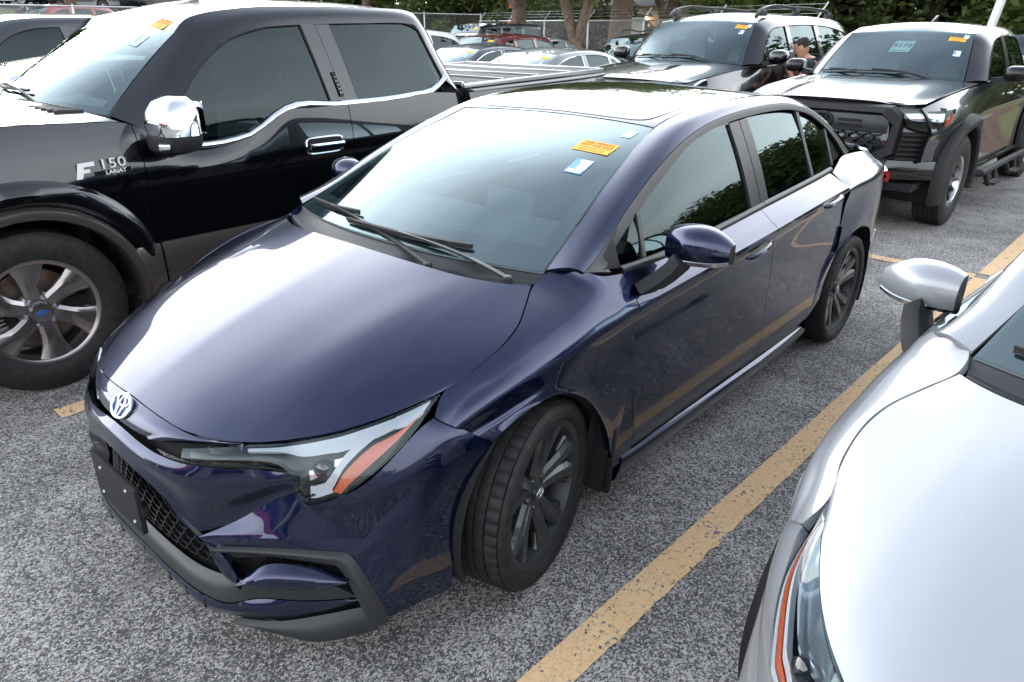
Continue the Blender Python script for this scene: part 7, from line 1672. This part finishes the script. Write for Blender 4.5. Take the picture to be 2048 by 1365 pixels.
FR = dict(SUV); FR.update(hw=.96, hood_c=1.20, hood_f=1.10, top=[(.88, 1.04), (.4, 1.12), (0, 1.16), (-.4, 1.18), (-3.68, 1.2)], ws0=(-.25, -.36, .74, 1.20, 1.18), ws1=(-.86, -.83, .64, 1.70, 1.68), frame=[(p[0] + .0, p[1], p[2] + .10) for p in SUV['frame']], opening=[(p[0], p[1] + .10) for p in SUV['opening']], gy=lambda x, z: gy_u(x, z - .08), bump_z=.72, bump_lo=.45, rock=.42, R=.39, Rr=.22, arch=.45, grille_w=.60)
RU = hill_car('red_suv', 'bright red SUV with a black grille facing the lot beyond the left fence', 'suv', 112, 25.5, 20, M_RED, FR, 1.0, up=.45)
DS = hill_car('dark_wagon', 'dark saloon behind the fence at the top left corner', 'car', 0, 24, -58, M_NAVY, SED, 1.05, up=.35)
hill_car('white_crossover', 'white crossover parked across the street right of the red SUV', 'suv', 182, 49, -60, M_WHITE, SUV)
hill_car('charcoal_hatchback', 'charcoal saloon parked behind the white crossover across the street', 'car', 222, 47, -58, M_CHARC, SED)
hill_car('white_pickup', 'white pickup across the street above the pickup roof aerial', 'pickup truck', 278, 50, -60, M_WHITE, F2, .95)
hill_car('black_hatchback', 'dark saloon across the street left of the street tree by the white pickup', 'car', 330, 50, -60, M_NAVY, SED)
hill_car('grey_crossover', 'grey crossover across the street left of the red pickup', 'suv', 372, 48, -62, M_GREY, SUV)
hill_car('red_pickup', 'red pickup across the street above the front of the pickup roof', 'pickup truck', 418, 52, -60, M_RED, F2, .95)
hill_car('white_far_sedan', 'white saloon across the street right of the red pickup', 'car', 470, 50, -58, M_WHITE, SED)
hill_car('grey_far_suv', 'silver SUV up the street between the two dark street trees', 'suv', 85, 47, -60, M_SILVER, SUV)
RK = hill_car('black_rear_suv', 'dark SUV roof and rear window behind the pickup roof aerial', 'suv', 300, 22, 0, M_NAVY, SUV, 1.05)
hill_car('white_far_suv', 'white SUV beyond the fence between the green trees above the cab', 'suv', 872, 46, -50, M_WHITE, SUV, up=.75)
hill_car('red_far_sedan', 'red saloon beyond the fence right of the white SUV in the trees', 'car', 912, 44, -50, M_RED, SED, up=.45)
x, y = bg_at(2062, 19.5); LB = build_auto('blue_crossover', 'pale blue crossover at the right edge behind the off-road pickup, its red tail lamp showing', 'suv', (x - 1.2, y + .9, 0), R(150), M_LBLUE, SUV, scale=.98, lod=1)

# ================================================================== the white car at the lower right
white_car, WWG, WWN = build_sedan('white_sedan', 'pearl white saloon at the lower right, its hood and right mirror close to the viewer', 'car', (-.147, 2.485, 0), R(-5), M_SILVER, variant='plain', steer=0.)
# ================================================================== the man at the SUV window
def skin_mesh(name, verts, edges, rad, m, parent, sub=2, root=0):
    me = bpy.data.meshes.new(name); me.from_pydata(verts, edges, []); o = bpy.data.objects.new(name, me); COL.objects.link(o)
    mod = o.modifiers.new('skin', 'SKIN'); sv = me.skin_vertices[0].data
    for i, r in enumerate(rad): sv[i].radius = (r, r) if not isinstance(r, tuple) else r; sv[i].use_root = (i == root)
    o.modifiers.new('sub', 'SUBSURF').levels = sub; o.modifiers['sub'].render_levels = sub
    dg = bpy.context.evaluated_depsgraph_get(); m2 = bpy.data.meshes.new_from_object(o.evaluated_get(dg)); m2.name = name; m2.materials.clear(); m2.materials.append(m); m2.polygons.foreach_set('use_smooth', [True] * len(m2.polygons))
    bpy.data.objects.remove(o); return link(name, m2, parent)
MAN = thing('person', 'man in a dark navy T-shirt peering into the SUV window, hands cupped', 'person', (-8.22, -1.50, 0), R(-90 + 12)); MAN.scale = (.91,) * 3
# local frame: x = facing direction, y = left, z = up
hips = (-.08, 0, .92); chest = (.07, 0, 1.30); neck = (.16, 0, 1.475); hd = (.245, 0, 1.60)
V = [hips, (-.03, 0, 1.08), chest, (.125, 0, 1.42), neck, (.21, 0, 1.53),
     (.10, .19, 1.385), (.20, .27, 1.14), (.37, .13, 1.34), (.40, .105, 1.40),           # left arm: shoulder, elbow, wrist, hand
     (.10, -.19, 1.385), (.20, -.27, 1.14), (.37, -.13, 1.34), (.40, -.105, 1.40),
     (-.08, .10, .86), (-.03, .12, .48), (-.10, .12, .09), (.06, .13, .04), (-.08, -.10, .86), (-.05, -.12, .48), (-.14, -.12, .09), (.02, -.13, .04)]
E_ = [(0, 1), (1, 2), (2, 3), (3, 4), (4, 5), (3, 6), (6, 7), (7, 8), (8, 9), (3, 10), (10, 11), (11, 12), (12, 13), (0, 14), (14, 15), (15, 16), (16, 17), (0, 18), (18, 19), (19, 20), (20, 21)]
rad = [(.13, .16), (.115, .15), (.12, .17), (.09, .13), .058, .055, .065, .044, .030, .034, .065, .044, .030, .034, .085, .058, .042, .04, .085, .058, .042, .04]
skin_mesh('body', V, E_, rad, M_SKIN, MAN)
skin_mesh('shirt', [(-.07, 0, .90), (-.03, 0, 1.08), chest, (.115, 0, 1.41), (.145, 0, 1.455), (.10, .20, 1.385), (.155, .245, 1.25), (.10, -.20, 1.385), (.155, -.245, 1.25)], [(0, 1), (1, 2), (2, 3), (3, 4), (3, 5), (5, 6), (3, 7), (7, 8)], [(.15, .185), (.135, .17), (.138, .19), (.105, .15), .072, .088, .076, .088, .076], M_SHIRT, MAN, root=2)
skin_mesh('trousers', [(-.08, 0, .93), (-.08, .10, .84), (-.03, .12, .48), (-.10, .12, .08), (-.08, -.10, .84), (-.05, -.12, .48), (-.14, -.12, .08)], [(0, 1), (1, 2), (2, 3), (0, 4), (4, 5), (5, 6)], [(.145, .18), .108, .078, .062, .108, .078, .062], M_TROUSER, MAN)
for s in (1, -1):
    q = MB(); q.box((.04 if s > 0 else 0., s * .125, .045), (.30, .11, .09)); q.build('shoe', M_TROUSER, MAN, fixn=True, bevel=.03)
# head: shaped from rings, chin tucked, with nose, brow, ears and mouth
q = MB(); G = np.empty((15, 20, 3)); prof = [(-.125, .030, .035, .035), (-.115, .055, .050, .030), (-.095, .070, .060, .020), (-.07, .080, .066, .010), (-.045, .086, .070, .004), (-.02, .092, .073, .0), (.0, .096, .075, -.004), (.02, .098, .077, -.006), (.045, .100, .079, -.010), (.07, .098, .078, -.014), (.09, .090, .072, -.016), (.105, .076, .060, -.018), (.117, .055, .044, -.018), (.124, .030, .024, -.018), (.127, .004, .004, -.018)]
for j, (z, a, c_, dx) in enumerate(prof):
    for i in range(20):
        t = 2 * math.pi * i / 20; x = a * math.cos(t) + dx; y_ = c_ * math.sin(t)
        if i == 0: x += .020 * math.exp(-((z + .015) / .022) ** 2) + .006 * math.exp(-((z + .06) / .012) ** 2)
        if i in (2, 18): x -= .008 * math.exp(-((z - .015) / .014) ** 2)
        G[j, i] = (x, y_, z)
q.grid(G, wrap=True)
HM = Matrix.Translation(hd) @ Matrix.Rotation(R(28), 4, 'Y')
for s in (1, -1):
    e = MB(); e.lathe([(.0001, -.010), (.018, -.008), (.030, .0), (.026, .008), (.0001, .006)], 12, 'y').xf(Matrix.Translation((-.008, s * .080, -.005)) @ Matrix.Rotation(R(10), 4, 'Y') @ Matrix.Scale(1.25, 4, (0, 0, 1))); q.join(e)
q.xf(HM); q.build('head', M_SKIN, MAN, fixn=True, angle=60)
h = MB(); Gh = []
for j, (z, a, c_, dx) in enumerate(prof):
    if z < -.03: continue
    row = []
    for i in range(20):
        t = 2 * math.pi * i / 20; front = math.cos(t); lim = -.03 if front < -.1 else (.03 if front < .45 else .078); k = 1.045 if z >= lim else .93; row.append((a * k * math.cos(t) + dx, c_ * k * math.sin(t), z + .004))
    Gh.append(row)
h.grid(A(Gh), wrap=True); h.xf(HM); h.build('hair', M_HAIR, MAN, fixn=True, angle=60)
for s in (1, -1):
    q = MB(); base = A((.40, s * .105, 1.40))
    for k, (ln, sp_) in enumerate(((.075, -.030), (.085, -.010), (.080, .010), (.062, .030))):
        p0 = base + A((.005 + sp_ * .2, -s * .01, .03 + sp_ * .0)) + A((0, 0, 0)) ; p0 = base + A((sp_ * .9, 0, .035)); p1 = p0 + A((.012, -s * .018, ln * .55)); p2 = p1 + A((.004, -s * .030, ln * .38)); q.tube(spl([p0 - A((0, 0, .02)), p0, p1, p2], 8), [.011, .011, .0105, .010, .010, .0095, .009, .006], 8)
    q.tube(spl([base + A((-.02, -s * .01, .0)), base + A((-.045, -s * .03, .03)), base + A((-.05, -s * .045, .06))], 6), [.013, .012, .011, .011, .010, .007], 8)
    q.build('hand', M_SKIN, MAN, fixn=True, angle=60)
